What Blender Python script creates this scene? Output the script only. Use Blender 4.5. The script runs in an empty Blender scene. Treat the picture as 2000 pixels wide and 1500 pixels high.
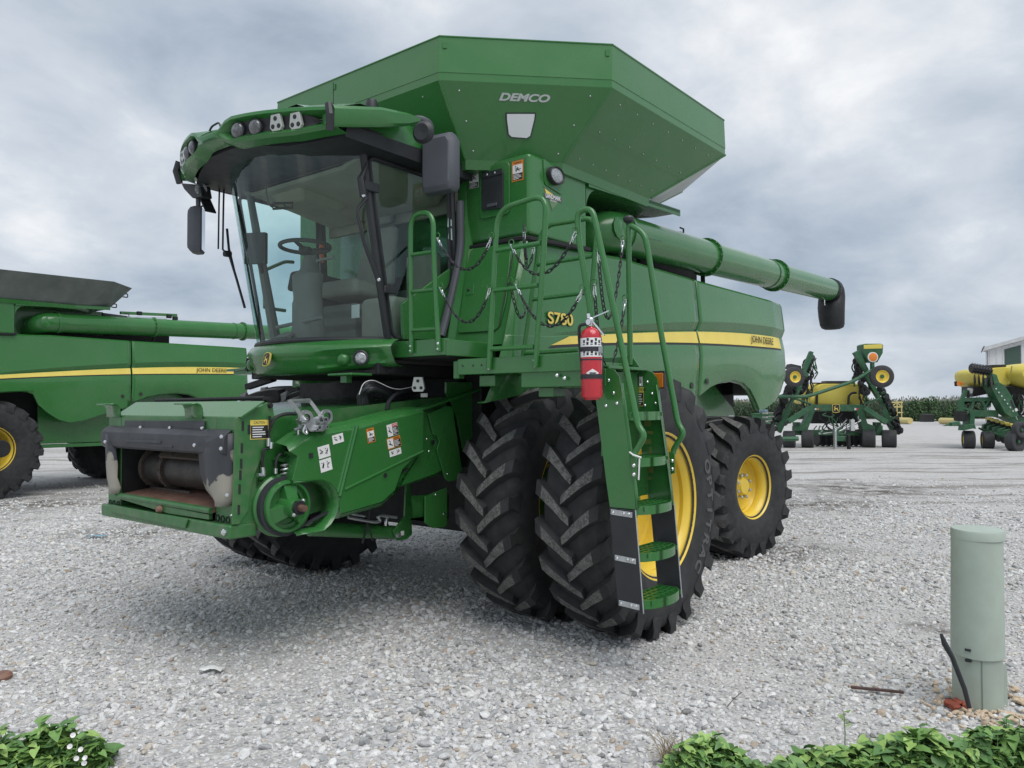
import bpy, bmesh, math, random
import numpy as np
from mathutils import Vector, Matrix
random.seed(7); rng = np.random.default_rng(11)
S = bpy.context.scene; COL = S.collection
R = math.radians
# ---------------------------------------------------------------- camera
CP = Vector((5.3307, 5.3386, 1.7248)); TH, PI_, RO, FPX = R(38.801), R(1.545), R(-0.133), 1531.67
_r = Vector((-math.sin(TH), math.cos(TH), 0)); _f = Vector((-math.cos(TH), -math.sin(TH), 0)); _u = Vector((0, 0, 1))
FW = _f*math.cos(PI_) + _u*math.sin(PI_); _u2 = _u*math.cos(PI_) - _f*math.sin(PI_)
RT = _r*math.cos(RO) + _u2*math.sin(RO); UP = _u2*math.cos(RO) - _r*math.sin(RO)
cd = bpy.data.cameras.new('camera'); cam = bpy.data.objects.new('camera', cd); COL.objects.link(cam)
cd.sensor_width = 36; cd.lens = FPX/2000*36; cd.clip_start = .05; cd.clip_end = 2000
m = Matrix((RT, UP, -FW)).transposed().to_4x4(); m.translation = CP; cam.matrix_world = m
S.camera = cam
# ---------------------------------------------------------------- sky, sun, exposure
SUN_EL, SUN_AZ = R(62), R(70)        # azimuth measured from +x towards +y
w = bpy.data.worlds.new('World'); S.world = w; w.use_nodes = True
nt = w.node_tree; N = nt.nodes; L = nt.links; N.clear()
def nn(t, **k):
    n = N.new(t)
    for a, b in k.items(): setattr(n, a, b)
    return n
out = nn('ShaderNodeOutputWorld'); sky = nn('ShaderNodeTexSky', sky_type='NISHITA', sun_disc=False)
sky.sun_elevation = SUN_EL; sky.sun_rotation = R(90) - SUN_AZ
bg1 = nn('ShaderNodeBackground'); bg1.inputs[1].default_value = .06; L.new(sky.outputs[0], bg1.inputs[0])
tc = nn('ShaderNodeTexCoord'); sp = nn('ShaderNodeSeparateXYZ'); L.new(tc.outputs['Generated'], sp.inputs[0])
def mth(op, a, b=None, clamp=False):
    n = nn('ShaderNodeMath', operation=op, use_clamp=clamp)
    for i, v in enumerate((a, b)):
        if v is None: continue
        if isinstance(v, (int, float)): n.inputs[i].default_value = v
        else: L.new(v, n.inputs[i])
    return n.outputs[0]
zz = mth('ADD', mth('MAXIMUM', sp.outputs[2], 0.0), .34)
cx = nn('ShaderNodeCombineXYZ'); L.new(mth('DIVIDE', sp.outputs[0], zz), cx.inputs[0]); L.new(mth('DIVIDE', sp.outputs[1], zz), cx.inputs[1])
def noise(vec, scale, detail, rough, off):
    mp = nn('ShaderNodeMapping'); mp.inputs['Location'].default_value = off; L.new(vec, mp.inputs[0])
    n = nn('ShaderNodeTexNoise'); n.inputs['Scale'].default_value = scale; n.inputs['Detail'].default_value = detail
    n.inputs['Roughness'].default_value = rough; n.inputs['Distortion'].default_value = .25
    L.new(mp.outputs[0], n.inputs[0]); return n.outputs[0]
big = noise(cx.outputs[0], 1.15, 3, .5, (5.3, 2.9, 0)); fine = noise(cx.outputs[0], 3.0, 10, .58, (7.7, 2.2, 4))
mixv = mth('ADD', mth('MULTIPLY', big, .60), mth('MULTIPLY', fine, .40))
cr = nn('ShaderNodeValToRGB'); L.new(mixv, cr.inputs[0])
e = cr.color_ramp.elements
e[0].position = .37; e[0].color = (.325, .395, .485, 1)
e[1].position = .635; e[1].color = (.90, .91, .925, 1)
k = cr.color_ramp.elements.new(.45); k.color = (.455, .52, .605, 1)
k = cr.color_ramp.elements.new(.55); k.color = (.625, .675, .74, 1)
bg2 = nn('ShaderNodeBackground'); L.new(cr.outputs[0], bg2.inputs[0]); bg2.inputs[1].default_value = .68
mx = nn('ShaderNodeMixShader'); mx.inputs[0].default_value = .93
L.new(bg1.outputs[0], mx.inputs[1]); L.new(bg2.outputs[0], mx.inputs[2]); L.new(mx.outputs[0], out.inputs[0])
sd = bpy.data.lights.new('sun', 'SUN'); sd.energy = 1.5; sd.angle = R(50); sd.color = (1, .97, .93)
so = bpy.data.objects.new('sun', sd); COL.objects.link(so)
sv = Vector((math.cos(SUN_EL)*math.cos(SUN_AZ), math.cos(SUN_EL)*math.sin(SUN_AZ), math.sin(SUN_EL)))
so.rotation_euler = sv.to_track_quat('Z', 'Y').to_euler(); so.location = sv*40
S.view_settings.view_transform = 'Standard'; S.view_settings.look = 'None'; S.view_settings.gamma = 1
S.view_settings.use_curve_mapping = False; S.view_settings.exposure = .68
S.render.engine = 'CYCLES'
# ---------------------------------------------------------------- pixel -> point
ZM = {'1': (320,180,3), '2': (180,640,3.125), '3': (760,380,3.3333), '4': (860,680,2.543), '5': (1480,620,3.846), '6': (0,480,3), '7': (860,280,2.439), '8': (1200,980,2.5),
      'a': (1480,640,5.77), 'b': (1720,640,5.77), 'c': (540,50,2.2222), 'd': (200,780,5), 'e': (460,740,4.412), 'f': (680,680,3.75), 'g': (1000,620,4.412), 'h': (330,190,4.84),
      'k': (440,280,3.75), 'm': (640,190,5.357), 'n': (460,630,6.667), 'o': (860,280,6.25), 'r': (1140,820,3.41), 's': (1360,800,4.84), 'p': (0,0,1)}
def q(z, a, b, x=None, y=None, h=None, dep=None):
    ox, oy, sc = ZM[z]; px, py = ox + a/sc, oy + b/sc
    d = FW*FPX + RT*(px-1000) - UP*(py-750)
    if dep is not None: return CP + d*(dep/FPX)
    i, v = (0, x) if x is not None else ((1, y) if y is not None else (2, h))
    return CP + d*((v-CP[i])/d[i])
def V(*a): return Vector(a)
# ---------------------------------------------------------------- materials
MATS = {}
def mat(name, col, rough=.5, metal=0, coat=0, var=.0, vscale=4, bump=0, bscale=60, dust=0, dustcol=(.33,.30,.25), spec=.5):
    M = bpy.data.materials.new(name); M.use_nodes = True; t = M.node_tree; b = t.nodes['Principled BSDF']
    b.inputs['Base Color'].default_value = (*col, 1); b.inputs['Roughness'].default_value = rough; b.inputs['Metallic'].default_value = metal
    b.inputs['Coat Weight'].default_value = coat; b.inputs['Coat Roughness'].default_value = .06; b.inputs['Specular IOR Level'].default_value = spec
    tcn = t.nodes.new('ShaderNodeTexCoord'); src = None
    def nz(scale, det=4):
        n = t.nodes.new('ShaderNodeTexNoise'); n.inputs['Scale'].default_value = scale; n.inputs['Detail'].default_value = det
        t.links.new(tcn.outputs['Object'], n.inputs[0]); return n.outputs[0]
    def ramp(s, a, b_):
        r_ = t.nodes.new('ShaderNodeMapRange'); r_.inputs[1].default_value = a; r_.inputs[2].default_value = b_; t.links.new(s, r_.inputs[0]); return r_.outputs[0]
    if var or dust:
        mixn = t.nodes.new('ShaderNodeMix'); mixn.data_type = 'RGBA'
        mixn.inputs[6].default_value = (*[c*(1-var) for c in col], 1); mixn.inputs[7].default_value = (*[min(1, c*(1+var)) for c in col], 1)
        t.links.new(ramp(nz(vscale), .3, .7), mixn.inputs[0]); src = mixn.outputs[2]
        if dust:
            m2 = t.nodes.new('ShaderNodeMix'); m2.data_type = 'RGBA'; m2.inputs[7].default_value = (*dustcol, 1)
            t.links.new(src, m2.inputs[6]); f = t.nodes.new('ShaderNodeMath'); f.operation = 'MULTIPLY'; f.inputs[1].default_value = dust
            t.links.new(ramp(nz(vscale*2.7, 8), .42, .75), f.inputs[0]); t.links.new(f.outputs[0], m2.inputs[0]); src = m2.outputs[2]
        t.links.new(src, b.inputs['Base Color'])
        rr = ramp(nz(vscale*3, 6), .2, .8); rm = t.nodes.new('ShaderNodeMapRange'); rm.inputs[3].default_value = max(.02, rough-(.02 if coat else .08)); rm.inputs[4].default_value = min(1, rough+(.05 if coat else .12))
        t.links.new(rr, rm.inputs[0]); t.links.new(rm.outputs[0], b.inputs['Roughness'])
    if bump:
        bn = t.nodes.new('ShaderNodeBump'); bn.inputs['Strength'].default_value = bump; bn.inputs['Distance'].default_value = .01
        t.links.new(nz(bscale, 6), bn.inputs['Height']); t.links.new(bn.outputs[0], b.inputs['Normal'])
    MATS[name] = M; return M
GREEN = mat('green_paint', (.030,.160,.035), .25, coat=.32, var=.05, vscale=1.2, dust=.05)
GREEN2 = mat('green_paint_worn', (.034,.154,.040), .42, coat=.15, var=.10, vscale=5, dust=.35, dustcol=(.20,.19,.14))
GREENP = mat('green_plastic', (.031,.160,.036), .25, coat=.32, var=.04, vscale=1.2, dust=.04, bump=.05, bscale=1.6)
YELLOW = mat('yellow_paint', (.80,.57,.06), .4, coat=.2, var=.06, vscale=3, dust=.08)
DECY = mat('yellow_decal', (.76,.60,.12), .45, var=.05)
BLACK = mat('black_plastic', (.022,.024,.028), .5, var=.12, vscale=3, dust=.10, dustcol=(.10,.10,.11))
GREYP = mat('grey_plastic', (.082,.088,.104), .55, var=.1, vscale=4, bump=.08, bscale=400)
DARK = mat('dusty_near_black', (.010,.011,.012), .7, var=.3, vscale=6, dust=.2, dustcol=(.035,.032,.03))  # near-black with random dust, for underbody and other dark parts
RUBBER = mat('tyre_rubber', (.022,.023,.025), .72, var=.2, vscale=5, dust=.30, dustcol=(.075,.072,.068), bump=.12, bscale=90)
HOODM = mat('black_rubber_hood', (.040,.043,.050), .5, var=.15, vscale=4)
STEEL = mat('galvanised_steel', (.52,.54,.55), .38, metal=.85, var=.15, vscale=20)
CHROME = mat('bright_steel', (.75,.76,.78), .18, metal=1, var=.08)
SHEET = mat('bare_sheet_metal', (.55,.56,.56), .45, metal=.4, var=.12, vscale=3)
RUST = mat('rusty_floor_plate', (.20,.105,.075), .65, var=.25, vscale=9, dust=.4, dustcol=(.30,.20,.16), bump=.1)
DIRTY = mat('worn_drum_steel', (.065,.06,.055), .5, metal=.5, var=.3, vscale=12)
WHITE = mat('white_print', (.78,.78,.77), .45)
INK = mat('black_print', (.02,.02,.022), .5)
ORANGE = mat('orange_print', (.62,.20,.03), .45)
REDP = mat('red_print', (.55,.05,.05), .45)
REDX = mat('red_extinguisher_paint', (.52,.018,.030), .25, coat=.5, var=.06)
CHAIN = mat('dark_chain_steel', (.035,.036,.04), .5, metal=.3, var=.2)
BELT = mat('rubber_belt', (.03,.032,.038), .6)
LENS = mat('lamp_lens', (.36,.38,.39), .12, metal=.3, var=.45, vscale=60)
LEDG = mat('silver_lamp_housing', (.46,.48,.45), .35, metal=.3)
AMBER = mat('amber_lens', (.75,.22,.02), .2, coat=.5)
LENSD = mat('dark_lamp_lens', (.10,.105,.11), .08, metal=.2, coat=.8, var=.6, vscale=40)
MIRR = mat('mirror_glass', (.8,.82,.84), .04, metal=1)
CABGREY = mat('cab_interior_grey', (.17,.17,.155), .7, var=.1, vscale=5, bump=.05)
CABTAN = mat('cab_headliner_tan', (.24,.23,.17), .8, var=.08)
CABDARK = mat('cab_interior_dark', (.055,.055,.052), .7, var=.1)
SEATF = mat('seat_fabric', (.27,.26,.22), .85, var=.15, bump=.1, bscale=200)
def glass(name, tint, mixf=.12, rough=.02):
    M = bpy.data.materials.new(name); M.use_nodes = True; t = M.node_tree; t.nodes.clear()
    o = t.nodes.new('ShaderNodeOutputMaterial'); a = t.nodes.new('ShaderNodeBsdfTransparent'); a.inputs[0].default_value = (*tint, 1)
    g = t.nodes.new('ShaderNodeBsdfGlossy'); g.inputs['Roughness'].default_value = rough; g.inputs[0].default_value = (.9,.95,.95,1)
    fr = t.nodes.new('ShaderNodeLayerWeight'); fr.inputs[0].default_value = .35
    mr = t.nodes.new('ShaderNodeMapRange'); mr.inputs[3].default_value = mixf*.4; mr.inputs[4].default_value = min(1, mixf*4.5)
    t.links.new(fr.outputs['Fresnel'], mr.inputs[0])
    x = t.nodes.new('ShaderNodeMixShader'); t.links.new(mr.outputs[0], x.inputs[0]); t.links.new(a.outputs[0], x.inputs[1]); t.links.new(g.outputs[0], x.inputs[2])
    t.links.new(x.outputs[0], o.inputs[0]); MATS[name] = M; return M
GLASS = glass('tinted_green_glass', (.82,.97,.95), .09); GLASSC = glass('clear_glass', (.85,.9,.9))
# ---------------------------------------------------------------- mesh helpers
def frame(d, hint=None):
    d = d.normalized(); a = hint or (V(0,0,1) if abs(d.z) < .9 else V(1,0,0))
    n = (a - d*a.dot(d)).normalized(); return d, n, d.cross(n)
class MB:
    def __init__(s): s.v = []; s.f = []
    def add(s, vs, fs):
        o = len(s.v); s.v += [tuple(p) for p in vs]; s.f += [tuple(i+o for i in f) for f in fs]; return s
    def hexa(s, p):     # 8 points: bottom ring 4, top ring 4
        return s.add(p, [(3,2,1,0),(4,5,6,7),(0,1,5,4),(1,2,6,5),(2,3,7,6),(3,0,4,7)])
    def box(s, lo, hi, M=None):
        p = [V(x,y,z) for z in (lo[2],hi[2]) for x,y in ((lo[0],lo[1]),(hi[0],lo[1]),(hi[0],hi[1]),(lo[0],hi[1]))]
        if M is not None: p = [M @ a for a in p]
        return s.hexa(p)
    def cbox(s, c, sz, M=None):
        h = V(*sz)/2; T = Matrix.Translation(V(*c)); T = T @ M if M is not None else T
        return s.box(-h, h, T)
    def bar(s, a, b, w_, h_, hint=None):
        d, n, bn = frame(b-a, hint); W = bn*w_/2; H = n*h_/2
        return s.hexa([a-W-H, a+W-H, a+W+H, a-W+H, b-W-H, b+W-H, b+W+H, b-W+H])
    def plate(s, pts, n):
        pts = [V(*p) for p in pts]; k = len(pts); n = V(*n)
        return s.add(pts+[p+n for p in pts], [tuple(range(k))[::-1], tuple(range(k,2*k))]+[(i,(i+1)%k,k+(i+1)%k,k+i) for i in range(k)])
    def loft(s, rings, cap=True, closed=True):
        k = len(rings[0]); vs = [p for r_ in rings for p in r_]; fs = []
        for j in range(len(rings)-1):
            for i in range(k if closed else k-1):
                i2 = (i+1) % k; fs.append((j*k+i, j*k+i2, (j+1)*k+i2, (j+1)*k+i))
        if cap: fs += [tuple(range(k))[::-1], tuple(range((len(rings)-1)*k, len(rings)*k))]
        return s.add(vs, fs)
    def tube(s, pts, r_, seg=8, closed=False, cap=True):
        pts = [V(*p) for p in pts]; n = len(pts); rs = r_ if isinstance(r_, (list, tuple)) else [r_]*n
        rings = []; N_ = None
        for i in range(n):
            a = pts[i-1] if (i or closed) else pts[0]; b = pts[(i+1) % n] if (i < n-1 or closed) else pts[-1]
            d = (b-a).normalized()
            if N_ is None: N_ = frame(d)[1]
            N_ = (N_ - d*N_.dot(d)).normalized(); B = d.cross(N_)
            rings.append([pts[i]+(N_*math.cos(t)+B*math.sin(t))*rs[i] for t in (2*math.pi*j/seg for j in range(seg))])
        if closed: rings.append(rings[0]); return s.loft(rings, cap=False)
        return s.loft(rings, cap=cap)
    def lathe(s, prof, o, ax, seg=32, cap=False, a0=0, a1=2*math.pi):
        d, n, b = frame(V(*ax)); o = V(*o); full = abs(a1-a0-2*math.pi) < 1e-6; m_ = seg if full else seg+1
        rings = [[o+d*h+(n*math.cos(t)+b*math.sin(t))*r_ for t in (a0+(a1-a0)*j/seg for j in range(m_))] for r_, h in prof]
        return s.loft(rings, cap=cap, closed=full)
    def cyl(s, a, b, r_, seg=16): return s.tube([a, b], r_, seg)
    def ball(s, c, r_, seg=12, sc=(1,1,1)):
        c = V(*c); rings = []
        for i in range(1, seg//2):
            t = math.pi*i/(seg//2); rings.append([c+V(math.sin(t)*math.cos(p)*sc[0], math.sin(t)*math.sin(p)*sc[1], math.cos(t)*sc[2])*r_ for p in (2*math.pi*j/seg for j in range(seg))])
        return s.loft(rings)
    def bolt(s, c, n, r_=.011, h=.008): return s.lathe([(r_,0),(r_*.95,h*.5),(r_*.5,h),(.0005,h)], c, n, 8)
    def grid(s, rows): return s.loft(rows, cap=False, closed=False)
    def build(s, name, m_, parent=None, bevel=0, smooth=35, solid=0, sub=0, seg=2):
        me = bpy.data.meshes.new(name); me.from_pydata(s.v, [], s.f); me.update()
        bm = bmesh.new(); bm.from_mesh(me); bmesh.ops.remove_doubles(bm, verts=bm.verts, dist=1e-6)
        if not solid: bmesh.ops.recalc_face_normals(bm, faces=bm.faces)
        bm.to_mesh(me); bm.free()
        if smooth:
            me.shade_smooth()
            if smooth < 179: me.set_sharp_from_angle(angle=R(smooth))
        o = bpy.data.objects.new(name, me); COL.objects.link(o); me.materials.append(m_)
        if parent: o.parent = parent
        if solid: md = o.modifiers.new('s', 'SOLIDIFY'); md.thickness = solid; md.offset = -1
        if sub: md = o.modifiers.new('u', 'SUBSURF'); md.levels = sub; md.render_levels = sub
        if bevel: md = o.modifiers.new('b', 'BEVEL'); md.width = bevel; md.segments = seg; md.limit_method = 'ANGLE'; md.angle_limit = R(40); md.harden_normals = True
        return o
def rnd(pts, r_, n=5, closed=False):
    pts = [V(*p) for p in pts]; o = []
    k = len(pts)
    for i, p in enumerate(pts):
        if not closed and i in (0, k-1): o.append(p); continue
        a = pts[i-1]-p; b = pts[(i+1) % k]-p; rr = min(r_, a.length*.49, b.length*.49); A = p+a.normalized()*rr; B = p+b.normalized()*rr
        for j in range(n+1):
            t = j/n; o.append(A*(1-t)**2 + p*2*t*(1-t) + B*t*t)
    return o
def empty(name, loc=(0,0,0), parent=None):
    o = bpy.data.objects.new(name, None); o.empty_display_size = .2; COL.objects.link(o); o.location = loc
    if parent: o.parent = parent
    return o
def tag(o, label, cat, group=None, kind=None):
    if label: o['label'] = label
    if cat: o['category'] = cat
    if group: o['group'] = group
    if kind: o['kind'] = kind
    return o
def copy_tree(o, parent=None, skip=()):
    c = o.copy(); COL.objects.link(c)
    if parent: c.parent = parent
    for ch in list(o.children):
        if ch.name.split('.')[0] not in skip: copy_tree(ch, c)
    return c
def text(s_, size, m_, o, right, up, parent=None, name='lettering', ext=.001, align='CENTER', squash=1, shear=0, bold=0):
    cu = bpy.data.curves.new('t', 'FONT'); cu.body = s_; cu.size = size; cu.extrude = ext; cu.align_x = align; cu.align_y = 'CENTER'; cu.shear = shear; cu.offset = bold
    t = bpy.data.objects.new('t', cu); COL.objects.link(t); dg = bpy.context.evaluated_depsgraph_get()
    me = bpy.data.meshes.new_from_object(t.evaluated_get(dg)); bpy.data.objects.remove(t); bpy.data.curves.remove(cu)
    r_ = V(*right).normalized(); u_ = V(*up); u_ = (u_-r_*u_.dot(r_)).normalized(); n = r_.cross(u_)
    M = Matrix((r_*squash, u_, n)).transposed().to_4x4(); M.translation = V(*o)
    me.transform(M); me.materials.clear(); me.materials.append(m_)
    ob = bpy.data.objects.new(name, me); COL.objects.link(ob)
    if parent: ob.parent = parent
    return ob
def itp(tab, x):
    xs = [t[0] for t in tab]; ys = [t[1] for t in tab]
    if xs[0] > xs[-1]: xs, ys = xs[::-1], ys[::-1]
    return float(np.interp(x, xs, ys))
def qp(z, a, b, P0, n):
    d = q(z, a, b, dep=1)-CP; return CP + d*((P0-CP).dot(n)/d.dot(n))
# ================================================================ wheels
def tyre_mesh(Rr, W, Rb, nl, lh, sgn, name):
    mb = MB(); h = Rr-lh; sw = W*.5
    prof = [(Rb-.01,-sw*.80),(Rb+.02,-sw*.88),(Rb+(h-Rb)*.25,-sw*.97),(Rb+(h-Rb)*.5,-sw),(Rb+(h-Rb)*.72,-sw*.99),(h-.055,-sw*.93),(h-.02,-sw*.80),(h-.004,-sw*.45),(h,0)]
    prof = prof + [(r_, -y) for r_, y in prof[:-1][::-1]]
    mb.lathe(prof, (0,0,0), (0,1,0), 72)
    def rbase(u):
        u = abs(u)/sw; return float(np.interp(u, [0,.45,.80,.93,.99], [h,h-.004,h-.02,h-.055,Rb+(h-Rb)*.72]))
    d, n, b = frame(V(0,1,0))
    def pt(r_, u, th): return V(math.cos(th)*r_, u, math.sin(th)*r_)
    lat = [-.035, .02, .08, .14, .20, .26]; lat = [l*sw/.26 for l in lat]
    for s in (-1, 1):
        for k in range(nl):
            a0 = (k + (.5 if s > 0 else 0))*2*math.pi/nl; rings = []
            for j, u in enumerate(lat + [sw*1.012, sw*1.005]):
                t = j/(len(lat)-1) if j < len(lat) else 1.0
                phi = sgn*(1.0*u - .9*max(0, u)**2)/Rr
                w0, w1 = .060+.010*t, .029+.022*t
                rb = rbase(u)-.012; rt = Rr-(.006 if j in (0,) else 0)-(.022 if j == len(lat)-1 else (.004 if j == len(lat)-2 else 0))
                if j == len(lat): rb, rt = Rb+(h-Rb)*.76, Rr-.075; w1 = .040; w0 = .085
                if j == len(lat)+1: rb, rt = Rb+(h-Rb)*.70, Rb+(h-Rb)*.72; w0 = w1 = .034; w0 = .060
                uu = u*s; th = a0+phi; ext = sgn*(.010 if j == 0 else 0)
                rings.append([pt(rb, uu, th-w0/Rr), pt(rb, uu, th+w0/Rr), pt(rt, uu, th+(w1+ext)/Rr), pt(rt, uu, th-(w1-ext)/Rr)])
            mb.loft(rings)
    return mb
def worn_tops(o, Rr, W):
    me = o.data; me.materials.append(LUGTOP); v = np.empty(len(me.vertices)*3); me.vertices.foreach_get('co', v); v = v.reshape(-1, 3); r_ = np.hypot(v[:,0], v[:,2])
    for p in me.polygons:
        i = list(p.vertices)
        if r_[i].min() > Rr-.022: p.material_index = 1
LUGTOP = mat('worn_lug_rubber', (.085,.085,.083), .85, var=.5, vscale=25, bump=.4, bscale=120, dust=.8, dustcol=(.22,.215,.20))
def rim_mesh(Rb, W, dish, hub):
    sw = W*.5
    prof = [(Rb-.005,-sw*.80),(Rb+.022,-sw*.86),(Rb+.022,-sw*.80),(Rb-.03,-sw*.76),(Rb-.03,-sw*.35),(Rb-.075,-sw*.2),(Rb-.075,dish-.05),(Rb-.075,dish),
            (hub+.06,dish-.02),(hub,dish+.01),(hub,dish+.03),(hub+.05,dish+.02),(Rb-.085,dish+.02),(Rb-.07,dish+.05),(Rb-.07,sw*.25),(Rb-.035,sw*.42),(Rb-.045,sw*.56),(Rb-.025,sw*.70),(Rb+.012,sw*.78),(Rb+.028,sw*.80),(Rb+.028,sw*.87),(Rb+.018,sw*.885),(Rb+.005,sw*.84)]
    return MB().lathe(prof, (0,0,0), (0,1,0), 64)
def wheel(name, loc, Rr, W, Rb, nl, lh, sgn, parent, flip=False, steer=0, dish=-.10, hub=.24, letters=None, nuts=0):
    e_ = empty(name, loc, parent); e_.rotation_euler = (0, 0, steer+(math.pi if flip else 0))
    # the tread direction is kept when the wheel is turned round
    t = tyre_mesh(Rr, W, Rb, nl, lh, -sgn if flip else sgn, name).build('tyre', RUBBER, e_, smooth=30); worn_tops(t, Rr, W)
    rim_mesh(Rb, W, dish, hub).build('rim', YELLOW, e_, smooth=40)
    hb = MB().lathe([(.001,dish+.12),(hub*.5,dish+.12),(hub*.62,dish+.08),(hub*.8,dish+.05),(hub*1.02,dish+.035),(hub*1.02,dish-.1),(.001,dish-.1)], (0,0,0), (0,1,0), 24)
    hb.build('hub', YELLOW if nuts else GREEN, e_, smooth=30)
    if flip: MB().lathe([(.001,-W*.40),(Rb*.98,-W*.40),(Rb*.98,-W*.38),(.001,-W*.38)], (0,0,0), (0,1,0), 32).build('dark_wheel_back', DARK, e_)  # dark disc added so the inner side of the yellow rim looks dark
    for i in range(nuts):
        a = 2*math.pi*(i+.5)/nuts; c = V(math.cos(a)*hub*.78, dish+.03, math.sin(a)*hub*.78)
        MB().lathe([(.026,0),(.026,.03),(.019,.032),(.019,.085),(.012,.09),(.001,.09)], c, (0,1,0), 8).build('wheel_nut', STEEL, e_)
    if letters:
        for s_, rad, a_start, da, size in letters:
            for i, ch in enumerate(s_):
                if ch == ' ': continue
                a = a_start - da*i     # angle in the x-z plane, seen from +y clockwise is decreasing x... 
                c = V(math.cos(a)*rad, W*.5*1.001, math.sin(a)*rad); up = V(math.cos(a), 0, math.sin(a)); right = up.cross(V(0,1,0))
                text(ch, size, RUBL, c, right, up, e_, 'sidewall_letter', ext=.004, squash=1.25, bold=.004)
    return e_
RUBL = mat('tyre_lettering', (.085,.086,.088), .6)
COMB = empty('combine_harvester'); tag(COMB, 'large green combine harvester with dual front tyres and octagonal grain tank extension', 'combine', 'combine harvesters')
TR, TW, TB = .985, .52, .535
fw_i = wheel('front_wheel', (0,1.53,.965), TR, TW, TB, 22, .055, 1, COMB)
fw_o = wheel('front_wheel', (0,2.285,.965), TR, TW, TB, 22, .055, 1, COMB, dish=-.16, hub=.26,
      letters=[('OPTITRAC', .735, R(160), R(-9.4), .125)])
for y in (-1.53, -2.285): wheel('front_wheel', (0,y,.965), TR, TW, TB, 22, .055, 1, COMB, flip=True)
rw = wheel('rear_wheel', (-3.43,1.56,.785), .805, .72, .345, 20, .05, -1, COMB, steer=R(-9), dish=.08, hub=.17, nuts=8)
wheel('rear_wheel', (-3.43,-1.50,.775), .80, .70, .345, 20, .05, -1, COMB, flip=True, steer=R(-9), dish=.08, hub=.17, nuts=8)
# ================================================================ body
XS = -2.60
C1 = [(.55,2.25),(.2,2.30),(-.75,2.418),(-1.41,2.515),(-2.6,2.638),(-3.8,2.70),(-5.35,2.737)]
C2 = [(.55,2.245),(.2,2.292),(-.79,2.373),(-1.45,2.44),(-2.64,2.541),(-3.84,2.598),(-5.35,2.628)]
C3 = [(.55,2.18),(.16,2.206),(-.77,2.288),(-1.43,2.334),(-2.62,2.402),(-3.81,2.438),(-5.35,2.478)]
C4 = [(.55,1.95),(-.6,2.02),(-1.6,2.08),(-2.6,2.107),(-3.8,2.129),(-5.35,2.11)]
P1, P2, P3, P4 = [np.polyfit([a for a, b in c], [b for a, b in c], 3) for c in (C1, C2, C3, C4)]
def zf(P_, x): return float(np.polyval(P_, x))
OFF2 = V(.1, -12.8, 0)
BOT = [(.75,1.62),(.2,1.85),(-.2,1.98),(-.45,2.0),(-.75,1.95)]
for a, b in ((33,760),(67,787),(93,808),(113,820),(133,825),(160,821),(200,808),(245,795)):
    p = q('p', a, b, y=1.48+OFF2.y)-OFF2; BOT.append((p.x, p.z))
BOT = sorted(BOT, reverse=True)
ARCH = [(-2.55,1.80),(-2.69,1.83),(-2.95,1.925),(-3.227,1.985),(-3.589,2.018),(-3.90,1.99),(-4.10,1.915),(-4.25,1.80),(-4.40,1.66),(-4.55,1.668),(-4.80,1.73),(-5.05,1.82),(-5.24,1.90),(-5.36,2.0)]
def ztop(x): return float(np.interp(-x, [-.55,-.45,.8,1.0,2.7,5.4], [3.06,3.06,3.10,3.115,3.10,3.105]))
def side_cols(xs, bot, s, edge=None):
    rows = []
    for x in xs:
        c1, c2, c3, c4 = (zf(P_, x) for P_ in (P1, P2, P3, P4)); zt = ztop(x); zb = min(itp(bot, x), c4-.02)
        fade = min(1, max(0, (.2-x)/1.2)); back = max(0, (-4.9-x)/.45)*.05
        pr = [(1.40,zt+.01),(1.515,zt),(1.545,zt-.03),(1.565,(zt+c1)/2),(1.585,c1),(1.585-.045*fade,c2),(1.588-.04*fade,c2-.006),(1.588-.01*fade,c3),(1.590,(c3+c4)/2),(1.585,c4),(1.570,(c4+zb)/2),(1.550,zb),(1.47,zb-.004)]
        rows.append([V(x-(.012 if back else 0)*((3-z)), s*(y-back), z) for y, z in pr])
    return rows
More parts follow.
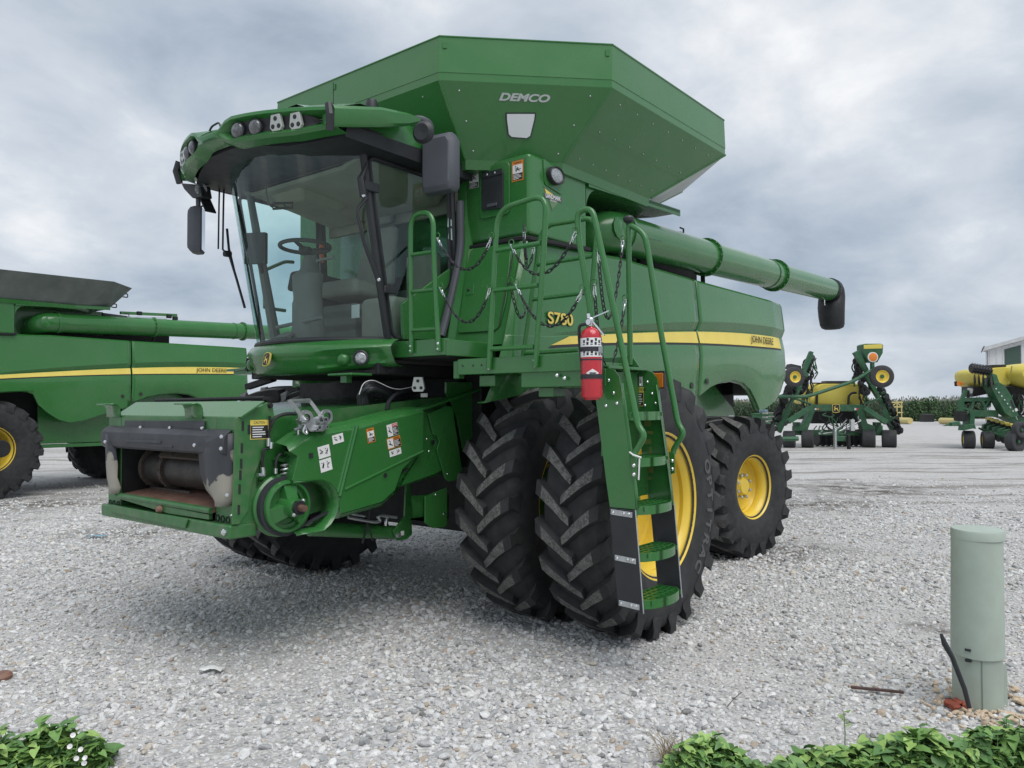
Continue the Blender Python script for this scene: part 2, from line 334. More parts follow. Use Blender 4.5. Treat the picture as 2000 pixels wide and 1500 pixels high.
for s in (1, -1):
    xs = list(np.linspace(.46 if s > 0 else .0, XS+.012, 34))
    rows = side_cols(xs, BOT, s)
    # sloping leading edge
    for j in range(3):
        for p in rows[j]: p.x += max(0, (3.05-p.z))*.36*(1-j/3) if p.z < 3.06 else 0
    MB().grid(rows).build('side_panel', GREENP, COMB, solid=-.012 if s < 0 else .012, smooth=15)
    xs = [XS-.012] + [a for a, b in ARCH if a < XS-.05 and a > -5.3] + [-5.22,-5.30,-5.36]
    xs = sorted(set(xs + list(np.linspace(XS-.012, -5.36, 24))), reverse=True)
    MB().grid(side_cols(xs, ARCH, s)).build('side_panel', GREENP, COMB, solid=-.012 if s < 0 else .012, smooth=15)
    # wheel arch lip
    lip = [V(x, s*1.50, z) for x, z in ARCH[1:9]]
    MB().tube([p+V(0,0,.0) for p in lip], .022, 8).build('arch_lip', GREENP, COMB)
    # stripe: a decal lying on the panel
    def stripe(x0, x1, dz0, dz1, off, m_, nm, tip=False):
        rr = []
        for x in np.linspace(x0, x1, 30):
            c2 = zf(P2, x); c3 = zf(P3, x); fade = min(1, max(0, (.2-x)/1.2)); back = max(0, (-4.9-x)/.45)*.05
            a, b = c2-.010+dz1, c3+dz0
            if tip: t = min(1, max(0, (x0-x)/.28)); a = b+(a-b)*(t)
            row = []
            for t in (0, .5, 1):
                z = a+(b-a)*t; tt = (c2-.006-z)/max(.001, (c2-.006-c3)); y = 1.588-.04*fade + .03*fade*min(1, max(0, tt)) - back + off
                row.append(V(x-(.012 if back else 0)*(3-z), s*y, z))
            rr.append(row)
        MB().grid(rr).build(nm, m_, COMB)
    for x0, x1, tip in ((.17, XS+.02, True), (XS-.02, -5.16, False)):
        stripe(x0+(.035 if tip else 0), x1, -.022, -.002, .0035, INK, 'stripe_border', tip)
        stripe(x0, x1, 0, 0, .006, DECY, 'stripe', tip)
for s in (1, -1):
    rt = V(-s, 0, 0)
    x = -4.42; zc = (zf(P2, x)+zf(P3, x))/2-.002
    jd = text('JOHN DEERE', .120, INK, V(x, s*1.590, zc), rt+V(0,0,.01), (0,0,1), COMB, 'brand_lettering', ext=.0015, squash=1.08); jd['kind'] = 'stuff'
    c = q('p', 1095, 624, y=1.592)
    text('S780', .135, INK, V(c.x, s*1.5915, c.z), rt+V(0,0,.02), (0,0,1), COMB, 'model_number_outline', ext=.001, bold=.0065, squash=1.38)
    text('S780', .135, DECY, V(c.x, s*1.5932, c.z), rt+V(0,0,.02), (0,0,1), COMB, 'model_number', ext=.001, bold=.0028, squash=1.38)
# rear wall, deck, underbody
b_ = MB(); b_.plate([(-5.33,-1.46,1.9),(-5.33,1.46,1.9),(-5.36,1.48,2.6),(-5.36,1.48,3.10),(-5.36,-1.48,3.10),(-5.36,-1.48,2.6)], (.02,0,0)); b_.build('rear_panel', GREENP, COMB)
MB().box((-5.33,-1.42,2.98),(-2.2,1.42,3.06)).build('engine_deck', GREEN, COMB, bevel=.01)
MB().box((-3.7,-1.2,3.0),(-2.26,1.05,3.46)).build('engine_cover', DARK, COMB, bevel=.03)
MB().box((-2.6,1.05,3.0),(-.9,1.22,3.2)).build('auger_trough', DARK, COMB, bevel=.02)
b_ = MB(); b_.box((-4.9,-1.0,1.15),(.35,1.0,2.9)); b_.box((-5.2,-1.15,1.85),(-4.5,1.15,2.9)); b_.build('chassis_body', DARK, COMB, bevel=.02)
for s in (1,-1):
    y0_, y1_ = sorted((s*1.16,s*1.2)); MB().box((-2.35,y0_,.98),(-.95,y1_,1.86)).build('lower_side_panel', GREEN, COMB, bevel=.006); y0_, y1_ = sorted((s*1.10,s*1.25)); MB().box((-2.6,y0_,.90),(-.85,y1_,.97)).build('lower_side_rail', GREEN, COMB, bevel=.006)
b_ = MB()
for s in (1,-1): MB().plate([(-4.62,s*1.17,1.45),(-4.45,s*1.17,1.68),(-3.6,s*1.17,2.1),(-2.6,s*1.17,2.0),(-2.6,s*1.17,1.2),(-4.2,s*1.17,1.3)], (0,-s*.02,0)).build('arch_liner', GREEN, COMB)

b_ = MB(); b_.box((-.25,-1.3,.62),(.25,1.3,1.15)); b_.cyl(V(0,-2.2,.965),V(0,2.2,.965),.16); b_.build('front_axle', DARK, COMB, bevel=.02)
b_ = MB(); b_.box((-3.53,-1.25,.72),(-3.33,1.25,.90)); b_.build('rear_axle', DARK, COMB, bevel=.02)
MB().lathe([(.001,-.05),(.5,-.05),(.56,.0),(.5,.05),(.001,.05)], (0,-1.22,.965), (0,1,0), 24).build('dark_rim_blocker', DARK, COMB)  # dark disc added to block the yellow far rim from view
# round blanks near the seam
for x, z in ((-2.42,1.93),(-2.80,1.98)): MB().lathe([(.001,.003),(.035,.003),(.035,0)], (x,1.580,z), (0,1,0), 16).build('blanking_plug', INK, COMB)
c = q('4', 1445, 352, y=1.175)
MB().box((c.x-.085,1.1715,c.z-.05),(c.x+.085,1.174,c.z+.05)).build('warning_decal', WHITE, COMB)
# ================================================================ tank box behind the cab
z0, z1 = 3.05, 3.735; YB = 1.58
b_ = MB(); b_.box((-.40,.86,z0+.03),(.43,YB,z1)); tb = b_.build('tank_box', GREEN, COMB, bevel=.035, seg=4)
b_ = MB(); b_.box((-.40,-YB,z0+.03),(.04,-.86,z1)); b_.build('tank_box', GREEN, COMB, bevel=.035, seg=4)
b_ = MB(); b_.box((-2.25,-1.5,2.9),(.36,1.02,z1-.02)); b_.build('grain_tank_wall', GREEN, COMB, bevel=.01)
b_ = MB()      # the eave over the auger, and the rounded corner of its opening
b_.plate([V(-.395,1.02,z1-.075),V(-.395,1.60,z1-.075),V(-2.13,1.60,z1-.005),V(-2.13,1.30,z1-.005),V(-1.9,1.02,z1-.03)], (0,0,.03)); 
b_.plate([V(-.40,1.60,z1-.10),V(-2.14,1.60,z1-.035),V(-2.14,1.60,z1+.03),V(-.40,1.60,z1-.04)], (0,-.012,0)); b_.build('auger_eave', GREEN, COMB)
arc = [V(-.40,YB-.01,3.45)] + [V(-.40-.22*(1-math.cos(t)),YB-.01,3.45+.20*math.sin(t)) for t in np.linspace(0, math.pi/2, 8)] + [V(-.40,YB-.01,3.66)]
MB().plate(arc, (0,-.012,0)).build('opening_corner', GREEN, COMB)
# base flange under the tank extension
def ring(xf, a, c, yS, xr, z): return [V(xf,-a,z),V(xf,a,z),V(xf-c,yS,z),V(xr+c,yS,z),V(xr,a,z),V(xr,-a,z),V(xr+c,-yS,z),V(xf-c,-yS,z)]
rb = ring(.60,1.05,.575,1.62,-2.02,3.735); r1 = ring(.945,1.085,.985,2.062,-3.22,4.275); r2 = ring(.945,1.085,.985,2.062,-3.22,4.34); r3 = ring(.93,1.075,.985,2.055,-3.21,4.633)
MB().loft([[p*1 for p in ring(.585,1.04,.57,1.605,-2.0,3.66)], rb]).build('tank_collar', GREEN, COMB)
ext = empty('tank_extension', (0,0,0), COMB)
ctr = V(-1.1,0,4.2)
PAN = {}
for i in range(8):
    j = (i+1) % 8; nm = 'slope_panel'
    mtl = SHEET if i == 3 else GREEN
    def pl(lo, hi, m_, nm, t=.006):
        a, b, c, d = lo[i], lo[j], hi[j], hi[i]; n = (b-a).cross(d-a).normalized()
        if n.dot((a+c)/2-ctr) < 0: n = -n
        o = MB().plate([a, b, c, d], -n*t).build(nm, m_, ext); return n, (a+b+c+d)/4
    PAN[i] = pl(rb, r1, mtl, 'slope_panel'); PAN[i, 's'] = pl(r2, r3, GREEN, 'skirt_panel', .012)
    r1b = [p+(p-ctr).normalized()*-.004 for p in r1]; r2b = [p+(p-ctr).normalized()*-.004 for p in r2]
    pl(r1b, r2b, GREEN, 'skirt_fold', .010)
    # rounded top rim and corner creases
    MB().tube([r3[i], r3[j]], .008, 6).build('rim_bead', GREEN, ext)
    MB().tube([rb[i]+(r1[i]-rb[i])*.02, r1[i]], .011, 6).build('corner_seam', GREEN, ext)
    # bolts
    if i in (0,1,2,7):
        n, c = PAN[i]; bb = MB(); u_ = (r1[j]-r1[i]); ub = rb[j]-rb[i]
        for k_ in range(3 if i != 2 else 3):
            t = .12+.38*k_
            for e_ in np.linspace(.1, .9, 7 if i == 2 else (2 if i == 1 else 4)):
                if i == 1 and .2 < e_ < .8: continue
                p = (rb[i]+(r1[i]-rb[i])*t)*(1-e_) + (rb[j]+(r1[j]-rb[j])*t)*e_
                bb.bolt(p+n*.001, n, .0075, .007)
        bb.build('bolt_row', STEEL, ext)['kind'] = 'stuff'
n, c = PAN[2]; A = rb[2]+(r1[2]-rb[2])*.46; B = rb[3]+(r1[3]-rb[3])*.46; MB().bar(A, B, .03, .012, n).build('panel_lap', GREEN, ext)
# window and name on the front corner panel
n, c = PAN[1]; up = (r1[1]+r1[2]-rb[1]-rb[2]).normalized(); rt = (r1[2]-r1[1]).normalized()
wp = [qp('c', a, b, c, n) for a, b in ((1000,383),(1120,383),(1118,405),(1100,478),(1085,487),(1020,482),(1008,470),(1000,405))]
wpc = sum(wp, V(0,0,0))/len(wp)
MB().plate([wpc+(p-wpc)*1.10+n*.002 for p in wp], n*.008).build('window_gasket', BLACK, ext)
WIN = mat('frosted_window', (.72,.74,.76), .25, spec=.6)
MB().plate([p+n*.009 for p in wp], n*.004).build('tank_window', WIN, ext)
tp = qp('c', 1073, 314, c, n)
DEM = mat('silver_lettering', (.50,.53,.52), .4, metal=.2)
text('DEMCO', .078, DEM, tp+n*.004, rt, up, ext, 'maker_lettering', ext=.0015, squash=1.45, shear=.28, bold=.003)
# upper clips on skirts
for i, ee in ((1,.03),(1,.97),(0,.4)):
    n2, c2 = PAN[i,'s']; a, b = r3[i], r3[(i+1)%8]; p = a+(b-a)*ee-V(0,0,.075); MB().cbox((0,0,0),(.012,.03,.05),Matrix.Rotation(math.atan2(n2.y,n2.x),4,'Z')).build('rim_clip', GREEN, ext).location = p+n2*.008
# ================================================================ auger
AY = 1.42
pts = [q('p', a, b, y=AY) for a, b in ((1206,457),(1378,496),(1512,536),(1618,566))]
d = (pts[3]-pts[0]).normalized(); au = empty('unloading_auger', (0,0,0), COMB)
pts = [pts[0]+d*((p-pts[0]).dot(d)) for p in pts]
MB().cyl(pts[0]-d*.05, pts[1], .192, 32).build('auger_tube', GREEN, au)
MB().cyl(pts[1], pts[2], .187, 32).build('auger_tube', GREEN, au)
MB().cyl(pts[2], pts[3]+d*.05, .178, 32).build('auger_tube', GREEN, au)
for p in pts[1:3]:
    fl = MB().lathe([(.17,-.02),(.222,-.02),(.222,.02),(.17,.02)], p, d, 32)
    for k_ in range(16):
        t = 2*math.pi*k_/16; dd, n_, b2 = frame(d); fl.bolt(p+(n_*math.cos(t)+b2*math.sin(t))*.208-d*.03, -d, .012, .012)
    fl.build('flange', GREEN, au)
MB().lathe([(.19,-.01),(.197,-.01),(.197,.005),(.19,.005)], pts[2]-d*.25, d, 32).build('weld_band', GREEN, au)
# elbow at the front and lower turret
ep = rnd([pts[0]+d*.1, pts[0]-d*.27, pts[0]-d*.30+V(0,-.62,-.22)], .26, 8)
MB().tube(ep, .198, 28).build('elbow', GREEN, au)
MB().lathe([(.19,-.025),(.215,-.025),(.215,.02),(.19,.02)], pts[0]+d*.02, d, 28).build('flange', GREEN, au)
MB().box((-.85,1.2,3.02),(-.45,1.5,3.10)).build('elbow_saddle', GREEN, au, bevel=.02)
b_ = MB(); b_.bar(pts[0]+d*.15-V(0,-.19,.02), pts[0]+d*.55-V(0,-.19,.01), .015, .03); b_.build('tube_lug', GREEN, au)
MB().lathe([(.10,-.03),(.11,.0),(.06,.02),(.001,.02)], pts[0]-d*.22+V(0,.16,0), (0,1,.1), 10).build('elbow_cover', GREEN, au)
# pipe rest on the deck and the small latch on the tube
MB().bar(V(-3.1,1.4,3.05), V(-3.2,1.35,3.22), .05, .05).build('auger_rest', DARK, au)
lp = pts[0]+(pts[1]-pts[0])*.72+V(0,-.02,.19)
b_ = MB(); b_.box(lp-V(.09,.02,0), lp+V(.09,.02,.02)); b_.tube([lp+V(-.03,0,.02), lp+V(-.03,0,.07), lp+V(.05,0,.07)], .01, 6); b_.build('latch', DARK, au)
# end cap and rubber spout
e0 = pts[3]+d*.05
MB().lathe([(.15,-.03),(.195,-.03),(.195,.015),(.15,.015)], e0, d, 28).build('end_ring', BLACK, au)
SPOUT = mat('black_rubber_spout', (.018,.019,.022), .6, var=.2, vscale=8, bump=.15, bscale=12)
rings = []
for k_, (dx, dz, rr, tilt) in enumerate(((-.10,.0,.186,0),(.0,.0,.188,0),(.07,.01,.190,.3),(.11,-.03,.196,.75),(.11,-.13,.208,1.15),(.10,-.27,.208,1.38),(.11,-.42,.200,1.45),(.125,-.56,.188,1.48),(.13,-.61,.165,1.48),(.132,-.635,.11,1.48),(.133,-.64,.03,1.48))):
    ax = (d*math.cos(tilt)+V(0,0,-1)*math.sin(tilt)).normalized(); n_ = V(0,1,0); b2 = ax.cross(n_); c = e0+d*dx+V(0,0,dz)
    rings.append([c+(n_*math.cos(t)*(1+.03*math.sin(3*t+k_))+b2*math.sin(t))*rr for t in np.linspace(0, 2*math.pi, 24, endpoint=False)])
MB().loft(rings).build('rubber_spout', SPOUT, au, smooth=60)
b_ = MB(); b_.tube(rnd([e0-d*.25-V(0,0,.18), e0-d*.25-V(0,0,.26), e0-d*.1-V(0,0,.26)], .03), .008, 6); b_.build('spout_hook', CHROME, au)
# ================================================================ decals
def decal(c, w_, h_, right, up, kind, parent, name='warning_decal'):
    r_ = V(*right).normalized(); u_ = V(*up); u_ = (u_-r_*u_.dot(r_)).normalized(); n = r_.cross(u_)
    def rect(x0, y0, x1, y1, m_, nm, lift, p_):
        o = MB().plate([c+r_*(x0*w_)+u_*(y0*h_)+n*lift, c+r_*(x1*w_)+u_*(y0*h_)+n*lift, c+r_*(x1*w_)+u_*(y1*h_)+n*lift, c+r_*(x0*w_)+u_*(y1*h_)+n*lift], n*.0008).build(nm, m_, p_); return o
    base = {'warn': ORANGE, 'danger': WHITE, 'white': WHITE, 'caution': DECY, 'warnw': ORANGE, 'dangerw': WHITE}[kind]
    o = rect(-.5,-.5,.5,.5, base, name, .001, parent)
    def fig(x0, y0, x1, y1, seed):
        rr = random.Random(seed); mb = MB()
        def P(a, b): return c+r_*((x0+(x1-x0)*a)*w_)+u_*((y0+(y1-y0)*b)*h_)+n*.003
        k = min(w_*(x1-x0), h_*(y1-y0))
        for seg in range(4):
            a, b = rr.uniform(.15,.5), rr.uniform(.15,.85); a2, b2 = rr.uniform(.5,.85), rr.uniform(.15,.85)
            mb.bar(P(a,b), P(a2,b2), k*.09, .0006, n)
        mb.lathe([(k*.09,0),(k*.09,.0006),(.0001,.0006)], P(.3,.8), n, 10); mb.build('pictogram', INK, o)
    def lines(x0, y0, x1, y1, k, m_, seed=1):
        rr = random.Random(seed); mb = MB()
        for i in range(k):
            y = y0+(y1-y0)*(i+.5)/k; e_ = x0+(x1-x0)*rr.uniform(.6,1); t = (y1-y0)/k*.22
            mb.plate([c+r_*(a*w_)+u_*(b*h_)+n*.0026 for a, b in ((x0,y-t),(e_,y-t),(e_,y+t),(x0,y+t))], n*.0005)
        mb.build('small_print', m_, o)
    if kind == 'warn':
        rect(-.42,-.12,.42,.30, WHITE, 'panel', .002, o); fig(-.42,-.12,.42,.30, 3); rect(-.42,-.44,.42,-.13, INK, 'panel', .002, o); lines(-.38,-.42,.38,-.15,4, WHITE)
        text('WARNING', h_*.105, INK, c+u_*(h_*.40)+n*.0022, r_, u_, o, ext=.0004, squash=.85)
    if kind == 'danger':
        rect(-.46,.30,.46,.46, REDP, 'panel', .002, o); text('DANGER', h_*.12, WHITE, c+u_*(h_*.38)+n*.0032, r_, u_, o, ext=.0004, squash=.8)
        rect(-.46,-.48,.46,-.2, INK, 'panel', .002, o); lines(-.4,-.46,.4,-.22,4, WHITE); fig(-.4,-.18,.4,.28, 5)
    if kind == 'warnw':
        rect(-.47,-.42,-.05,.42, WHITE, 'panel', .002, o); fig(-.47,-.42,-.05,.42, 9); rect(-.02,-.44,.47,.22, INK, 'panel', .002, o); lines(.0,-.40,.45,.18,5, WHITE)
        text('WARNING', h_*.16, INK, c+r_*(w_*.22)+u_*(h_*.35)+n*.0022, r_, u_, o, ext=.0004, squash=.8)
    if kind == 'dangerw':
        fig(-.47,-.42,-.05,.42, 9); rect(-.02,-.46,.48,.20, INK, 'panel', .002, o); rect(-.02,.22,.48,.46, REDP, 'panel', .002, o); lines(.0,-.40,.45,.16,5, WHITE)
        text('DANGER', h_*.16, WHITE, c+r_*(w_*.23)+u_*(h_*.34)+n*.0032, r_, u_, o, ext=.0004, squash=.8)
    if kind == 'caution':
        rect(-.46,-.46,.46,.22, INK, 'panel', .002, o); lines(-.38,-.42,.38,.18,5, WHITE); text('CAUTION', h_*.2, INK, c+u_*(h_*.36)+n*.0022, r_, u_, o, ext=.0004, squash=.75)
    if kind == 'white':
        fig(-.45,-.4,.0,.4, int(abs(c.x*1000))); fig(.0,-.4,.45,.4, int(abs(c.z*1000)))
    return o
def emblem(c, w_, h_, right, up, parent):
    r_ = V(*right).normalized(); u_ = V(*up); u_ = (u_-r_*u_.dot(r_)).normalized(); n = r_.cross(u_)
    def shield(k, lift, t, m_, nm, p_):
        pts = rnd([c+r_*(x*w_*k)+u_*(y*h_*k)+n*lift for x, y in ((-.42,-.42),(-.5,.0),(-.44,.44),(0,.5),(.44,.44),(.5,0),(.42,-.42),(0,-.5))], .018, 3, True)
        return MB().plate(pts, n*t).build(nm, m_, p_)
    o = shield(1, 0, .014, DECY, 'emblem', parent); shield(.90, .0142, .001, INK, 'emblem_field', o)
    for i, (x0, y0, x1, y1, t0, t1) in enumerate(((-.16,-.02,.20,-.04,.075,.085),(-.14,.0,-.20,.22,.07,.04),(-.16,.22,-.34,.16,.05,.025),(-.18,.24,-.04,.36,.02,.015),(-.04,.36,.10,.34,.015,.008),(-.10,.32,-.08,.42,.012,.008),(-.14,-.06,-.30,-.14,.05,.028),(-.30,-.14,-.24,-.28,.028,.018),(-.10,-.08,-.20,-.24,.045,.025),(-.20,-.24,-.12,-.32,.022,.015),(.16,-.06,.30,-.18,.07,.04),(.30,-.18,.36,-.40,.03,.016),(.18,-.02,.26,-.24,.05,.03),(.26,-.24,.30,-.42,.024,.014),(.20,.02,.30,.10,.03,.01))):
        x0, y0, x1, y1, t0, t1 = (k_*.82 for k_ in (x0, y0, x1, y1, t0, t1)); A = c+r_*(x0*w_)+u_*(y0*h_)+n*(.0153+.00012*i); B = c+r_*(x1*w_)+u_*(y1*h_)+n*(.0153+.00012*i); d = (B-A).normalized(); sd = n.cross(d)
        MB().plate([A+sd*t0*w_-d*t0*w_*.5, B+sd*t1*w_+d*t1*w_*.5, B-sd*t1*w_+d*t1*w_*.5, A-sd*t0*w_-d*t0*w_*.5], n*.0004).build('leaping_deer', DECY, o)
    return o
# tank box front: hatch, decals, lamp, dealer badge
XF = .43
def hx(z, a, b, x=XF): return q(z, a, b, x=x)
sur = [hx('o', a, b) for a, b in ((490,300),(850,285),(850,880),(500,880))]
sur = [V(XF,1.062,3.70),V(XF,1.385,3.70),V(XF,1.385,3.27),V(XF,1.062,3.27)]
MB().plate(rnd([p+V(.001,0,0) for p in sur], .05, 4, True), (.012,0,0)).build('hatch_surround', GREEN, COMB, bevel=.006)
hp = [hx('o', a, b) for a, b in ((525,360),(790,332),(790,800),(525,828))]
MB().plate(rnd([V(XF+.0135,p.y,p.z) for p in hp], .03, 4, True), (.014,0,0)).build('hatch_door', BLACK, COMB, bevel=.005)
y0, y1 = hp[0].y, hp[1].y
MB().box((XF+.0285,y0+.01,3.60),(XF+.034,y1-.01,3.645)).build('hatch_hinge', BLACK, COMB)
for yy in (y0+.07, y1-.08): MB().bolt(V(XF+.034,yy,3.622), (1,0,0), .010, .007).build('hatch_bolt', CHROME, COMB)
MB().box((XF+.028,y0+.07,3.35),(XF+.04,y1-.06,3.375)).build('hatch_handle', GREYP, COMB, bevel=.004)
for key, (a, b) in (('danger', (412,435)), ('warn', (946,335))):
    c = hx('o', a, b); decal(V(XF+.001,c.y,c.z), .105 if key == 'danger' else .118, .155 if key == 'danger' else .165, (0,1,0), (0,0,1), key, COMB)
# left edge of the front wall: a rounded flange that runs down beside the cab
fl = [V(.41,.885,3.70),V(.42,.845,3.56),V(.45,.855,3.30),V(.49,.90,3.04),V(.60,.955,2.6),V(.72,.985,2.2)]
rows = [[p+V(-.05,-.04,0), p+V(.02,-.035,0), p+V(.035,0,0), p+V(.01,.06,0), p+V(-.06,.08,0)] for p in fl]
MB().grid(rows).build('front_flange', GREENP, COMB)
# lower front wall with the locker door
yl, yr = .93, 1.545
lw = [(3.045,.445),(3.02,.475),(2.6,.60),(2.19,.735)]
MB().grid([[V(x,yl,z), V(x,yr,z), V(x-.03,yr+.03,z)] for z, x in lw]).build('front_wall', GREENP, COMB)
def lx(a, b): 
    P0 = V(.475,1.2,3.02); n = V(2.19-3.02,0,.475-.735).normalized(); return qp('3', a, b, P0, n)
nlw = V(3.02-2.19,0,.735-.475).normalized()
ld = [lx(a, b) for a, b in ((535,360),(800,325),(765,700),(722,860),(690,890),(448,905))]
MB().plate(rnd([p+nlw*.002 for p in ld], .04, 4, True), nlw*.010).build('locker_door', GREENP, COMB, bevel=.004)
lc = [lx(a, b) for a, b in ((510,590),(560,585),(555,655),(505,660))]
MB().plate(rnd([p+nlw*.0125 for p in lc], .015, 3, True), nlw*.003).build('latch_pocket', GREENP, COMB, bevel=.002)
MB().bolt(lx(527,625)+nlw*.016, nlw, .014, .012).build('latch_knob', INK, COMB)
b_ = MB(); b_.tube([lx(822,390)+nlw*.03, lx(800,480)+nlw*.02, lx(722,860)+nlw*.014], .005, 6); b_.build('cable', INK, COMB)
# ledge between box and panels
led = [V(.44,.92,3.045),V(.475,1.5,3.045),V(.44,1.575,3.045),V(-.42,1.585,3.085)]
MB().tube(led, .022, 6).build('ledge_seal', DARK, COMB)
# lamp and badge on the side of the box
c = q('o', 1370, 405, y=YB)
MB().plate(rnd([V(c.x+a,YB+.001,c.z+b) for a, b in ((.14,.12),(.12,-.09),(-.13,-.13),(-.13,.03))], .03, 3, True), (0,.008,0)).build('lamp_plate', GREEN, COMB)
lm = MB().lathe([(.001,.03),(.075,.03),(.095,.05),(.105,.045),(.105,.0)], (0,0,0), (0,1,0), 28); o = lm.build('work_lamp', BLACK, COMB); o.location = (c.x, YB+.008, c.z); o.scale = (1,1,.70)
l2 = MB().lathe([(.001,.052),(.06,.050),(.085,.038),(.085,.03)], (0,0,0), (0,1,0), 28).build('lamp_lens', LENS, o)
bp_ = [q('o', a, b, y=YB) for a, b in ((1252,520),(1478,665),(1475,725),(1360,825),(1262,658))]
GREYD = mat('badge_grey', (.10,.10,.10), .4); BADG = mat('badge_green', (.12,.22,.10), .4)
bd = MB().plate([V(p.x,YB+.001,p.z) for p in (bp_[0], q('o',1395,640,y=YB), bp_[3], q('o',1310,640,y=YB))], (0,.001,0)).build('dealer_badge', GREYD, COMB)
def by(l, off, m_, nm): MB().plate([V(p.x,YB+off,p.z) for p in (q('o', a, b, y=YB) for a, b in l)], (0,.0008,0)).build(nm, m_, bd)
by(((1268,550),(1380,630),(1290,612)), .0025, DECY, 'badge_field'); by(((1262,605),(1480,665),(1478,725),(1268,660)), .0035, GREYD, 'badge_band'); by(((1322,690),(1440,725),(1362,808)), .0025, BADG, 'badge_field')
r_ = (q('o',1478,690,y=YB)-q('o',1265,630,y=YB))
text('LANDMARK', .050, WHITE, V(*( (q('o',1372,662,y=YB)+V(0,.0055,0)) )), r_, (0,0,1), bd, 'badge_lettering', ext=.0004, squash=.78, bold=.001)
text('IMPLEMENT', .020, WHITE, V(*( (q('o',1378,708,y=YB)+V(0,.0055,0)) )), r_, (0,0,1), bd, 'badge_lettering', ext=.0004, squash=.9)
# ================================================================ cab
CAB = empty('cab', (0,0,0), COMB)
def wsx(y, v): return 1.25+.27*v + (.42)*(1-(y/.83)**2)
def wsp(u, v): 
    y = u*(.82+.02*v); return V(wsx(u*.83, v), y, 2.235+v*1.40)
MB().grid([[wsp(u, v) for u in np.linspace(-1, 1, 25)] for v in np.linspace(0, 1, 9)]).build('windshield', GLASS, CAB, smooth=180)
b_ = MB(); b_.tube([wsp(u, 0)+V(.004,0,-.005) for u in np.linspace(-1, 1, 25)], .022, 8); b_.build('windshield_seal', BLACK, CAB)
for s in (1, -1):
    # door pane with its frame, pillars
    A0, A1 = V(1.24,s*.83,2.22), V(1.51,s*.85,3.62); B0, B1 = V(.50,s*.86,2.2), V(.58,s*.86,3.60)
    F = [V(1.21,s*.845,2.25), V(1.47,s*.865,3.58), V(.62,s*.875,3.56), V(.60,s*.875,2.75), V(1.0,s*.86,2.25)] if s > 0 else [V(1.21,s*.845,2.25), V(1.47,s*.865,3.58), V(.62,s*.875,3.56), V(.58,s*.875,2.25)]
    MB().add(F, [tuple(range(len(F)))]).build('door_glass', GLASS, CAB)
    if s > 0: MB().tube(rnd([A0, A0+(A1-A0)*.5+V(.012,0,0), A1], .3), .030, 8).build('front_pillar', BLACK, CAB)
    else:
        MB().tube([V(1.20,-.66,2.2), V(1.48,-.69,3.6)], [.05,.03], 8).build('front_pillar', CABGREY, CAB); MB().tube(rnd([A0, A0+(A1-A0)*.5+V(.012,0,0), A1], .3), .010, 8).build('glass_edge', BLACK, CAB)
    MB().tube([B0, B1], .035, 8).build('rear_pillar', BLACK, CAB)
    MB().tube(rnd([p*1 for p in F], .06, 4, True), .016, 6, closed=True).build('door_frame', BLACK, CAB)
GT = MB().plate([q('1', a, b, y=.885) for a, b in ((1395,1240),(1440,1205),(1715,1005),(1690,1110),(1640,1420),(1590,1450),(1405,1450))], (0,-.03,0)).build('rear_quarter_panel', GREENP, CAB, bevel=.006)
pp = [q('1', a, b, y=.93) for a, b in ((1735,640),(1740,880),(1725,1010),(1690,1170),(1655,1320),(1625,1430))]
MB().tube(rnd(pp, .1), .034, 10).build('drain_hose', GREYP, CAB)
# hinges and grab bar on the door
hg = [V(1.50,.885,3.52), q('m',345,850,y=.89), q('m',375,1030,y=.89), q('m',400,1060,y=.90), q('m',320,1160,y=.90), q('m',315,1250,y=.90), q('k',1020,740,y=.90), q('k',1120,990,y=.90), q('k',1140,1090,y=.89), q('k',1200,1430,y=.87)]
MB().tube(hg, [.010,.026,.030,.018,.012,.012,.014,.022,.024,.012], 8).build('hinge_rod', BLACK, CAB)
for a, b in ((460,935),): 
    c = q('m', a, b, y=.885); MB().cbox(c, (.14,.02,.075)).build('hinge_plate', BLACK, CAB, bevel=.012)
c = q('k', 1210, 1075, y=.885); MB().cbox(c, (.13,.02,.06)).build('hinge_plate', BLACK, CAB, bevel=.012)
for a, b in ((375,1030),): MB().bolt(q('m',a,b,y=.925), (.6,.8,0), .014, .01).build('hinge_bolt', CHROME, CAB)
MB().bolt(q('k',1125,1000,y=.915), (.6,.8,0), .014, .01).build('hinge_bolt', CHROME, CAB)
for a, b, hh in ((1280,1320,.09),(1290,1420,.14)):
    c = q('m', a, b, y=.882); MB().cbox(c, (.055,.002,hh*.8), Matrix.Rotation(-.1,4,'Y')).build('glass_decal', mat('pale_glass_decal', (.45,.62,.58), .5) if 'pale_glass_decal' not in MATS else MATS['pale_glass_decal'], CAB)
# floor, rear wall, headliner
MB().plate([V(1.22,-.83,2.19),V(1.5,-.5,2.19),V(1.63,0,2.19),V(1.5,.5,2.19),V(1.22,.83,2.19),V(.46,.83,2.19),V(.46,-.83,2.19)], (0,0,-.17)).build('cab_floor', CABDARK, CAB)
b_ = MB(); b_.box((.46,-.84,2.2),(.50,.84,2.75)); b_.build('rear_wall', CABGREY, CAB)
b_ = MB(); b_.box((.46,-.84,3.36),(.50,.84,3.62)); b_.build('rear_header', CABTAN, CAB)
MB().add([V(.48,-.8,2.75),V(.48,.8,2.75),V(.48,.8,3.36),V(.48,-.8,3.36)], [(0,1,2,3)]).build('rear_window', GLASS, CAB)
MB().loft([[V(1.50,-.82,3.60),V(1.5,.82,3.60),V(.5,.82,3.58),V(.5,-.82,3.58)],[V(1.52,-.6,3.53),V(1.52,.6,3.53),V(.55,.7,3.42),V(.55,-.7,3.42)]]).build('headliner', CABTAN, CAB, bevel=.04, seg=3)
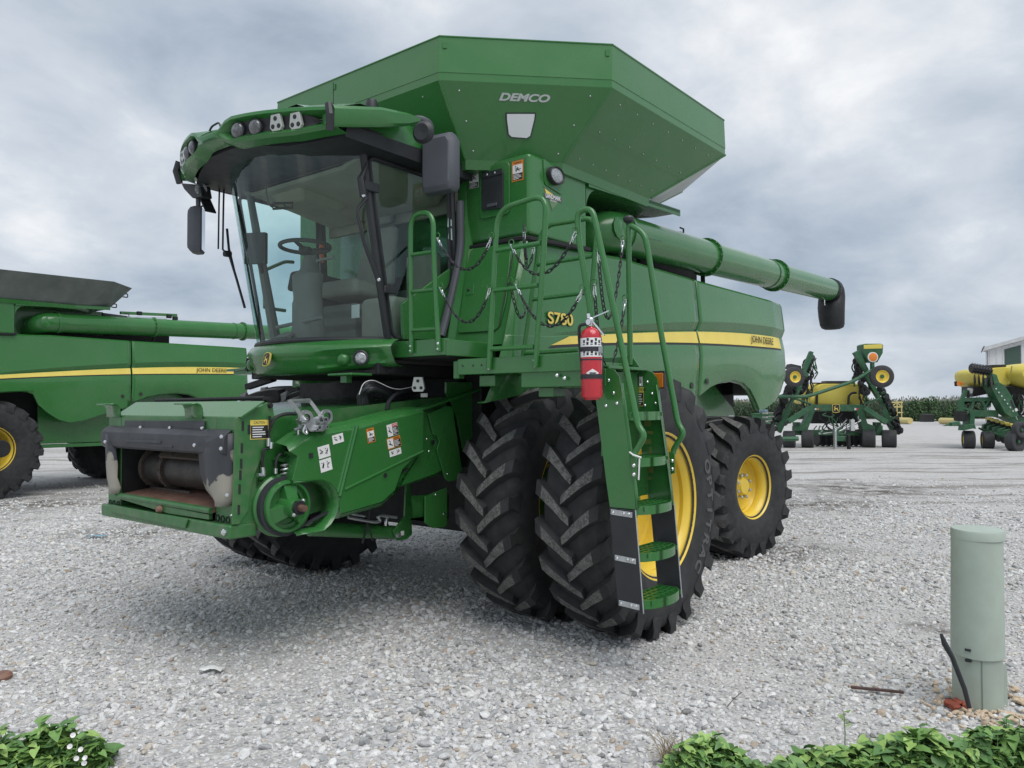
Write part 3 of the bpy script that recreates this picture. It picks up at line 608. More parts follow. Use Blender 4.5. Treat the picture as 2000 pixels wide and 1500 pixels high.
MB().loft([[V(1.45,-.45,3.53),V(1.45,.0,3.53),V(.9,.0,3.5),V(.9,-.45,3.5)],[V(1.38,-.40,3.43),V(1.38,-.06,3.43),V(.98,-.06,3.40),V(.98,-.40,3.40)]]).build('overhead_console', CABTAN, CAB, bevel=.03, seg=3)
# steering column, wheel, seat, console, monitor
sc = V(1.40,0,3.03); ax = V(-.05,-.05,1).normalized(); d_, n_, b2 = frame(ax)
ring_ = [sc+(n_*math.cos(t)+b2*math.sin(t))*.20 for t in np.linspace(0, 2*math.pi, 28, endpoint=False)]
sw_ = MB().tube(ring_, .017, 8, closed=True).build('steering_wheel', CABDARK, CAB)
b_ = MB()
for t in (0.5, 2.6, 4.3): b_.bar(sc-ax*.03, sc+(n_*math.cos(t)+b2*math.sin(t))*.18, .035, .012, ax)
b_.lathe([(.001,.0),(.05,-.0),(.055,-.05),(.001,-.05)], sc-ax*.01, ax, 16); b_.build('wheel_spoke', CABDARK, sw_)
rings = []
for p, a, bb in ((V(1.36,0,2.20),.17,.13),(V(1.365,0,2.40),.145,.12),(V(1.37,0,2.62),.125,.11),(V(1.375,0,2.70),.13,.115),(V(1.37,0,2.80),.15,.11),(V(1.355,0,2.84),.08,.08),(V(1.34,0,2.96),.055,.055)):
    rings.append([p+V(math.cos(t)*bb, math.sin(t)*a, 0) for t in np.linspace(0, 2*math.pi, 16, endpoint=False)])
MB().loft(rings).build('steering_column', CABGREY, CAB, smooth=50)
b_ = MB(); b_.bar(V(1.38,.12,2.90), V(1.30,.24,2.93), .02, .02); b_.tube([V(1.46,-.30,2.38),V(1.46,.30,2.42)], .016, 8); b_.bar(V(1.5,-.2,2.30), V(1.5,-.02,2.30), .12, .02, V(.5,0,1)); b_.build('foot_rest', CABGREY, CAB)
st = empty('operator_seat', (0,0,0), CAB)
MB().loft([[V(.62,-.25,2.62),V(1.08,-.25,2.66),V(1.08,.25,2.66),V(.62,.25,2.62)],[V(.62,-.26,2.74),V(1.10,-.26,2.80),V(1.10,.26,2.80),V(.62,.26,2.74)]]).build('cushion', SEATF, st, bevel=.05, seg=4)
MB().loft([[V(.60,-.24,2.78),V(.70,-.24,2.78),V(.70,.24,2.78),V(.60,.24,2.78)],[V(.52,-.20,3.32),V(.60,-.20,3.34),V(.60,.20,3.34),V(.52,.20,3.32)]]).build('backrest', SEATF, st, bevel=.05, seg=4)
MB().loft([[V(.52,-.12,3.36),V(.59,-.12,3.37),V(.59,.12,3.37),V(.52,.12,3.36)],[V(.50,-.12,3.52),V(.57,-.12,3.53),V(.57,.12,3.53),V(.50,.12,3.52)]]).build('headrest', SEATF, st, bevel=.03, seg=3)
rings = []
for i_ in range(7):
    z = 2.24+i_*.058; k_ = .20+(.03 if i_ % 2 else 0); rings.append([V(.85+a*k_, b*k_*1.05, z) for a, b in ((-1,-1),(1,-1),(1,1),(-1,1))])
MB().loft(rings).build('suspension_bellows', CABGREY, st, bevel=.015)
c = q('k', 955, 1230, x=1.11); MB().plate([c+V(0,a,b) for a, b in ((-.05,-.055),(.05,-.055),(.05,.055),(-.05,.055))], (.003,0,0)).build('instruction_card', WHITE, st)
MB().loft([[V(.60,-.50,2.68),V(1.20,-.55,2.74),V(1.20,-.33,2.74),V(.60,-.31,2.68)],[V(.60,-.50,2.86),V(1.16,-.55,2.92),V(1.16,-.33,2.92),V(.60,-.31,2.86)]]).build('armrest_console', CABDARK, CAB, bevel=.03, seg=3)
MB().box((.55,-.62,2.2),(1.1,-.36,2.68)).build('console_base', CABGREY, CAB, bevel=.04, seg=3)
MB().box((.55,.34,2.2),(1.12,.74,2.60)).build('buddy_seat', SEATF, CAB, bevel=.06, seg=3)
MB().box((.53,.36,2.6),(.62,.72,3.02)).build('buddy_seat_back', SEATF, CAB, bevel=.03, seg=3)
c = q('k', 225, 770, y=-.62); mn = MB().cbox(c, (.05,.20,.27), Matrix.Rotation(.5,4,'Z')).build('display_monitor', CABDARK, CAB, bevel=.008)
b_ = MB(); b_.tube([c+V(-.02,0,-.1), V(1.25,-.72,2.75), V(1.24,-.80,2.6)], .018, 8); b_.build('monitor_arm', CABDARK, CAB)
c = q('k', 715, 800, y=-.35); b_ = MB(); b_.tube([c+V(0,0,.09), c+V(.02,0,.02), c-V(.0,0,.09)], [.02,.026,.016], 10); b_.build('safety_lever', mat('orange_red_plastic', (.55,.10,.02), .4), CAB)
c = q('k', 730, 505, y=-.86); MB().plate([c+V(a,-.003,b) for a, b in ((-.07,-.09),(.09,-.08),(.075,.12),(-.09,.10))], (0,-.002,0)).build('window_notice', mat('grey_notice', (.16,.17,.16), .6, var=.4, vscale=25), CAB)
# interior mirror frame, hand rails on the far side
b_ = MB(); p0 = q('k',300,370,y=-.1); b_.tube(rnd([p0+V(0,0,.06), p0, q('k',320,450,y=-.1), q('k',350,470,y=-.1)], .03), .008, 6)
fr_ = [q('k',a,b,y=-.1) for a, b in ((350,440),(495,435),(492,470),(350,480))]; b_.tube(fr_, .010, 6, closed=True); b_.tube([q('k',420,435,y=-.1), q('k',450,475,y=-.1)], .008, 6); b_.build('inner_mirror_frame', CABDARK, CAB)
hr_ = [q('k',500,870,y=-1.0), q('k',440,865,y=-1.0), q('k',265,940,y=-1.0), q('k',285,960,y=-1.0), q('k',290,1200,y=-1.0)]
b_ = MB(); b_.tube(rnd(hr_, .04), .017, 8); b_.tube([q('k',295,1205,y=-1.0), q('k',440,1225,y=-1.0)], .017, 8); b_.build('far_handrail', GREEN, COMB)
# ---------------------------------------------------------------- roof
def rx(y): return 2.27-.35*y*y
rf_rows = []
for u in np.linspace(-1, 1, 31):
    y = u*1.02; pod = min(1, max(0, (abs(y)-.13)/.10)); x = rx(y)
    zt = 3.735+.075*pod - (.015*(abs(y)-.5) if abs(y) > .5 else 0); zb = 3.665-.05*pod*(1 if abs(y) < .75 else max(.2, 1-(abs(y)-.75)/.27*.8))
    rf_rows.append([V(x-.50,y*.98,3.90+.02*(1-u*u)), V(x-.22,y,zt+.06+.02*pod), V(x-.05-.02*pod,y,zt+.02), V(x,y,zt-.005), V(x+.005,y,zt-.03), V(x-.03*pod,y,zt-.045), V(x-.09*pod,y,zt-.065), V(x-.09*pod,y,zb+.075), V(x-.03*pod,y,zb+.045), V(x-.01,y,zb+.025), V(x-.03,y,zb), V(x-.12,y*.99,zb-.015)])
roof = MB().grid(rf_rows).build('roof_visor', GREENP, CAB, smooth=42)
# main roof shell behind the visor
rows = []
for x, hw, zc in ((1.95,.80,3.90),(1.55,.98,3.945),(1.0,1.0,3.95),(.55,.96,3.93),(.44,.90,3.88)):
    rows.append([V(x,-hw,3.72),V(x,-hw+.02,zc-.07),V(x,-hw*.8,zc-.01),V(x,0,zc),V(x,hw*.8,zc-.01),V(x,hw-.02,zc-.07),V(x,hw,3.72)])
MB().grid(rows).build('roof_shell', GREENP, CAB, smooth=50)
# black underside
und = [V(2.13,-.25,3.63),V(2.0,-.60,3.58),V(1.80,-.98,3.62),V(.45,-.99,3.62),V(.45,.99,3.62),V(1.80,.98,3.62),V(2.0,.60,3.58),V(2.13,.25,3.63)]
top = [p+V(-.02 if p.x > 1 else 0,0,.12) for p in und]
MB().loft([[V(1.62,-.3,3.60),V(1.6,-.6,3.59),V(1.50,-.85,3.585),V(.50,-.86,3.585),V(.50,.86,3.585),V(1.50,.85,3.585),V(1.6,.6,3.59),V(1.62,.3,3.60)], und, top]).build('roof_underside', BLACK, CAB, smooth=30)
# side visors (wings)
for s in (1, -1):
    a = V(1.93,s*1.01,3.72); b = V(1.22,s*1.13,3.865)
    sec = lambda p, k, t: [p+V(0,0,.075*k)+V(-.0,s*-.10,.01), p+V(0,s*.02,.075*k), p+V(0,s*.035,.05*k), p+V(0,s*.030,-.05*k), p+V(0,s*.015,-.075*k), p+V(0,s*-.10,-.06*k)]
    MB().loft([sec(a,1,0), sec(a+(b-a)*.5+V(0,s*.03,0),.95,0), sec(b+(a-b)*.14,.62,0), sec(b,.18,0)]).build('side_visor', GREENP, CAB, smooth=30)
    MB().tube([V(1.95,s*1.005,3.80),V(1.96,s*1.035,3.72),V(1.94,s*1.01,3.62)], .028, 8).build('visor_joint', BLACK, CAB)
    # the grey band below the roof line
    MB().plate([V(1.80,s*.985,3.62),V(1.78,s*.99,3.71),V(.46,s*.995,3.72),V(.46,s*.99,3.60)], (0,s*.012,0)).build('gutter_band', BLACK, CAB)
# lamps in the visor
def lampdir(s): return V(.95, s*.25, -.12).normalized()
for s in (1, -1):
    for y in (.30, .455):
        p = V(rx(y)-.05, s*y, 3.705); ax = lampdir(s)
        lo = MB().lathe([(.001,-.10),(.045,-.10),(.058,-.04),(.062,.03),(.055,.035)], p, ax, 24).build('round_lamp', BLACK, CAB, smooth=40)
        MB().lathe([(.0005,.055),(.03,.050),(.048,.040),(.056,.030)], p, ax, 20).build('lamp_lens', LENSD, lo, smooth=60)
    for y in (.63, .765):
        p = V(rx(y)-.02, s*y, 3.715); ax = lampdir(s); up = V(0,0,1); rt_ = up.cross(ax).normalized(); up = ax.cross(rt_)
        pts = [p+rt_*a+up*b for a, b in ((-.038,.055),(.038,.055),(.055,-.035),(.035,-.06),(-.035,-.06),(-.055,-.035))]
        lo = MB().plate([v-ax*.02 for v in pts], ax*.03).build('led_lamp', LEDG, CAB, bevel=.004)
        for a, b in ((0,.025),(-.026,-.028),(.026,-.028)): MB().lathe([(.001,.0122),(.013,.0122),(.013,.010),(.017,.010)], p+rt_*a+up*b, ax, 14).build('led_reflector', INK, lo)
        MB().cyl(p+up*.05-ax*.03, p+up*.085-ax*.03, .02, 10).build('lamp_bracket', STEEL, lo)
    b_ = MB()
    rec = [V(rx(y)-.095, s*y, z) for y, z in ((.24,3.73),(.30,3.76),(.80,3.75),(.86,3.72),(.84,3.68),(.72,3.655),(.30,3.655),(.24,3.68))]
    rows = []
    for y in np.linspace(.215, .915, 18):
        k_ = 1-abs((y-.565)/.355)**4; rows.append([V(rx(y)-.036, s*y, 3.710+.062*k_), V(rx(y)-.05, s*y, 3.712), V(rx(y)-.036, s*y, 3.710-.070*k_)])
    MB().grid(rows).build('lamp_recess', INK, CAB)
b_ = MB(); c = q('h',440,310,x=2.1); b_.tube(rnd([c+V(0,-.12,-.03),c+V(0,-.06,.04),c+V(0,.05,.05),c+V(0,.09,-.02)], .03), .008, 6); b_.build('roof_handle', BLACK, CAB)
# aerial, beacon puck
c = q('p', 651, 212, x=1.6); MB().tube([c-V(0,0,.03), c+V(0,0,.20)], .0035, 6).build('aerial', BLACK, CAB)
c = q('m', 460, 80, x=1.3); MB().lathe([(.001,.04),(.04,.035),(.05,.0),(.05,-.05),(.001,-.05)], c, (0,0,1), 16).build('roof_antenna', BLACK, CAB)
# mirrors
def mirror(nm, c, sx, sy, sz, rot):
    M = Matrix.Rotation(rot, 4, 'Z'); rings = []
    for dx, k in ((-sx*.5,.90),(-sx*.42,.98),(0,1),(sx*.3,.95),(sx*.5,.80)):
        rings.append([c+(M @ V(dx, y*sy*k, z*sz*k)) for y, z in ((-.42,-.5),(.42,-.5),(.5,-.42),(.5,.38),(.38,.5),(-.38,.5),(-.5,.42),(-.5,-.42))])
    o = MB().loft(rings).build(nm, GREYP, CAB, bevel=.012, seg=3)
    MB().loft([[c+(M @ V(-sx*.51, y*sy*.85, z*sz*.88)) for y, z in ((-.5,-.5),(.5,-.5),(.5,.5),(-.5,.5))],[c+(M @ V(-sx*.505, y*sy*.85, z*sz*.88)) for y, z in ((-.5,-.5),(.5,-.5),(.5,.5),(-.5,.5))]]).build('mirror_glass', MIRR, o)
    return o
mc = (q('p',832,265,x=1.0)+q('p',888,378,x=1.0))/2; mL = mirror('side_mirror', mc, .13, .30, .46, R(8))
a = q('m',960,215,x=1.12); MB().tube(rnd([a+V(0,-.1,0), a, q('m',1075,270,x=1.03), q('m',1080,400,x=1.0)], .10, 8), .026, 10).build('mirror_arm', GREYP, mL)
c = q('m',985,360,x=1.30); MB().lathe([(.001,.0),(.06,.01),(.085,-.02),(.07,-.06),(.001,-.07)], c, (.9,.3,-.1), 20).build('horn_cup', BLACK, CAB)
mc = q('p',383,450,x=1.80); mR = mirror('side_mirror', mc, .12, .17, .40, R(-40))
a = q('h',275,930,x=1.80); MB().tube(rnd([q('h',300,830,x=1.85), a, q('h',280,1090,x=1.80)], .05), .020, 8).build('mirror_arm', GREYP, mR)
MB().plate([q('h',a,b,x=1.86) for a, b in ((110,810),(290,825),(310,940),(215,950),(140,870))], (-.10,0,0)).build('mirror_bracket', BLACK, mR, bevel=.01)
MB().lathe([(.001,.01),(.05,.01),(.05,-.02)], q('h',302,870,x=1.84), (.5,.8,0), 14).build('round_lens', LENS, mR).scale = (1,1,1)
b_ = MB(); b_.bar(q('h',330,935,x=1.75), q('h',395,1085,x=1.75), .10, .012); b_.tube([q('h',300,1040,x=1.78), q('h',350,1000,x=1.76)], .008, 6); b_.build('spot_mirror', BLACK, mR)
# wiper: a parallel arm hanging outside the far corner
wb = [q('h',600,590,y=-.80), q('h',520,820,y=-.84), q('h',515,1020,y=-.84), q('1',345,920,y=-.82), q('1',375,960,y=-.80)]
b_ = MB(); b_.tube(wb, .009, 6); b_.tube([p+V(.03,-.02,0) for p in wb[:4]], .008, 6)
b_.tube([q('1',370,800,y=-.83), q('1',385,960,y=-.82), q('1',425,1090,y=-.80), q('1',475,1265,y=-.77)], .012, 6); b_.tube([q('1',385,920,y=-.83), q('1',435,1130,y=-.79), q('1',470,1260,y=-.78)], .007, 6); b_.cyl(q('1',355,945,y=-.82), q('1',390,950,y=-.82), .028, 10); b_.build('wiper', BLACK, CAB)
# ---------------------------------------------------------------- front fascia under the windscreen
def fx(y): return 1.695-.50*y*y
rows = []
for u in np.linspace(-1, 1, 85):
    y = u*.925; x = fx(y); a = abs(y); row = []
    lift = .055*max(0, a-.35)/.5
    for z, dx in ((2.232,-.055),(2.205,-.005),(2.17,.022),(2.135+.03*max(0,a-.4),.036),(2.125+.03*max(0,a-.4),.036),(2.10,.026),(2.085,.022),(2.07,.018),(2.055,.012),(2.04,.006),(2.025,.0),(2.0,-.01),(1.975,-.04),(1.965,-.12)):
        zz = z + lift*(1-(z-1.965)/.27)*1.0
        inr = 1/(1+math.exp(-(a-.475-(.0 if z > 2.06 else (2.06-z)*-1.2))*60)) * (1/(1+math.exp(-(.86-a)*80)))
        inz = 1/(1+math.exp(-(2.118+.03*max(0,a-.4)-z)*220))/(1+math.exp(-(z-2.012)*200))
        row.append(V(x+dx-.040*inr*inz, y, zz))
    rows.append(row)
MB().grid(rows).build('front_fascia', GREENP, CAB, smooth=40)
for s in (1, -1):
    y = .735; p = V(fx(y)-.005, s*y, 2.083); ax = V(.78, s*.55, .0).normalized()
    lo = MB().lathe([(.001,.0),(.055,.0),(.060,.035),(.050,.042),(.046,.036)], p, ax, 28).build('headlamp', BLACK, CAB, smooth=40)
    MB().lathe([(.0005,.046),(.025,.044),(.042,.038),(.046,.032)], p, ax, 24).build('lamp_lens', LENS, lo, smooth=60)
    p = V(fx(.60)-.03, s*.605, 2.075); MB().ball(p, .055, 16, (1,1,1)).build('blank_dome', GREENP, CAB, smooth=180)
emblem(V(fx(0)+.052, .0, 2.085)+V(0,.0,0), .088, .118, (0,1,0), (-.25,0,1), CAB)
# cab under-structure
MB().box((.5,-.84,1.96),(1.35,.84,2.05)).build('cab_subframe', DARK, CAB, bevel=.01)
MB().plate([V(1.2,-.86,1.96),V(1.35,-.8,1.965),V(1.58,-.3,1.965),V(1.58,.3,1.965),V(1.35,.8,1.965),V(1.2,.86,1.98)], (0,0,.03)).build('fascia_tray', DARK, CAB)
c = q('n', 1440, 680, x=1.5); MB().box(c-V(.15,.15,.008), c+V(.06,.13,.012)).build('fascia_step', GREEN, CAB, bevel=.008)
MB().cbox(c-V(.0,.0,.035), (.05,.07,.05)).build('step_bracket', GREEN, CAB)
# ================================================================ feeder house
FH = empty('feeder_house', (0,0,0), COMB)
b_ = MB(); b_.hexa([V(2.38,-.76,.93),V(2.38,.76,.93),V(.55,.76,1.18),V(.55,-.76,1.18),V(2.38,-.76,1.62),V(2.38,.76,1.62),V(.55,.76,1.80),V(.55,-.76,1.80)])
# hollow mouth: build the shell as walls
SH = MB()
SH.hexa([V(2.42,-.78,.90),V(2.42,.78,.90),V(.55,.78,1.16),V(.55,-.78,1.16),V(2.42,-.78,.94),V(2.42,.78,.94),V(.55,.78,1.20),V(.55,-.78,1.20)]); SH.build('floor_pan', GREEN2, FH)
SH = MB(); SH.hexa([V(2.42,-.78,1.60),V(2.42,.78,1.60),V(.55,.78,1.76),V(.55,-.78,1.76),V(2.42,-.78,1.64),V(2.42,.78,1.64),V(.55,.78,1.80),V(.55,-.78,1.80)]); SH.build('top_cover', GREEN, FH)
for s in (1,-1):
    SH = MB(); SH.hexa([V(2.42,s*.76,.90),V(2.42,s*.79,.90),V(.55,s*.79,1.16),V(.55,s*.76,1.16),V(2.42,s*.76,1.64),V(2.42,s*.79,1.64),V(.55,s*.79,1.80),V(.55,s*.76,1.80)]); SH.build('side_wall', GREEN2, FH)
MB().box((1.45,-.75,.98),(1.5,.75,1.66)).build('inner_baffle', DARK, FH)
X0 = 2.55
def face(nm, y0, z0_, y1, z1_, x0=2.40, x1=X0, m_=GREEN2, bev=.008, par=None): return MB().box((x0,y0,z0_),(x1,y1,z1_)).build(nm, m_, par or FH, bevel=bev)
face('face_post', -.905, .97, -.70, 1.655); face('face_post', .63, .97, .865, 1.655)
face('face_beam', -.70, 1.44, .63, 1.655, x0=2.42, x1=2.548)
# bottom beam, a stepped bar
b_ = MB(); b_.box((2.40,-.91,.885),(2.60,.87,.975)); b_.build('bottom_beam', GREEN2, FH, bevel=.015, seg=3)
b_ = MB(); b_.plate([V(2.603,-.72,.93),V(2.603,.36,.91),V(2.603,.40,.975),V(2.603,-.72,.985)], (.012,0,0)); b_.build('beam_pad', GREEN2, FH, bevel=.004)
# lip below the floor: two tapering plates with the pivot bolt
lp_ = MB(); lp_.plate([V(2.552,-.69,1.045),V(2.552,.60,1.02),V(2.552,.60,.985),V(2.552,.08,.98),V(2.552,-.66,1.03)], (.03,0,0)); lp_.build('lip_plate', GREEN2, FH, bevel=.004)
MB().lathe([(.001,.03),(.016,.03),(.022,.018),(.03,.0)], V(2.585,-.02,1.005), (1,0,0), 14).build('pivot_bolt', RUST, FH)
lip2 = MB(); lip2.tube([V(2.575,-.69,1.055), V(2.575,.62,1.045)], .022, 8); lip2.build('floor_lip', GREEN2, FH)
# rusty floor
MB().hexa([V(2.57,-.69,1.03),V(2.57,.62,1.03),V(1.5,.62,1.17),V(1.5,-.69,1.17),V(2.57,-.69,1.062),V(2.57,.62,1.062),V(1.5,.62,1.20),V(1.5,-.69,1.20)]).build('feed_floor', RUST, FH)
for s, y in ((1,-.70),(1,.605)): MB().box((1.5,y,1.0),(2.54,y+.02,1.60)).build('throat_side', DARK, FH)
# drum with rings and conveyor slats
dc = V(2.30,0,1.255)
dr = MB().lathe([(.001,-.66),(.135,-.66),(.135,.59),(.001,.59)], dc, (0,1,0), 32).build('front_drum', DIRTY, FH, smooth=40)
for y in (-.60,-.31,.37,.53):
    o = MB().lathe([(.13,-.022),(.158,-.022),(.158,.022),(.13,.022)], dc+V(0,y,0), (0,1,0), 24); 
    for k in range(14):
        t = 2*math.pi*k/14; o.bolt(dc+V(math.cos(t)*.157,y,math.sin(t)*.157), V(math.cos(t),0,math.sin(t)), .010, .008)
    o.build('feeder_chain', mat('rusty_chain', (.07,.055,.045), .7, var=.3, vscale=30) if 'rusty_chain' not in MATS else MATS['rusty_chain'], dr)
def slat(a, y0, y1):
    p = dc+V(math.cos(a)*.168,0,math.sin(a)*.168); M = Matrix.Translation(p) @ Matrix.Rotation(-a,4,'Y'); o = MB().box((-.012,y0,-.025),(.012,y1,.025), M)
    o.box((.0122,y0+.02,-.018),(.018,y0+.18,.018), M); o.box((.0122,y1-.2,-.018),(.018,y1-.02,.018), M); o.build('conveyor_slat', MATS['rusty_chain'], dr, bevel=.003)
slat(R(42), -.33, .42); slat(R(-78), -.64, -.05); slat(R(-78), .25, .58)
# black rubber hood
hood = [(2.553,1.585),(2.59,1.565),(2.615,1.54),(2.622,1.48),(2.61,1.435),(2.59,1.42),(2.553,1.42)]
MB().loft([[V(x*(1) if j not in (0,5) else 2.553+(x-2.553)*.9, y, z-.01) for x, z in hood] for j, y in enumerate((-.90,-.86,-.80,.70,.78,.815))]).build('rubber_hood', HOODM, FH, bevel=.006)
b_ = MB(); b_.bar(V(2.622,-.45,1.47), V(2.622,.05,1.475), .012, .02); b_.bar(V(2.617,-.10,1.45), V(2.617,.2,1.45), .012, .02); b_.build('hood_rib', HOODM, FH, bevel=.004)
MB().plate([V(2.551,a,b) for a, b in ((-.62,1.565),(-.62,1.615),(.50,1.625),(.50,1.57))], (.012,0,0)).build('hood_flange', HOODM, FH, bevel=.003)
def worn(name):
    M = mat(name, (.075,.080,.092), .5); t = M.node_tree; b = t.nodes['Principled BSDF']; tcn = t.nodes.new('ShaderNodeTexCoord'); n = t.nodes.new('ShaderNodeTexNoise'); n.inputs['Scale'].default_value = 4.5; n.inputs['Detail'].default_value = 5
    mp = t.nodes.new('ShaderNodeMapping'); mp.inputs['Location'].default_value = (.4,.35,.2); t.links.new(tcn.outputs['Object'], mp.inputs[0]); t.links.new(mp.outputs[0], n.inputs[0])
    r_ = t.nodes.new('ShaderNodeValToRGB'); r_.color_ramp.elements[0].position = .49; r_.color_ramp.elements[0].color = (.040,.043,.050,1); r_.color_ramp.elements[1].position = .51; r_.color_ramp.elements[1].color = (.30,.285,.24,1)
    sz = t.nodes.new('ShaderNodeSeparateXYZ'); t.links.new(tcn.outputs['Object'], sz.inputs[0]); ad = t.nodes.new('ShaderNodeMath'); ad.operation = 'MULTIPLY_ADD'; ad.inputs[1].default_value = -1.1; ad.inputs[2].default_value = 1.42; t.links.new(sz.outputs[2], ad.inputs[0]); a2 = t.nodes.new('ShaderNodeMath'); t.links.new(ad.outputs[0], a2.inputs[0]); t.links.new(n.outputs[0], a2.inputs[1]); t.links.new(a2.outputs[0], r_.inputs[0]); t.links.new(r_.outputs[0], b.inputs['Base Color']); return M
WORN = worn('worn_rubber_flap')
XR = 2.585
def dflap(l, x=XR): return [q('d', a, b, x=x) for a, b in l]
def flap(outer, inner, nm):      # strip between two edges, bulging forward in the middle
    rows = []
    for (a, b) in zip(outer, inner):
        A, B = dflap((a, b), XR); rows.append([A+V(-.03,0,0), A+(B-A)*.25+V(.03,0,0), A+(B-A)*.6+V(.035,0,0), B+V(.0,0,0)])
    MB().grid(rows).build(nm, WORN, FH, solid=.008, smooth=60)
flap([(1255,330),(1255,500),(1255,700),(1252,900),(1245,990),(1200,1050)], [(930,400),(940,560),(955,730),(1010,880),(1080,970),(1110,1035)], 'rubber_flap')
flap([(60,340),(60,480),(62,640),(75,760),(90,840),(100,920)], [(135,330),(140,500),(155,640),(150,760),(185,860),(165,920)], 'rubber_flap')
for a, b in ((335,275),(620,280),(935,282),(90,412),(965,445),(1230,362),(1225,478),(1220,935),(130,862)): MB().bolt(q('d', a, b, x=2.60)+V(.0 if b > 700 or b < 300 else .045,0,0)+V(-.03 if b < 300 else (-.0),0,0), (1,0,.1), .014, .012).build('hood_bolt', CHROME, FH)
# top rail, saddle hooks, rear lip
MB().plate([V(2.545,-.80,1.655),V(2.545,.90,1.655),V(2.41,.95,1.755),V(2.41,-.76,1.755)], (-.006,0,-.008)).build('top_rail', GREEN, FH)
MB().tube([V(2.36,-.55,1.765),V(2.36,.88,1.775)], .014, 8).build('top_rod', DARK, FH)
for y in (-.80, .37):
    rows = [[V(x, y+k, z) for k in (-.11,.11)] for x, z in ((2.645,1.742),(2.60,1.745),(2.575,1.735),(2.562,1.71),(2.556,1.675),(2.556,1.64))]
    MB().grid(rows).build('saddle_hook', GREEN, FH, solid=.010)
# small round holes on the lower corners
HOLE = INK
for y in (-.86,-.80,-.73): MB().lathe([(.014,.001),(.022,.001),(.022,.004),(.014,.004)], V(2.551,y,.985), (1,0,0), 14).build('socket_ring', DARK, FH)
for y in (.655,.715,.775): MB().lathe([(.016,.001),(.024,.001),(.024,.005),(.016,.005)], V(2.551,y,1.0-.02*(y-.6)), (1,0,0), 14).build('socket_ring', DARK, FH)
MB().bolt(V(2.60,.82,.93), (1,0,0), .024, .02).build('beam_bolt', CHROME, FH)
MB().bolt(V(2.551,.82,1.03), (1,0,0), .01, .01).build('beam_bolt', CHROME, FH)
# side gusset with slots
YP = .868
gs = [q('2', a, b, y=YP) for a, b in ((868,553),(930,520),(1020,480),(1060,455),(1095,470),(1105,530),(1085,560),(1085,735),(1035,775),(995,870),(968,955),(950,1110),(890,1200),(850,1200))]
gp = MB().plate(gs, (0,.012,0)).build('side_gusset', GREEN2, FH, bevel=.003)
for a, b in ((920,600),(914,735),(910,830),(905,900),(900,985),(895,1112)):
    c = q('2', a, b, y=YP+.013); MB().cbox(c, (.016,.003,.062)).build('slot', INK, gp)
c = q('2', 958, 622, y=YP+.013); MB().cbox(c, (.02,.003,.06)).build('slot', INK, gp)
c = q('2', 1020, 622, y=YP+.0125); decal(c, .135, .125, (-1,0,0), (0,0,1), 'caution', FH, 'caution_decal')
c = q('2', 1078, 475, y=YP); MB().lathe([(.001,.03),(.014,.03),(.022,.0)], c, (0,1,0), 12).build('pin', DARK, FH)
# inner side plates behind gusset
MB().plate([q('e', a, b, y=.80) for a, b in ((290,340),(480,330),(560,400),(560,560),(480,700),(470,820),(380,880),(200,870),(230,620),(300,560))], (0,-.02,0)).build('inner_plate', GREEN, FH)
MB().hexa([q('e',380,575,y=.90),q('e',530,480,y=.90),q('e',600,520,y=.88),q('e',465,640,y=.88),q('e',380,575,y=.83),q('e',530,480,y=.83),q('e',600,520,y=.83),q('e',465,640,y=.83)]).build('corner_bracket', GREEN, FH)
b_ = MB(); b_.plate([q('e', a, b, y=.88) for a, b in ((370,700),(500,640),(520,715),(410,720))], (0,-.08,0)); b_.build('spring_bracket', GREEN, FH)
sp_ = q('e', 425, 790, y=.90); pts_ = [sp_+V(math.cos(t)*.026, math.sin(t)*.026, -.05+t*.0045) for t in np.linspace(0, 22, 60)]
MB().tube(pts_, .007, 6).build('tension_spring', STEEL, FH)
for ra in ([(295,320),(300,420),(285,470),(300,560),(290,600),(235,610),(235,680),(225,700),(235,760),(245,830),(190,830)], [(345,820),(345,720),(370,660),(440,620)]):
    pts_ = [q('e', a, b, y=.90) for a, b in ra]; MB().tube(rnd(pts_, .02), .009, 8).build('grease_hose', INK if ra[0][0] == 345 else DARK, FH)
for a, b, a2, b2 in ((285,510,283,580),(310,545,305,600),(235,760,242,830),(345,770,345,815),(190,830,245,830)): MB().cyl(q('e',a,b,y=.905), q('e',a2,b2,y=.905), .014, 10).build('hose_fitting', CHROME, FH)
# drive pulley
pc = q('e', 390, 1090, y=.89)
MB().lathe([(.001,-.03),(.205,-.03),(.205,.0),(.19,.012),(.175,.012),(.001,.012)], pc, (0,1,0), 48).build('pulley_back_disc', GREEN, FH)
MB().lathe([(.16,.014),(.192,.014),(.196,.03),(.196,.062),(.16,.062)], pc, (0,1,0), 48).build('drive_belt', BELT, FH)
pl_ = MB().lathe([(.12,.062),(.172,.062),(.174,.074),(.168,.092),(.150,.096),(.146,.085),(.144,.05),(.001,.045)], pc, (0,1,0), 48).build('drive_pulley', GREEN, FH)
for t in (R(95), R(215), R(335)):
    e_ = V(math.cos(t),0,math.sin(t)); p_ = V(-math.sin(t),0,math.cos(t)); MB().hexa([pc+e_*.04+p_*.045+V(0,.05,0),pc+e_*.04-p_*.045+V(0,.05,0),pc+e_*.15-p_*.055+V(0,.05,0),pc+e_*.15+p_*.055+V(0,.05,0),pc+e_*.04+p_*.04+V(0,.13,0),pc+e_*.04-p_*.04+V(0,.13,0),pc+e_*.15-p_*.05+V(0,.078,0),pc+e_*.15+p_*.05+V(0,.078,0)]).build('pulley_spoke', GREEN, pl_)
MB().lathe([(.07,.05),(.062,.15),(.055,.19),(.001,.19)], pc, (0,1,0), 24).build('pulley_hub', GREEN, pl_)
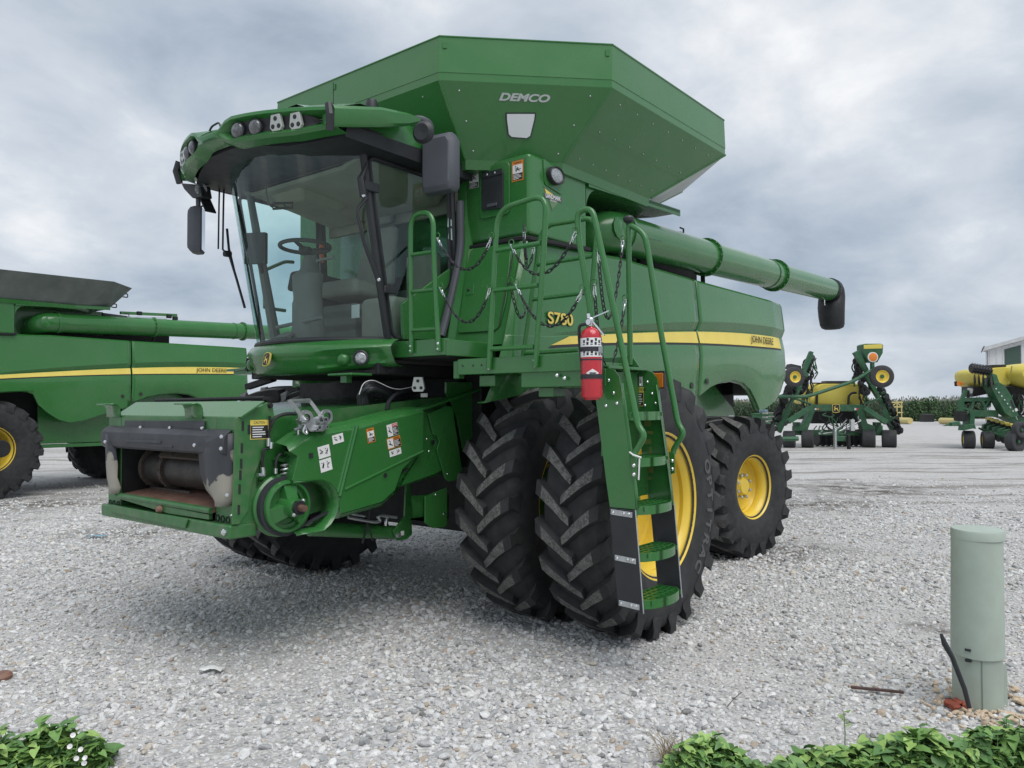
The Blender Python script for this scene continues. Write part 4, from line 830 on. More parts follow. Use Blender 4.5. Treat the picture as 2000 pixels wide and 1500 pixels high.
MB().plate([pc+V(math.cos(t)*.05,.19,math.sin(t)*.05) for t in [2*math.pi*k/6 for k in range(6)]], (0,.022,0)).build('hub_nut', DARK, pl_)
MB().lathe([(.024,.19),(.022,.262),(.001,.262)], pc, (0,1,0), 14).build('spline_shaft', mat('dark_rust', (.12,.062,.045), .6, var=.3, vscale=30), pl_)
for a in (R(130), R(-50)): MB().bolt(pc+V(math.cos(a)*.055,.192,math.sin(a)*.055), (0,1,0), .014, .014).build('hub_bolt', STEEL, pl_)
# belt running back under the shield
b_ = MB()
for z in (.19,-.19): b_.hexa([pc+V(0,.03,z-.006),pc+V(0,.06,z-.006),pc+V(-1.1,.06,z*.5+.26),pc+V(-1.1,.03,z*.5+.26),pc+V(0,.03,z+.006),pc+V(0,.06,z+.006),pc+V(-1.1,.06,z*.5+.272),pc+V(-1.1,.03,z*.5+.272)])
b_.build('belt_run', BELT, FH)
# shield with the scoop round the pulley
YS = 1.0
ol = [('p',565,882),('p',592,862),('p',628,850),('p',700,838),('p',765,820),('p',828,806),('f',555,600),('f',550,740),('f',400,890),('f',345,1045),('f',250,1130),('e',900,1170)]
arc = [('e',893,1040),('e',870,960),('e',815,900),('e',745,872),('e',680,875),('e',500,890),('e',485,870),('e',515,760),('e',535,670)]
o_ = [q(*t, y=YS) for t in ol]; a_ = [q(*t, y=YS) for t in arc]
sh = MB().plate(o_+a_, (0,-.02,0)).build('belt_shield', GREENP, FH, bevel=.008, seg=3)
# top return of the shield
tops = [o_[0], o_[1], o_[2], o_[3], o_[4], o_[5]]
MB().grid([[p, p+V(0,-.03,.035), p+V(0,-.16,.055)] for p in tops]).build('shield_top', GREENP, sh, smooth=60)
MB().grid([[p, p+V(-.01,-.03,-.03), p+V(-.02,-.16,-.05)] for p in o_[8:]+[a_[0]]]).build('shield_bottom', GREENP, sh, smooth=60)
MB().grid([[p, p+V(.01,-.05,.0), p+V(-.01,-.12,0)] for p in a_[4:]+[o_[0]]]).build('shield_front', GREENP, sh, smooth=60)
rows = []
for a, b in ((500,890),(620,880),(700,868),(760,875),(815,900),(865,955),(890,1030),(890,1100),(868,1180),(825,1250),(765,1305),(660,1325),(530,1350)):
    p = q('e', a, b, y=YS+.005); cin = pc+V(0,.0,0); p2 = V(p.x,YS+.005,p.z); dr_ = (V(pc.x-.02,0,pc.z)-V(p2.x,0,p2.z)); dn = dr_.normalized()
    rows.append([p2-dn*.006+V(0,-.012,0), p2, p2+dn*.012+V(0,-.012,0), p2+dn*.03+V(0,-.05,0), p2+dn*.035+V(0,-.13,0)])
MB().grid(rows).build('pulley_scoop', GREENP, sh, smooth=60, solid=.004)
# raised ribs
MB().tube([q('e',1045,400,y=YS-.002), q('e',895,1010,y=YS-.002)], .016, 8).build('shield_rib', GREENP, sh)
MB().tube([q('e',1020,405,y=YS-.004), q('e',880,975,y=YS-.004)], .012, 8).build('shield_rib', GREENP, sh)
MB().tube([q('e',935,955,y=YS-.006), q('f',250,900,y=YS-.006), q('f',545,755,y=YS-.006)], .014, 8).build('shield_rib', GREENP, sh)
c = q('f', 270, 933, y=YS); MB().lathe([(.020,.003),(.030,.003),(.030,.0)], c, (0,1,0), 18).build('plug_ring', GREENP, sh); MB().lathe([(.001,.002),(.020,.002),(.020,.0)], c, (0,1,0), 18).build('plug_hole', INK, sh)
c = q('e', 648, 660, y=YS); MB().cbox(c+V(0,.004,0), (.03,.006,.03)).build('shield_clip', INK, sh)
for kind, z_, a, b, w_, h_ in (('white','e',882,515,.095,.062),('white','e',762,627,.098,.082),('white','e',778,742,.098,.085),('warn','e',1165,487,.072,.105),('dangerw','f',325,597,.108,.090),('warnw','f',335,690,.135,.082),('white','f',345,762,.118,.048)):
    c = q(z_, a, b, y=YS+.0005); o = decal(c, w_, h_, (-1,0,.20), (0,0,1), kind, sh)
# green plates behind the shield
MB().plate([q('f', a, b, y=.93) for a, b in ((555,460),(640,470),(690,890),(640,920),(350,1020),(340,1060),(390,900),(545,740))], (0,-.02,0)).build('drive_guard', GREEN, FH, bevel=.003)
MB().plate([q('f', a, b, y=.955) for a, b in ((585,480),(625,632),(655,645),(670,690),(650,740),(708,945),(725,970),(745,978),(800,962),(835,890),(765,430),(720,425))], (0,-.012,0)).build('swing_plate', GREEN, FH, bevel=.003)
MB().lathe([(.001,.002),(.022,.002),(.022,0)], q('f',621,690,y=.956), (0,1,0), 16).build('plate_hole', INK, FH)
for a, b in ((575,665),(590,755),(725,920)): MB().bolt(q('f',a,b,y=.956), (0,1,0), .009, .008).build('plate_bolt', CHROME, FH)
MB().plate([q('f', a, b, y=.90) for a, b in ((720,250),(1000,250),(1120,300),(1090,480),(960,560),(850,760),(800,500),(770,420),(720,330))], (0,-.02,0)).build('wheel_side_plate', GREEN, COMB)
MB().bar(q('f',530,445,y=.97), q('f',985,290,y=.97), .05, .018, V(0,.2,1)).build('shield_brace', GREEN, FH, bevel=.003)
# lower box, cylinder, pipes
bx = [q('f', a, b, y=.86) for a, b in ((450,1075),(565,1085),(565,1280),(450,1265))]; bx2 = [q('f', a, b, y=1.0) for a, b in ((565,1085),(725,1020),(725,1310),(620,1315),(565,1280))]
lo_ = MB(); p1, p2, p3, p4 = bx; lo_.hexa([p4, p3, p3+V(-.28,0,0), p4+V(-.28,0,0), p1, p2, p2+V(-.28,0,0), p1+V(-.28,0,0)]); lo_.build('valve_box', GREEN, COMB, bevel=.01)
MB().plate([q('f', a, b, y=.90) for a, b in ((565,1085),(725,1020),(725,1295),(705,1312),(620,1318),(565,1280))], (0,-.015,0)).build('valve_box_side', GREEN, COMB, bevel=.003)
for a, b in ((640,1072),(700,1212)): MB().bolt(q('f',a,b,y=.901), (0,1,0), .011, .009).build('box_bolt', CHROME, COMB)
MB().cyl(q('e',640,1290,y=.62), q('f',330,1350,y=.62), .055, 20).build('lift_cylinder', GREEN, COMB)
MB().plate([q('f', a, b, y=.70) for a, b in ((330,1340),(415,1235),(425,1000),(460,1000),(470,1365),(430,1400),(360,1410))], (0,-.02,0)).build('cylinder_bracket', GREEN, COMB, bevel=.004)
MB().cbox(q('f',397,1355,y=.705), (.035,.003,.035)).build('small_decal', WHITE, COMB)
MB().lathe([(.001,.02),(.018,.02),(.022,0)], q('f',365,1372,y=.70), (0,1,0), 12).build('bracket_pin', STEEL, COMB)
for l, m_, r_ in ((((0,1240),(190,1275),(240,1270),(215,1235),(240,1225),(355,1240)), STEEL, .012), (((275,1300),(275,1260),(300,1235),(330,1235)), CHROME, .010), (((0,1210),(120,1230)), STEEL, .010), (((105,1430),(150,1250),(160,1180)), INK, .008), (((180,1410),(150,1300)), INK, .007)):
    MB().tube(rnd([q('f',a,b,y=.72) for a, b in l], .03), r_, 8).build('hydraulic_pipe', m_, COMB)
# hose bundle and lamp under the platform
for k in range(6):
    o = random.Random(k); pts_ = [q('f',110+o.uniform(-40,40),480,y=.72), q('f',95+o.uniform(-25,30),330,y=.75), q('f',150+o.uniform(-20,30),235+k*12,y=.75+.015*k), q('f',250+o.uniform(-10,20),265+k*12,y=.74), q('f',330,320+k*16,y=.70), q('f',420+k*20,360-k*10,y=.6)]
    MB().tube(rnd(pts_, .12, 6), .014+.003*(k % 3), 8).build('hydraulic_hose', BLACK, COMB)
pts_ = [q('f',285,450,y=.8), q('f',290,400,y=.8), q('f',340,340,y=.8), q('f',480,290,y=.75)]; MB().tube(rnd(pts_, .1, 6), .016, 8).build('hydraulic_hose', BLACK, COMB)
MB().tube(rnd([q('f',80,340,y=.80), q('f',110,250,y=.80), q('f',180,230,y=.80), q('f',350,310,y=.80), q('f',480,280,y=.8)], .1, 6), .003, 6).build('white_wire', WHITE, COMB)
c = q('f', 520, 262, y=1.0); rt_ = V(-.45,.9,0).normalized(); ax = V(.9,.45,-.1).normalized(); up = V(0,0,1)
pts_ = [c+rt_*a+up*b for a, b in ((-.035,.055),(.035,.055),(.052,-.035),(.038,-.058),(-.038,-.058),(-.052,-.035))]
lo = MB().plate(pts_, ax*.03).build('led_lamp', LEDG, COMB, bevel=.004)
for a, b in ((0,.025),(-.026,-.028),(.026,-.028)): MB().lathe([(.001,.0322),(.013,.0322),(.013,.030)], c+rt_*a+up*b, ax, 14).build('led_reflector', INK, lo)
MB().cbox(q('f',556,345,y=.95), (.02,.055,.03)).build('wire_tag', WHITE, COMB)
# body front under the cab: ribbed green cross panels
for z in (1.66,1.50,1.36): MB().box((.50,-1.05,z-.06),(.56+.03*(1.66-z),.84,z+.06)).build('cross_panel', GREEN, COMB, bevel=.012)
b_ = MB()
for y in (-.3,0,.3,.55): b_.bolt(V(.60,y,1.45), (1,0,0), .012, .01)
MB().box((.36,-1.35,1.2),(.46,.84,1.95)).build('front_bulkhead', DARK, COMB)
# multi coupler with its lever
mc_ = q('e', 730, 385, y=.975)
cp = MB().plate([q('e', a, b, y=1.02) for a, b in ((590,350),(680,330),(800,340),(805,420),(760,455),(650,455),(610,410))], (0,-.10,0)).build('multi_coupler', STEEL, FH, bevel=.006)
for a, b, r_ in ((725,352,.026),(765,350,.018),(710,420,.018),(690,440,.010),(775,415,.012)): MB().lathe([(r_*.6,.02),(r_,.02),(r_,-.02)], q('e',a,b,y=1.03), (0,1,0), 16).build('coupler_port', STEEL, cp)
MB().lathe([(.03,.0),(.055,.0),(.055,-.02),(.03,-.02)], q('e',612,340,y=1.035), (0,1,0), 20).build('cam_disc', STEEL, cp); MB().lathe([(.03,.0),(.05,.0),(.05,-.02),(.03,-.02)], q('e',790,325,y=.975), (0,1,0), 20).build('cam_disc', STEEL, cp)
hl = [q('e',600,350,y=1.035), q('e',470,190,y=1.035), q('e',640,188,y=.975), q('e',745,330,y=.975)]
MB().tube(hl, .017, 4).build('coupler_lever', STEEL, cp)
MB().tube(rnd([q('e',600,400,y=1.045), q('e',580,460,y=1.045), q('e',625,480,y=1.045), q('e',600,410,y=1.045)], .02), .008, 8).build('lock_ring', CHROME, cp)
MB().cyl(q('e',560,380,y=1.045), q('e',600,380,y=1.045), .014, 10).build('lock_pin', CHROME, cp)
MB().cyl(q('e',540,440,y=.92), q('e',538,560,y=.92), .012, 10).build('hose_fitting', CHROME, FH)
MB().cyl(q('e',500,440,y=.92), q('e',555,425,y=.92), .012, 10).build('hose_fitting', CHROME, FH)
MB().tube(rnd([q('e',300,420,y=.85), q('e',330,340,y=.85), q('e',420,300,y=.85), q('e',520,300,y=.85)], .08), .012, 8).build('coupler_hose', BLACK, FH)
# brackets below the fascia on the far side
b_ = MB(); b_.plate([V(1.30,-1.33,2.045),V(1.30,-1.02,2.05),V(1.12,-1.0,2.05),V(1.12,-1.33,2.045)], (0,0,.022)); b_.build('far_step', GREEN, COMB, bevel=.006)
MB().bar(V(1.22,-1.25,2.03), V(1.22,-.55,2.035), .10, .035).build('step_arm', GREEN, COMB)
MB().bar(V(1.18,-1.16,1.90), V(1.18,-.75,1.97), .06, .05).build('step_brace', DARK, COMB)
# ================================================================ platform
PF = empty('platform', (0,0,0), COMB)
def beam(nm, lo, hi, m_=GREEN): return MB().box(lo, hi).build(nm, m_, PF, bevel=.006)
beam('deck_front', (1.165,.70,2.09), (1.20,1.40,2.215)); beam('deck_side', (.66,1.40,2.085), (1.20,1.425,2.205))
beam('deck_floor', (.50,.80,2.075), (1.165,1.40,2.10), DARK)
beam('outer_front', (1.09,1.445,1.945), (1.125,2.55,2.06)); beam('outer_floor', (.58,1.45,1.985), (1.09,2.56,2.01), GREEN); beam('outer_rear', (.56,1.45,1.95), (.58,2.56,2.06))
beam('ladder_beam', (1.05,2.02,1.845), (1.105,2.70,1.955)); beam('ladder_beam_rear', (.60,2.02,1.845), (.64,2.66,1.955))
beam('end_bracket', (1.04,1.38,1.92), (1.10,1.44,2.05)); beam('under_bracket', (1.0,1.6,1.86), (1.06,1.75,1.94)); beam('under_block', (.9,2.12,1.78), (1.04,2.25,1.845))
for y, z, x in ((1.06,2.17,1.2),(1.06,2.135,1.2),(1.345,2.175,1.2),(1.345,2.135,1.2),(1.765,2.02,1.125),(1.765,1.985,1.125),(2.17,2.025,1.125),(2.17,1.99,1.125),(2.34,1.92,1.105),(2.40,1.90,1.105)): MB().bolt(V(x+.022,y,z), (1,0,0), .014, .012).build('bolt', CHROME, PF)
for y in (1.5,1.6,1.68): MB().lathe([(.001,.001),(.008,.001),(.008,0)], V(1.1255,y,2.01), (1,0,0), 8).build('hole', INK, PF)
# rail loops
RR = .0195
def rail(nm, pts, r_=.12, n=6, par=None, rad=RR): return MB().tube(rnd(pts, r_, n), rad, 12).build(nm, GREEN, par or PF)
l1 = rail('hand_loop', [V(1.215,1.06,2.12),V(1.215,1.05,2.60),V(1.215,1.05,3.165),V(1.215,1.285,3.155),V(1.215,1.30,2.70),V(1.215,1.345,2.12)], .115, 9)
for t, ya, yb in ((2.86,1.05,1.29),(2.58,1.05,1.305),(2.29,1.055,1.33)): MB().cyl(V(1.215,ya,t), V(1.215,yb,t-.005), .016, 10).build('rung', GREEN, l1)
l2 = rail('hand_loop', [V(1.145,1.765,1.98),V(1.145,1.78,2.2),V(1.145,1.845,3.09),V(1.145,2.275,3.13),V(1.145,2.235,2.6),V(1.145,2.175,1.98)], .13, 8)
for a, b in (((700,365),(990,315)),((680,625),(970,590)),((660,1005),(945,992))): MB().cyl(q('3',*a,x=1.145), q('3',*b,x=1.145), .017, 10).build('rung', GREEN, l2)
l3 = rail('rear_railing', [V(.62,1.655,2.05),V(.62,1.83,3.0),V(.62,1.90,3.07),V(.62,2.27,3.065),V(.62,2.335,3.0),V(.62,2.235,2.05)], .08, 6)
for a, b in (((950,460),(1325,400)),((920,685),(1275,640)),((870,1035),(1235,1012))): MB().cyl(q('3',*a,x=.62), q('3',*b,x=.62), .016, 10).build('rung', GREEN, l3)
# ================================================================ ladder
LD = empty('ladder', (0,0,0), COMB)
def yin(z): return float(np.interp(z, [.46,1.08,1.2,1.63,1.765,2.0], [2.784,2.723,2.703,2.641,2.62,2.60]))
def yout(z): return float(np.interp(z, [.46,1.08,1.2,1.67,1.865,1.95], [2.958,2.907,2.896,2.828,2.80,2.74]))
for x, s in ((1.1,1),(.6,-1)):
    pr = [(2.60,1.97),(2.70,1.965),(2.76,1.945),(2.795,1.90),(yout(1.67),1.67),(yout(1.2),1.2),(yout(1.085),1.085),(yin(1.085),1.085),(yin(1.2),1.2),(yin(1.64),1.64),(yin(1.78),1.78),(2.60,1.85)]
    st_ = MB().plate([V(x,y,z) for y, z in pr], (-s*.008,0,0)).build('stringer', GREEN, LD)
    fl_ = [V(x,yout(z)+.001,z) for z in (1.86,1.67,1.4,1.2,1.09)]
    MB().grid([[p, p+V(-s*.034,0,0), p+V(-s*.034,-.004,0)] for p in fl_]).build('stringer_flange', GREEN, st_, solid=.004)
    MB().plate([V(x+s*.002,y,z) for y, z in ((yout(1.085)-.003,1.08),(yin(1.085)+.003,1.08),(yin(.46),.48),(yout(.46),.46))], (s*.010,0,0)).build('rubber_flap', BLACK, LD, bevel=.002)
    MB().tube([V(x+s*.004,yout(1.085),1.08), V(x+s*.004,yout(.46),.46)], .0045, 6).build('flap_edge', STEEL, LD)
    for zc in (1.055,.775,.50):
        yc0, yc1 = yin(zc)+.012, yout(zc)-.018
        stp = MB().plate([V(x+s*.0125,a,b) for a, b in ((yc0,zc+.02),(yc1,zc+.012),(yc1,zc-.022),(yc0,zc-.014))], (s*.004,0,0)).build('flap_strap', STEEL, LD, bevel=.002)
        for t in (.12,.62,.86): MB().bolt(V(x+s*.0165,yc0+(yc1-yc0)*t,zc), (s,0,0), .011, .009).build('strap_bolt', CHROME, stp)
    for y, z in ((2.70,1.72),(2.78,1.735),(2.755,1.80),(2.66,1.86),(2.72,1.88)): MB().bolt(V(x+ (s*.001 if s > 0 else .008),y,z), (1,0,0), .011, .009).build('stringer_bolt', CHROME, LD)
MB().box((.60,2.60,1.955),(1.10,2.72,1.975)).build('top_step', GREEN, LD, bevel=.004)
MB().box((.62,2.648,1.40),(1.08,2.66,1.94)).build('backing_plate', GREEN, LD)
MB().box((.62,2.715,1.12),(1.08,2.725,1.38)).build('backing_plate', GREEN, LD)
for z in (1.657,1.368,1.075,.79,.506):
    yi, yo = yin(z)+.03, yout(z)+.0; hw = .228
    nose = [V(.85+a*hw, yo-.05+.11*math.sqrt(max(0, 1-(a)**2*.93)), z-.03) for a in np.linspace(-1, 1, 13)]
    pts_ = [V(.85+hw,yi,z-.03)] + nose[::-1] + [V(.85-hw,yi,z-.03)]
    rim_o = MB()
    rings = [[p for p in pts_], [p+V(0,0,.055) for p in pts_]]; n_ = len(pts_)
    for i in range(n_):
        a, b = pts_[i], pts_[(i+1) % n_]; rim_o.hexa([a, b, b+(V(.85,yi+.05,b.z)-b)*.04, a+(V(.85,yi+.05,a.z)-a)*.04]+[v+V(0,0,.055) for v in (a, b, b+(V(.85,yi+.05,b.z)-b)*.04, a+(V(.85,yi+.05,a.z)-a)*.04)])
    so_ = rim_o.build('step', GREEN, LD)
    for k in range(1, 4):
        yy = yi+(yo-yi+.03)*k/4.2; MB().box((.85-hw*.93,yy-.004,z-.005),(.85+hw*.93,yy+.004,z+.022)).build('tread_bar', GREEN, so_)
    for k in range(-3, 4): MB().box((.85+k*.062-.004,yi,z-.005),(.85+k*.062+.004,yo+.05*math.sqrt(max(0,1-(k/3.7)**2)),z+.020)).build('tread_bar', GREEN, so_)
# stencil on backing and decals
c = V(1.088,2.80,1.30)
gl = MB()
for k in range(7): gl.cbox(V(1.0915,2.79,1.60-k*.055), (.001,.05,.030))
STEN = mat('faded_yellow_print', (.16,.20,.045), .6)
for k, (w_, h_) in enumerate(((.05,.04),(.045,.02),(.05,.035),(.02,.05),(.05,.03),(.045,.045),(.05,.02))):
    MB().cbox(V(.6085,2.72+.02*(k % 2),1.60-k*.062), (.001,w_,h_)).build('stencil_mark', STEN, LD)
decal(V(.6085,2.665,1.78), .055, .13, (0,1,0), (0,0,1), 'caution', LD); decal(V(.6085,2.66,1.885), .05, .065, (0,1,0), (0,0,1), 'white', LD)
# grab rails of the ladder
lr = rail('grab_rail', [V(1.115,2.905,1.40),V(1.10,2.905,1.43),V(1.10,2.975,1.54),V(1.10,2.925,1.60),V(1.10,2.80,2.15),V(1.10,2.64,2.84),V(1.10,2.60,2.99),V(1.10,2.49,2.99),V(1.10,2.49,2.85),V(1.10,2.60,2.25),V(1.10,2.62,2.05)], .075, 7, LD)
rr_ = rail('grab_rail', [V(.60,2.905,1.40),V(.60,2.91,1.43),V(.60,2.985,1.54),V(.60,2.94,1.60),V(.60,2.82,2.22),V(.60,2.73,2.76),V(.60,2.70,2.90),V(.60,2.585,2.975),V(.60,2.575,2.93),V(.60,2.585,2.0)], .06, 7, LD)
MB().plate([V(.58,2.52,1.97),V(.58,2.66,1.97),V(.58,2.60,2.05)], (.01,0,0)).build('rail_foot', GREEN, rr_)
kn = V(.60,2.578,3.005); MB().lathe([(.001,.03),(.03,.03),(.04,.015),(.036,-.005),(.018,-.02),(.012,-.05)], kn, (0,0,1), 14).build('rail_knob', BLACK, rr_)
for x, s in ((1.112,1),(.612,1)):
    MB().plate([V(x,2.88,1.415),V(x,2.925,1.405),V(x,2.925,1.275),V(x,2.895,1.265)], (.008,0,0)).build('rail_bracket', GREEN, LD, bevel=.003)
    for z in (1.355,1.30): MB().bolt(V(x+.008,2.908,z), (1,0,0), .014, .012).build('bracket_bolt', CHROME, LD)
b_ = MB(); c = V(1.13,2.915,1.42); b_.tube([c+V(0,-.03,.015),c+V(.01,.0,-.0),c+V(0,.05,-.015)], .006, 6); b_.tube([c+V(.005,.04,-.02),c+V(.0,.03,-.15)], .005, 6); b_.build('cable_tie', WHITE, LD)
# amber side marker
c = q('g', 1265, 530, x=.55); mk_ = MB().box((.53,c.y-.045,c.z-.065),(.56,c.y+.045,c.z+.055)).build('marker_lamp_body', BLACK, LD, bevel=.004); MB().box((.561,c.y-.042,c.z-.06),(.572,c.y+.042,c.z+.04)).build('marker_lens', AMBER, mk_, bevel=.006)
# ================================================================ chains
def chain(ctrl, ends=2, bright=.0):
    P_ = ctrl; ts = np.linspace(0, 1, 80); n = len(P_)-1; pts = []
    for t in ts:      # Bezier through control points by de Casteljau
        w_ = [p.copy() for p in P_]
        while len(w_) > 1: w_ = [a*(1-t)+b*t for a, b in zip(w_[:-1], w_[1:])]
        pts.append(w_[0])
    L_ = [0]
    for a, b in zip(pts[:-1], pts[1:]): L_.append(L_[-1]+(b-a).length)
    pitch = .036; k = int(L_[-1]/pitch); dk = MB(); br = MB()
    for i in range(k):
        s0 = (i+.5)*L_[-1]/k; j = min(len(pts)-2, max(0, int(np.searchsorted(L_, s0))-1)); d = (pts[j+1]-pts[j]).normalized(); c = pts[j]+(pts[j+1]-pts[j])*((s0-L_[j])/max(1e-6, L_[j+1]-L_[j]))
        _, n_, b2 = frame(d); s_ = n_ if i % 2 else b2; 
        if i % 2: s_ = (n_+b2*.5).normalized()
        a, b = .0245, .0095
        lk = [c+d*(math.copysign(min(1, abs(math.cos(t))*1.25), math.cos(t))*a)+s_*(math.sin(t)*b) for t in np.linspace(0, 2*math.pi, 10, endpoint=False)]
        (br if (i < ends or i >= k-ends) else dk).tube(lk, .0042, 5, closed=True)
    o = dk.build('safety_chain', CHAIN, COMB); o['kind'] = 'stuff'
    if br.v: o2 = br.build('chain_snap_link', CHROME, o); o2['kind'] = 'stuff'
    for p in (ctrl[0], ctrl[-1]): MB().tube([p+V(0,math.cos(t)*.022,math.sin(t)*.022+.018) for t in np.linspace(0, 2*math.pi, 12, endpoint=False)], .004, 5, closed=True).build('chain_ring', GREEN, o)
def ch(a, low, b, x0, x1, k=2):
    A = q('3',*a,x=x0); B = q('3',*b,x=x1); Lw = q('3',*low,x=(x0+x1)/2); M_ = Lw*2-(A+B)/2     # Bezier control so that the curve dips to 'low'
    c1 = A+(M_-A)*.66+V(0,0,-.04); c2 = B+(M_-B)*.66+V(0,0,-.04); chain([A, c1, c2, B], k)
ch((315,285),(500,462),(665,285),1.20,1.17); ch((335,610),(505,805),(655,615),1.20,1.17)
ch((795,330),(990,492),(1215,250),1.15,1.12); ch((828,590),(1040,828),(1258,625),1.15,1.12)
ch((1362,365),(1430,778),(1522,305),1.0,.64); ch((1335,590),(1420,1105),(1537,690),1.05,.64)
ch((790,575),(845,762),(890,740),.9,.70, 0); ch((880,250),(900,440),(942,350),.75,.66, 1)
b_ = MB(); b_.tube([q('3',880,205,x=.48), q('3',878,300,x=.60), q('3',895,420,x=.72)], .012, 6); b_.build('rubber_strap', BLACK, COMB)
# ================================================================ fire extinguisher
XE = 1.235; e0_ = (q('g',690,690,x=XE)); e1_ = q('g',680,90,x=XE)
EX = empty('fire_extinguisher', e0_); tag(EX, 'red fire extinguisher strapped to the ladder of the big combine', 'extinguisher')
ax = (e1_-e0_).normalized(); hh = (e1_-e0_).length; rr = .066
def E(a, b, c): return ax*c + V(0,1,0)*b + V(1,0,0)*a
MB().lathe([(.001,-.015),(rr*.7,-.015),(rr*.75,.0),(rr*.97,.0),(rr,.012),(rr,hh*.86),(rr*.93,hh*.92),(rr*.72,hh*.97),(rr*.42,hh*1.0),(rr*.3,hh*1.015)], (0,0,0), ax, 40).build('cylinder', REDX, EX, smooth=40)
for z_, h_ in ((hh*.72,.055),(hh*.575,.05)):
    lb = MB().lathe([(rr+.0008,0),(rr+.0008,h_)], ax*(z_-.0), ax, 40).build('paper_label', WHITE, EX)
    for k in range(6):
        mbk = MB()
        for j in range(3):
            t0 = R(-60+k*22+j); t1 = t0+R(12); zz_ = z_+h_*(.2+.22*j)
            mbk.grid([[V(math.cos(t)*(rr+.0016),math.sin(t)*(rr+.0016),0)+ax*zz_, V(math.cos(t)*(rr+.0016),math.sin(t)*(rr+.0016),0)+ax*(zz_+.006+.012*((k+j)%2))] for t in np.linspace(t0+R(45), t1+R(45), 4)])
        mbk.build('label_print', INK, lb)
for z_ in (hh*.655, hh*.265): MB().lathe([(rr+.001,0),(rr+.0035,0),(rr+.0035,.028),(rr+.001,.028)], ax*z_, ax, 40).build('strap', BLACK, EX)
MB().lathe([(rr+.0008,0),(rr+.0025,0),(rr+.0025,.008),(rr+.0008,.008)], ax*(hh*.53), ax, 40).build('band', BLACK, EX)
dm = [V(math.cos(t)*(rr+.0012),math.sin(t)*(rr+.0012),0)+ax*(hh*.345+dz) for t, dz in ((R(5),0),(R(36),.024),(R(75),0),(R(36),-.024))]
o = MB().grid([[V(math.cos(t)*(rr+.0012),math.sin(t)*(rr+.0012),0)+ax*(hh*.345+k*.026*(1-abs((math.degrees(t)-38)/36))) for k in (-1,0,1)] for t in [R(a) for a in range(2, 76, 6)]]).build('diamond_badge', WHITE, EX)
MB().grid([[V(math.cos(t)*(rr+.002),math.sin(t)*(rr+.002),0)+ax*(hh*.345+k*.004) for k in (-1,1)] for t in [R(a) for a in range(22, 58, 5)]]).build('badge_lettering', INK, o)
top = ax*(hh*1.01)
vv = MB(); vv.lathe([(.012,0),(.018,.01),(.018,.05),(.010,.06),(.001,.06)], top, ax, 14); vv.build('valve', CHROME, EX)
MB().lathe([(.001,.012),(.018,.012),(.018,0)], top+ax*.03+V(.018,0,0), (1,0,0), 16).build('pressure_gauge', CHROME, EX)
b_ = MB(); b_.bar(top+ax*.05+V(.0,-.01,0), top+ax*.10+V(-.06,.095,0), .022, .007); b_.build('carry_handle', CHROME, EX); b_ = MB(); b_.bar(top+ax*.04+V(0,.01,0), top-ax*.055+V(-.02,.085,0), .018, .007); b_.build('squeeze_lever', CHROME, EX)
MB().cyl(top+ax*.055-V(0,.012,0), top+ax*.085-V(0,.016,0), .012, 10).build('valve_cap', CHROME, EX)
MB().tube(rnd([top+ax*.02+V(.02,-.02,0), top+ax*.015+V(.02,-.075,0), ax*(hh*.8)+V(.0,-.088,0), ax*(hh*.55)+V(-.01,-.080,0), ax*(hh*.24)+V(-.015,-.078,0)], .05, 6), .010, 10).build('hose', BLACK, EX)
b_ = MB(); b_.box((-rr-.012,-.035,.03),(-rr+.004,.035,hh*.8)); b_.build('wall_bracket', BLACK, EX)
b_ = MB(); b_.cbox(ax*(hh*.68)+V(.01,rr+.008,0), (.03,.012,.04)); b_.build('strap_buckle', STEEL, EX)
# ================================================================ the second combine
C2 = empty('combine_harvester', OFF2); tag(C2, 'green combine parked beyond the big one, with a low grey tank extension', 'combine', 'combine harvesters')
KEEP = ('side_panel','arch_lip','stripe_border','stripe','brand_lettering','model_number_outline','model_number','rear_panel','engine_deck','engine_cover','auger_trough','chassis_body','lower_side_panel','lower_side_rail','arch_liner','front_axle','rear_axle','blanking_plug','tank_box','grain_tank_wall','auger_eave','opening_corner','tank_collar','unloading_auger','rear_wheel','front_wall','front_flange','ledge_seal','locker_door')
for o in list(COMB.children):
    if o.name.split('.')[0] in KEEP: copy_tree(o, C2)
for s in (1, -1): wheel('front_wheel', (0,s*1.27,.925), .935, .74, .42, 20, .05, 1, C2, flip=s < 0, dish=-.12, hub=.2)
MB().box((.45,-.9,2.1),(1.6,.9,3.6)).build('cab_block', BLACK, C2, bevel=.12, seg=4)
MB().loft([[V(.3,-1.0,3.6),V(2.1,-.9,3.6),V(2.1,.9,3.6),V(.3,1.0,3.6)],[V(.4,-.9,3.9),V(1.9,-.8,3.9),V(1.9,.8,3.9),V(.4,.9,3.9)]]).build('cab_roof', GREENP, C2, bevel=.06, seg=3)
TANKG = mat('weathered_tank_steel', (.125,.150,.140), .55, metal=.1, var=.25, vscale=1.6, dust=.5, dustcol=(.22,.23,.215))
e2 = empty('tank_extension', (0,0,0), C2)
def q2(a, b, y): return q('p', a, b, y=y+OFF2.y)-OFF2
bt = [q2(-60,585,1.55), q2(173,600,1.55), q2(212,604,1.45)]; tp = [q2(-60,519,2.0), q2(223,550,2.0), q2(258,563,1.62)]
for i in range(2):
    MB().plate([bt[i], bt[i+1], tp[i+1], tp[i]], (0,-.02,0)).build('extension_panel', TANKG, e2)
    m_ = lambda p: V(p.x,-p.y,p.z); MB().plate([m_(bt[i]), m_(bt[i+1]), m_(tp[i+1]), m_(tp[i])], (0,.02,0)).build('extension_panel', TANKG, e2)
m_ = lambda p: V(p.x,-p.y,p.z)
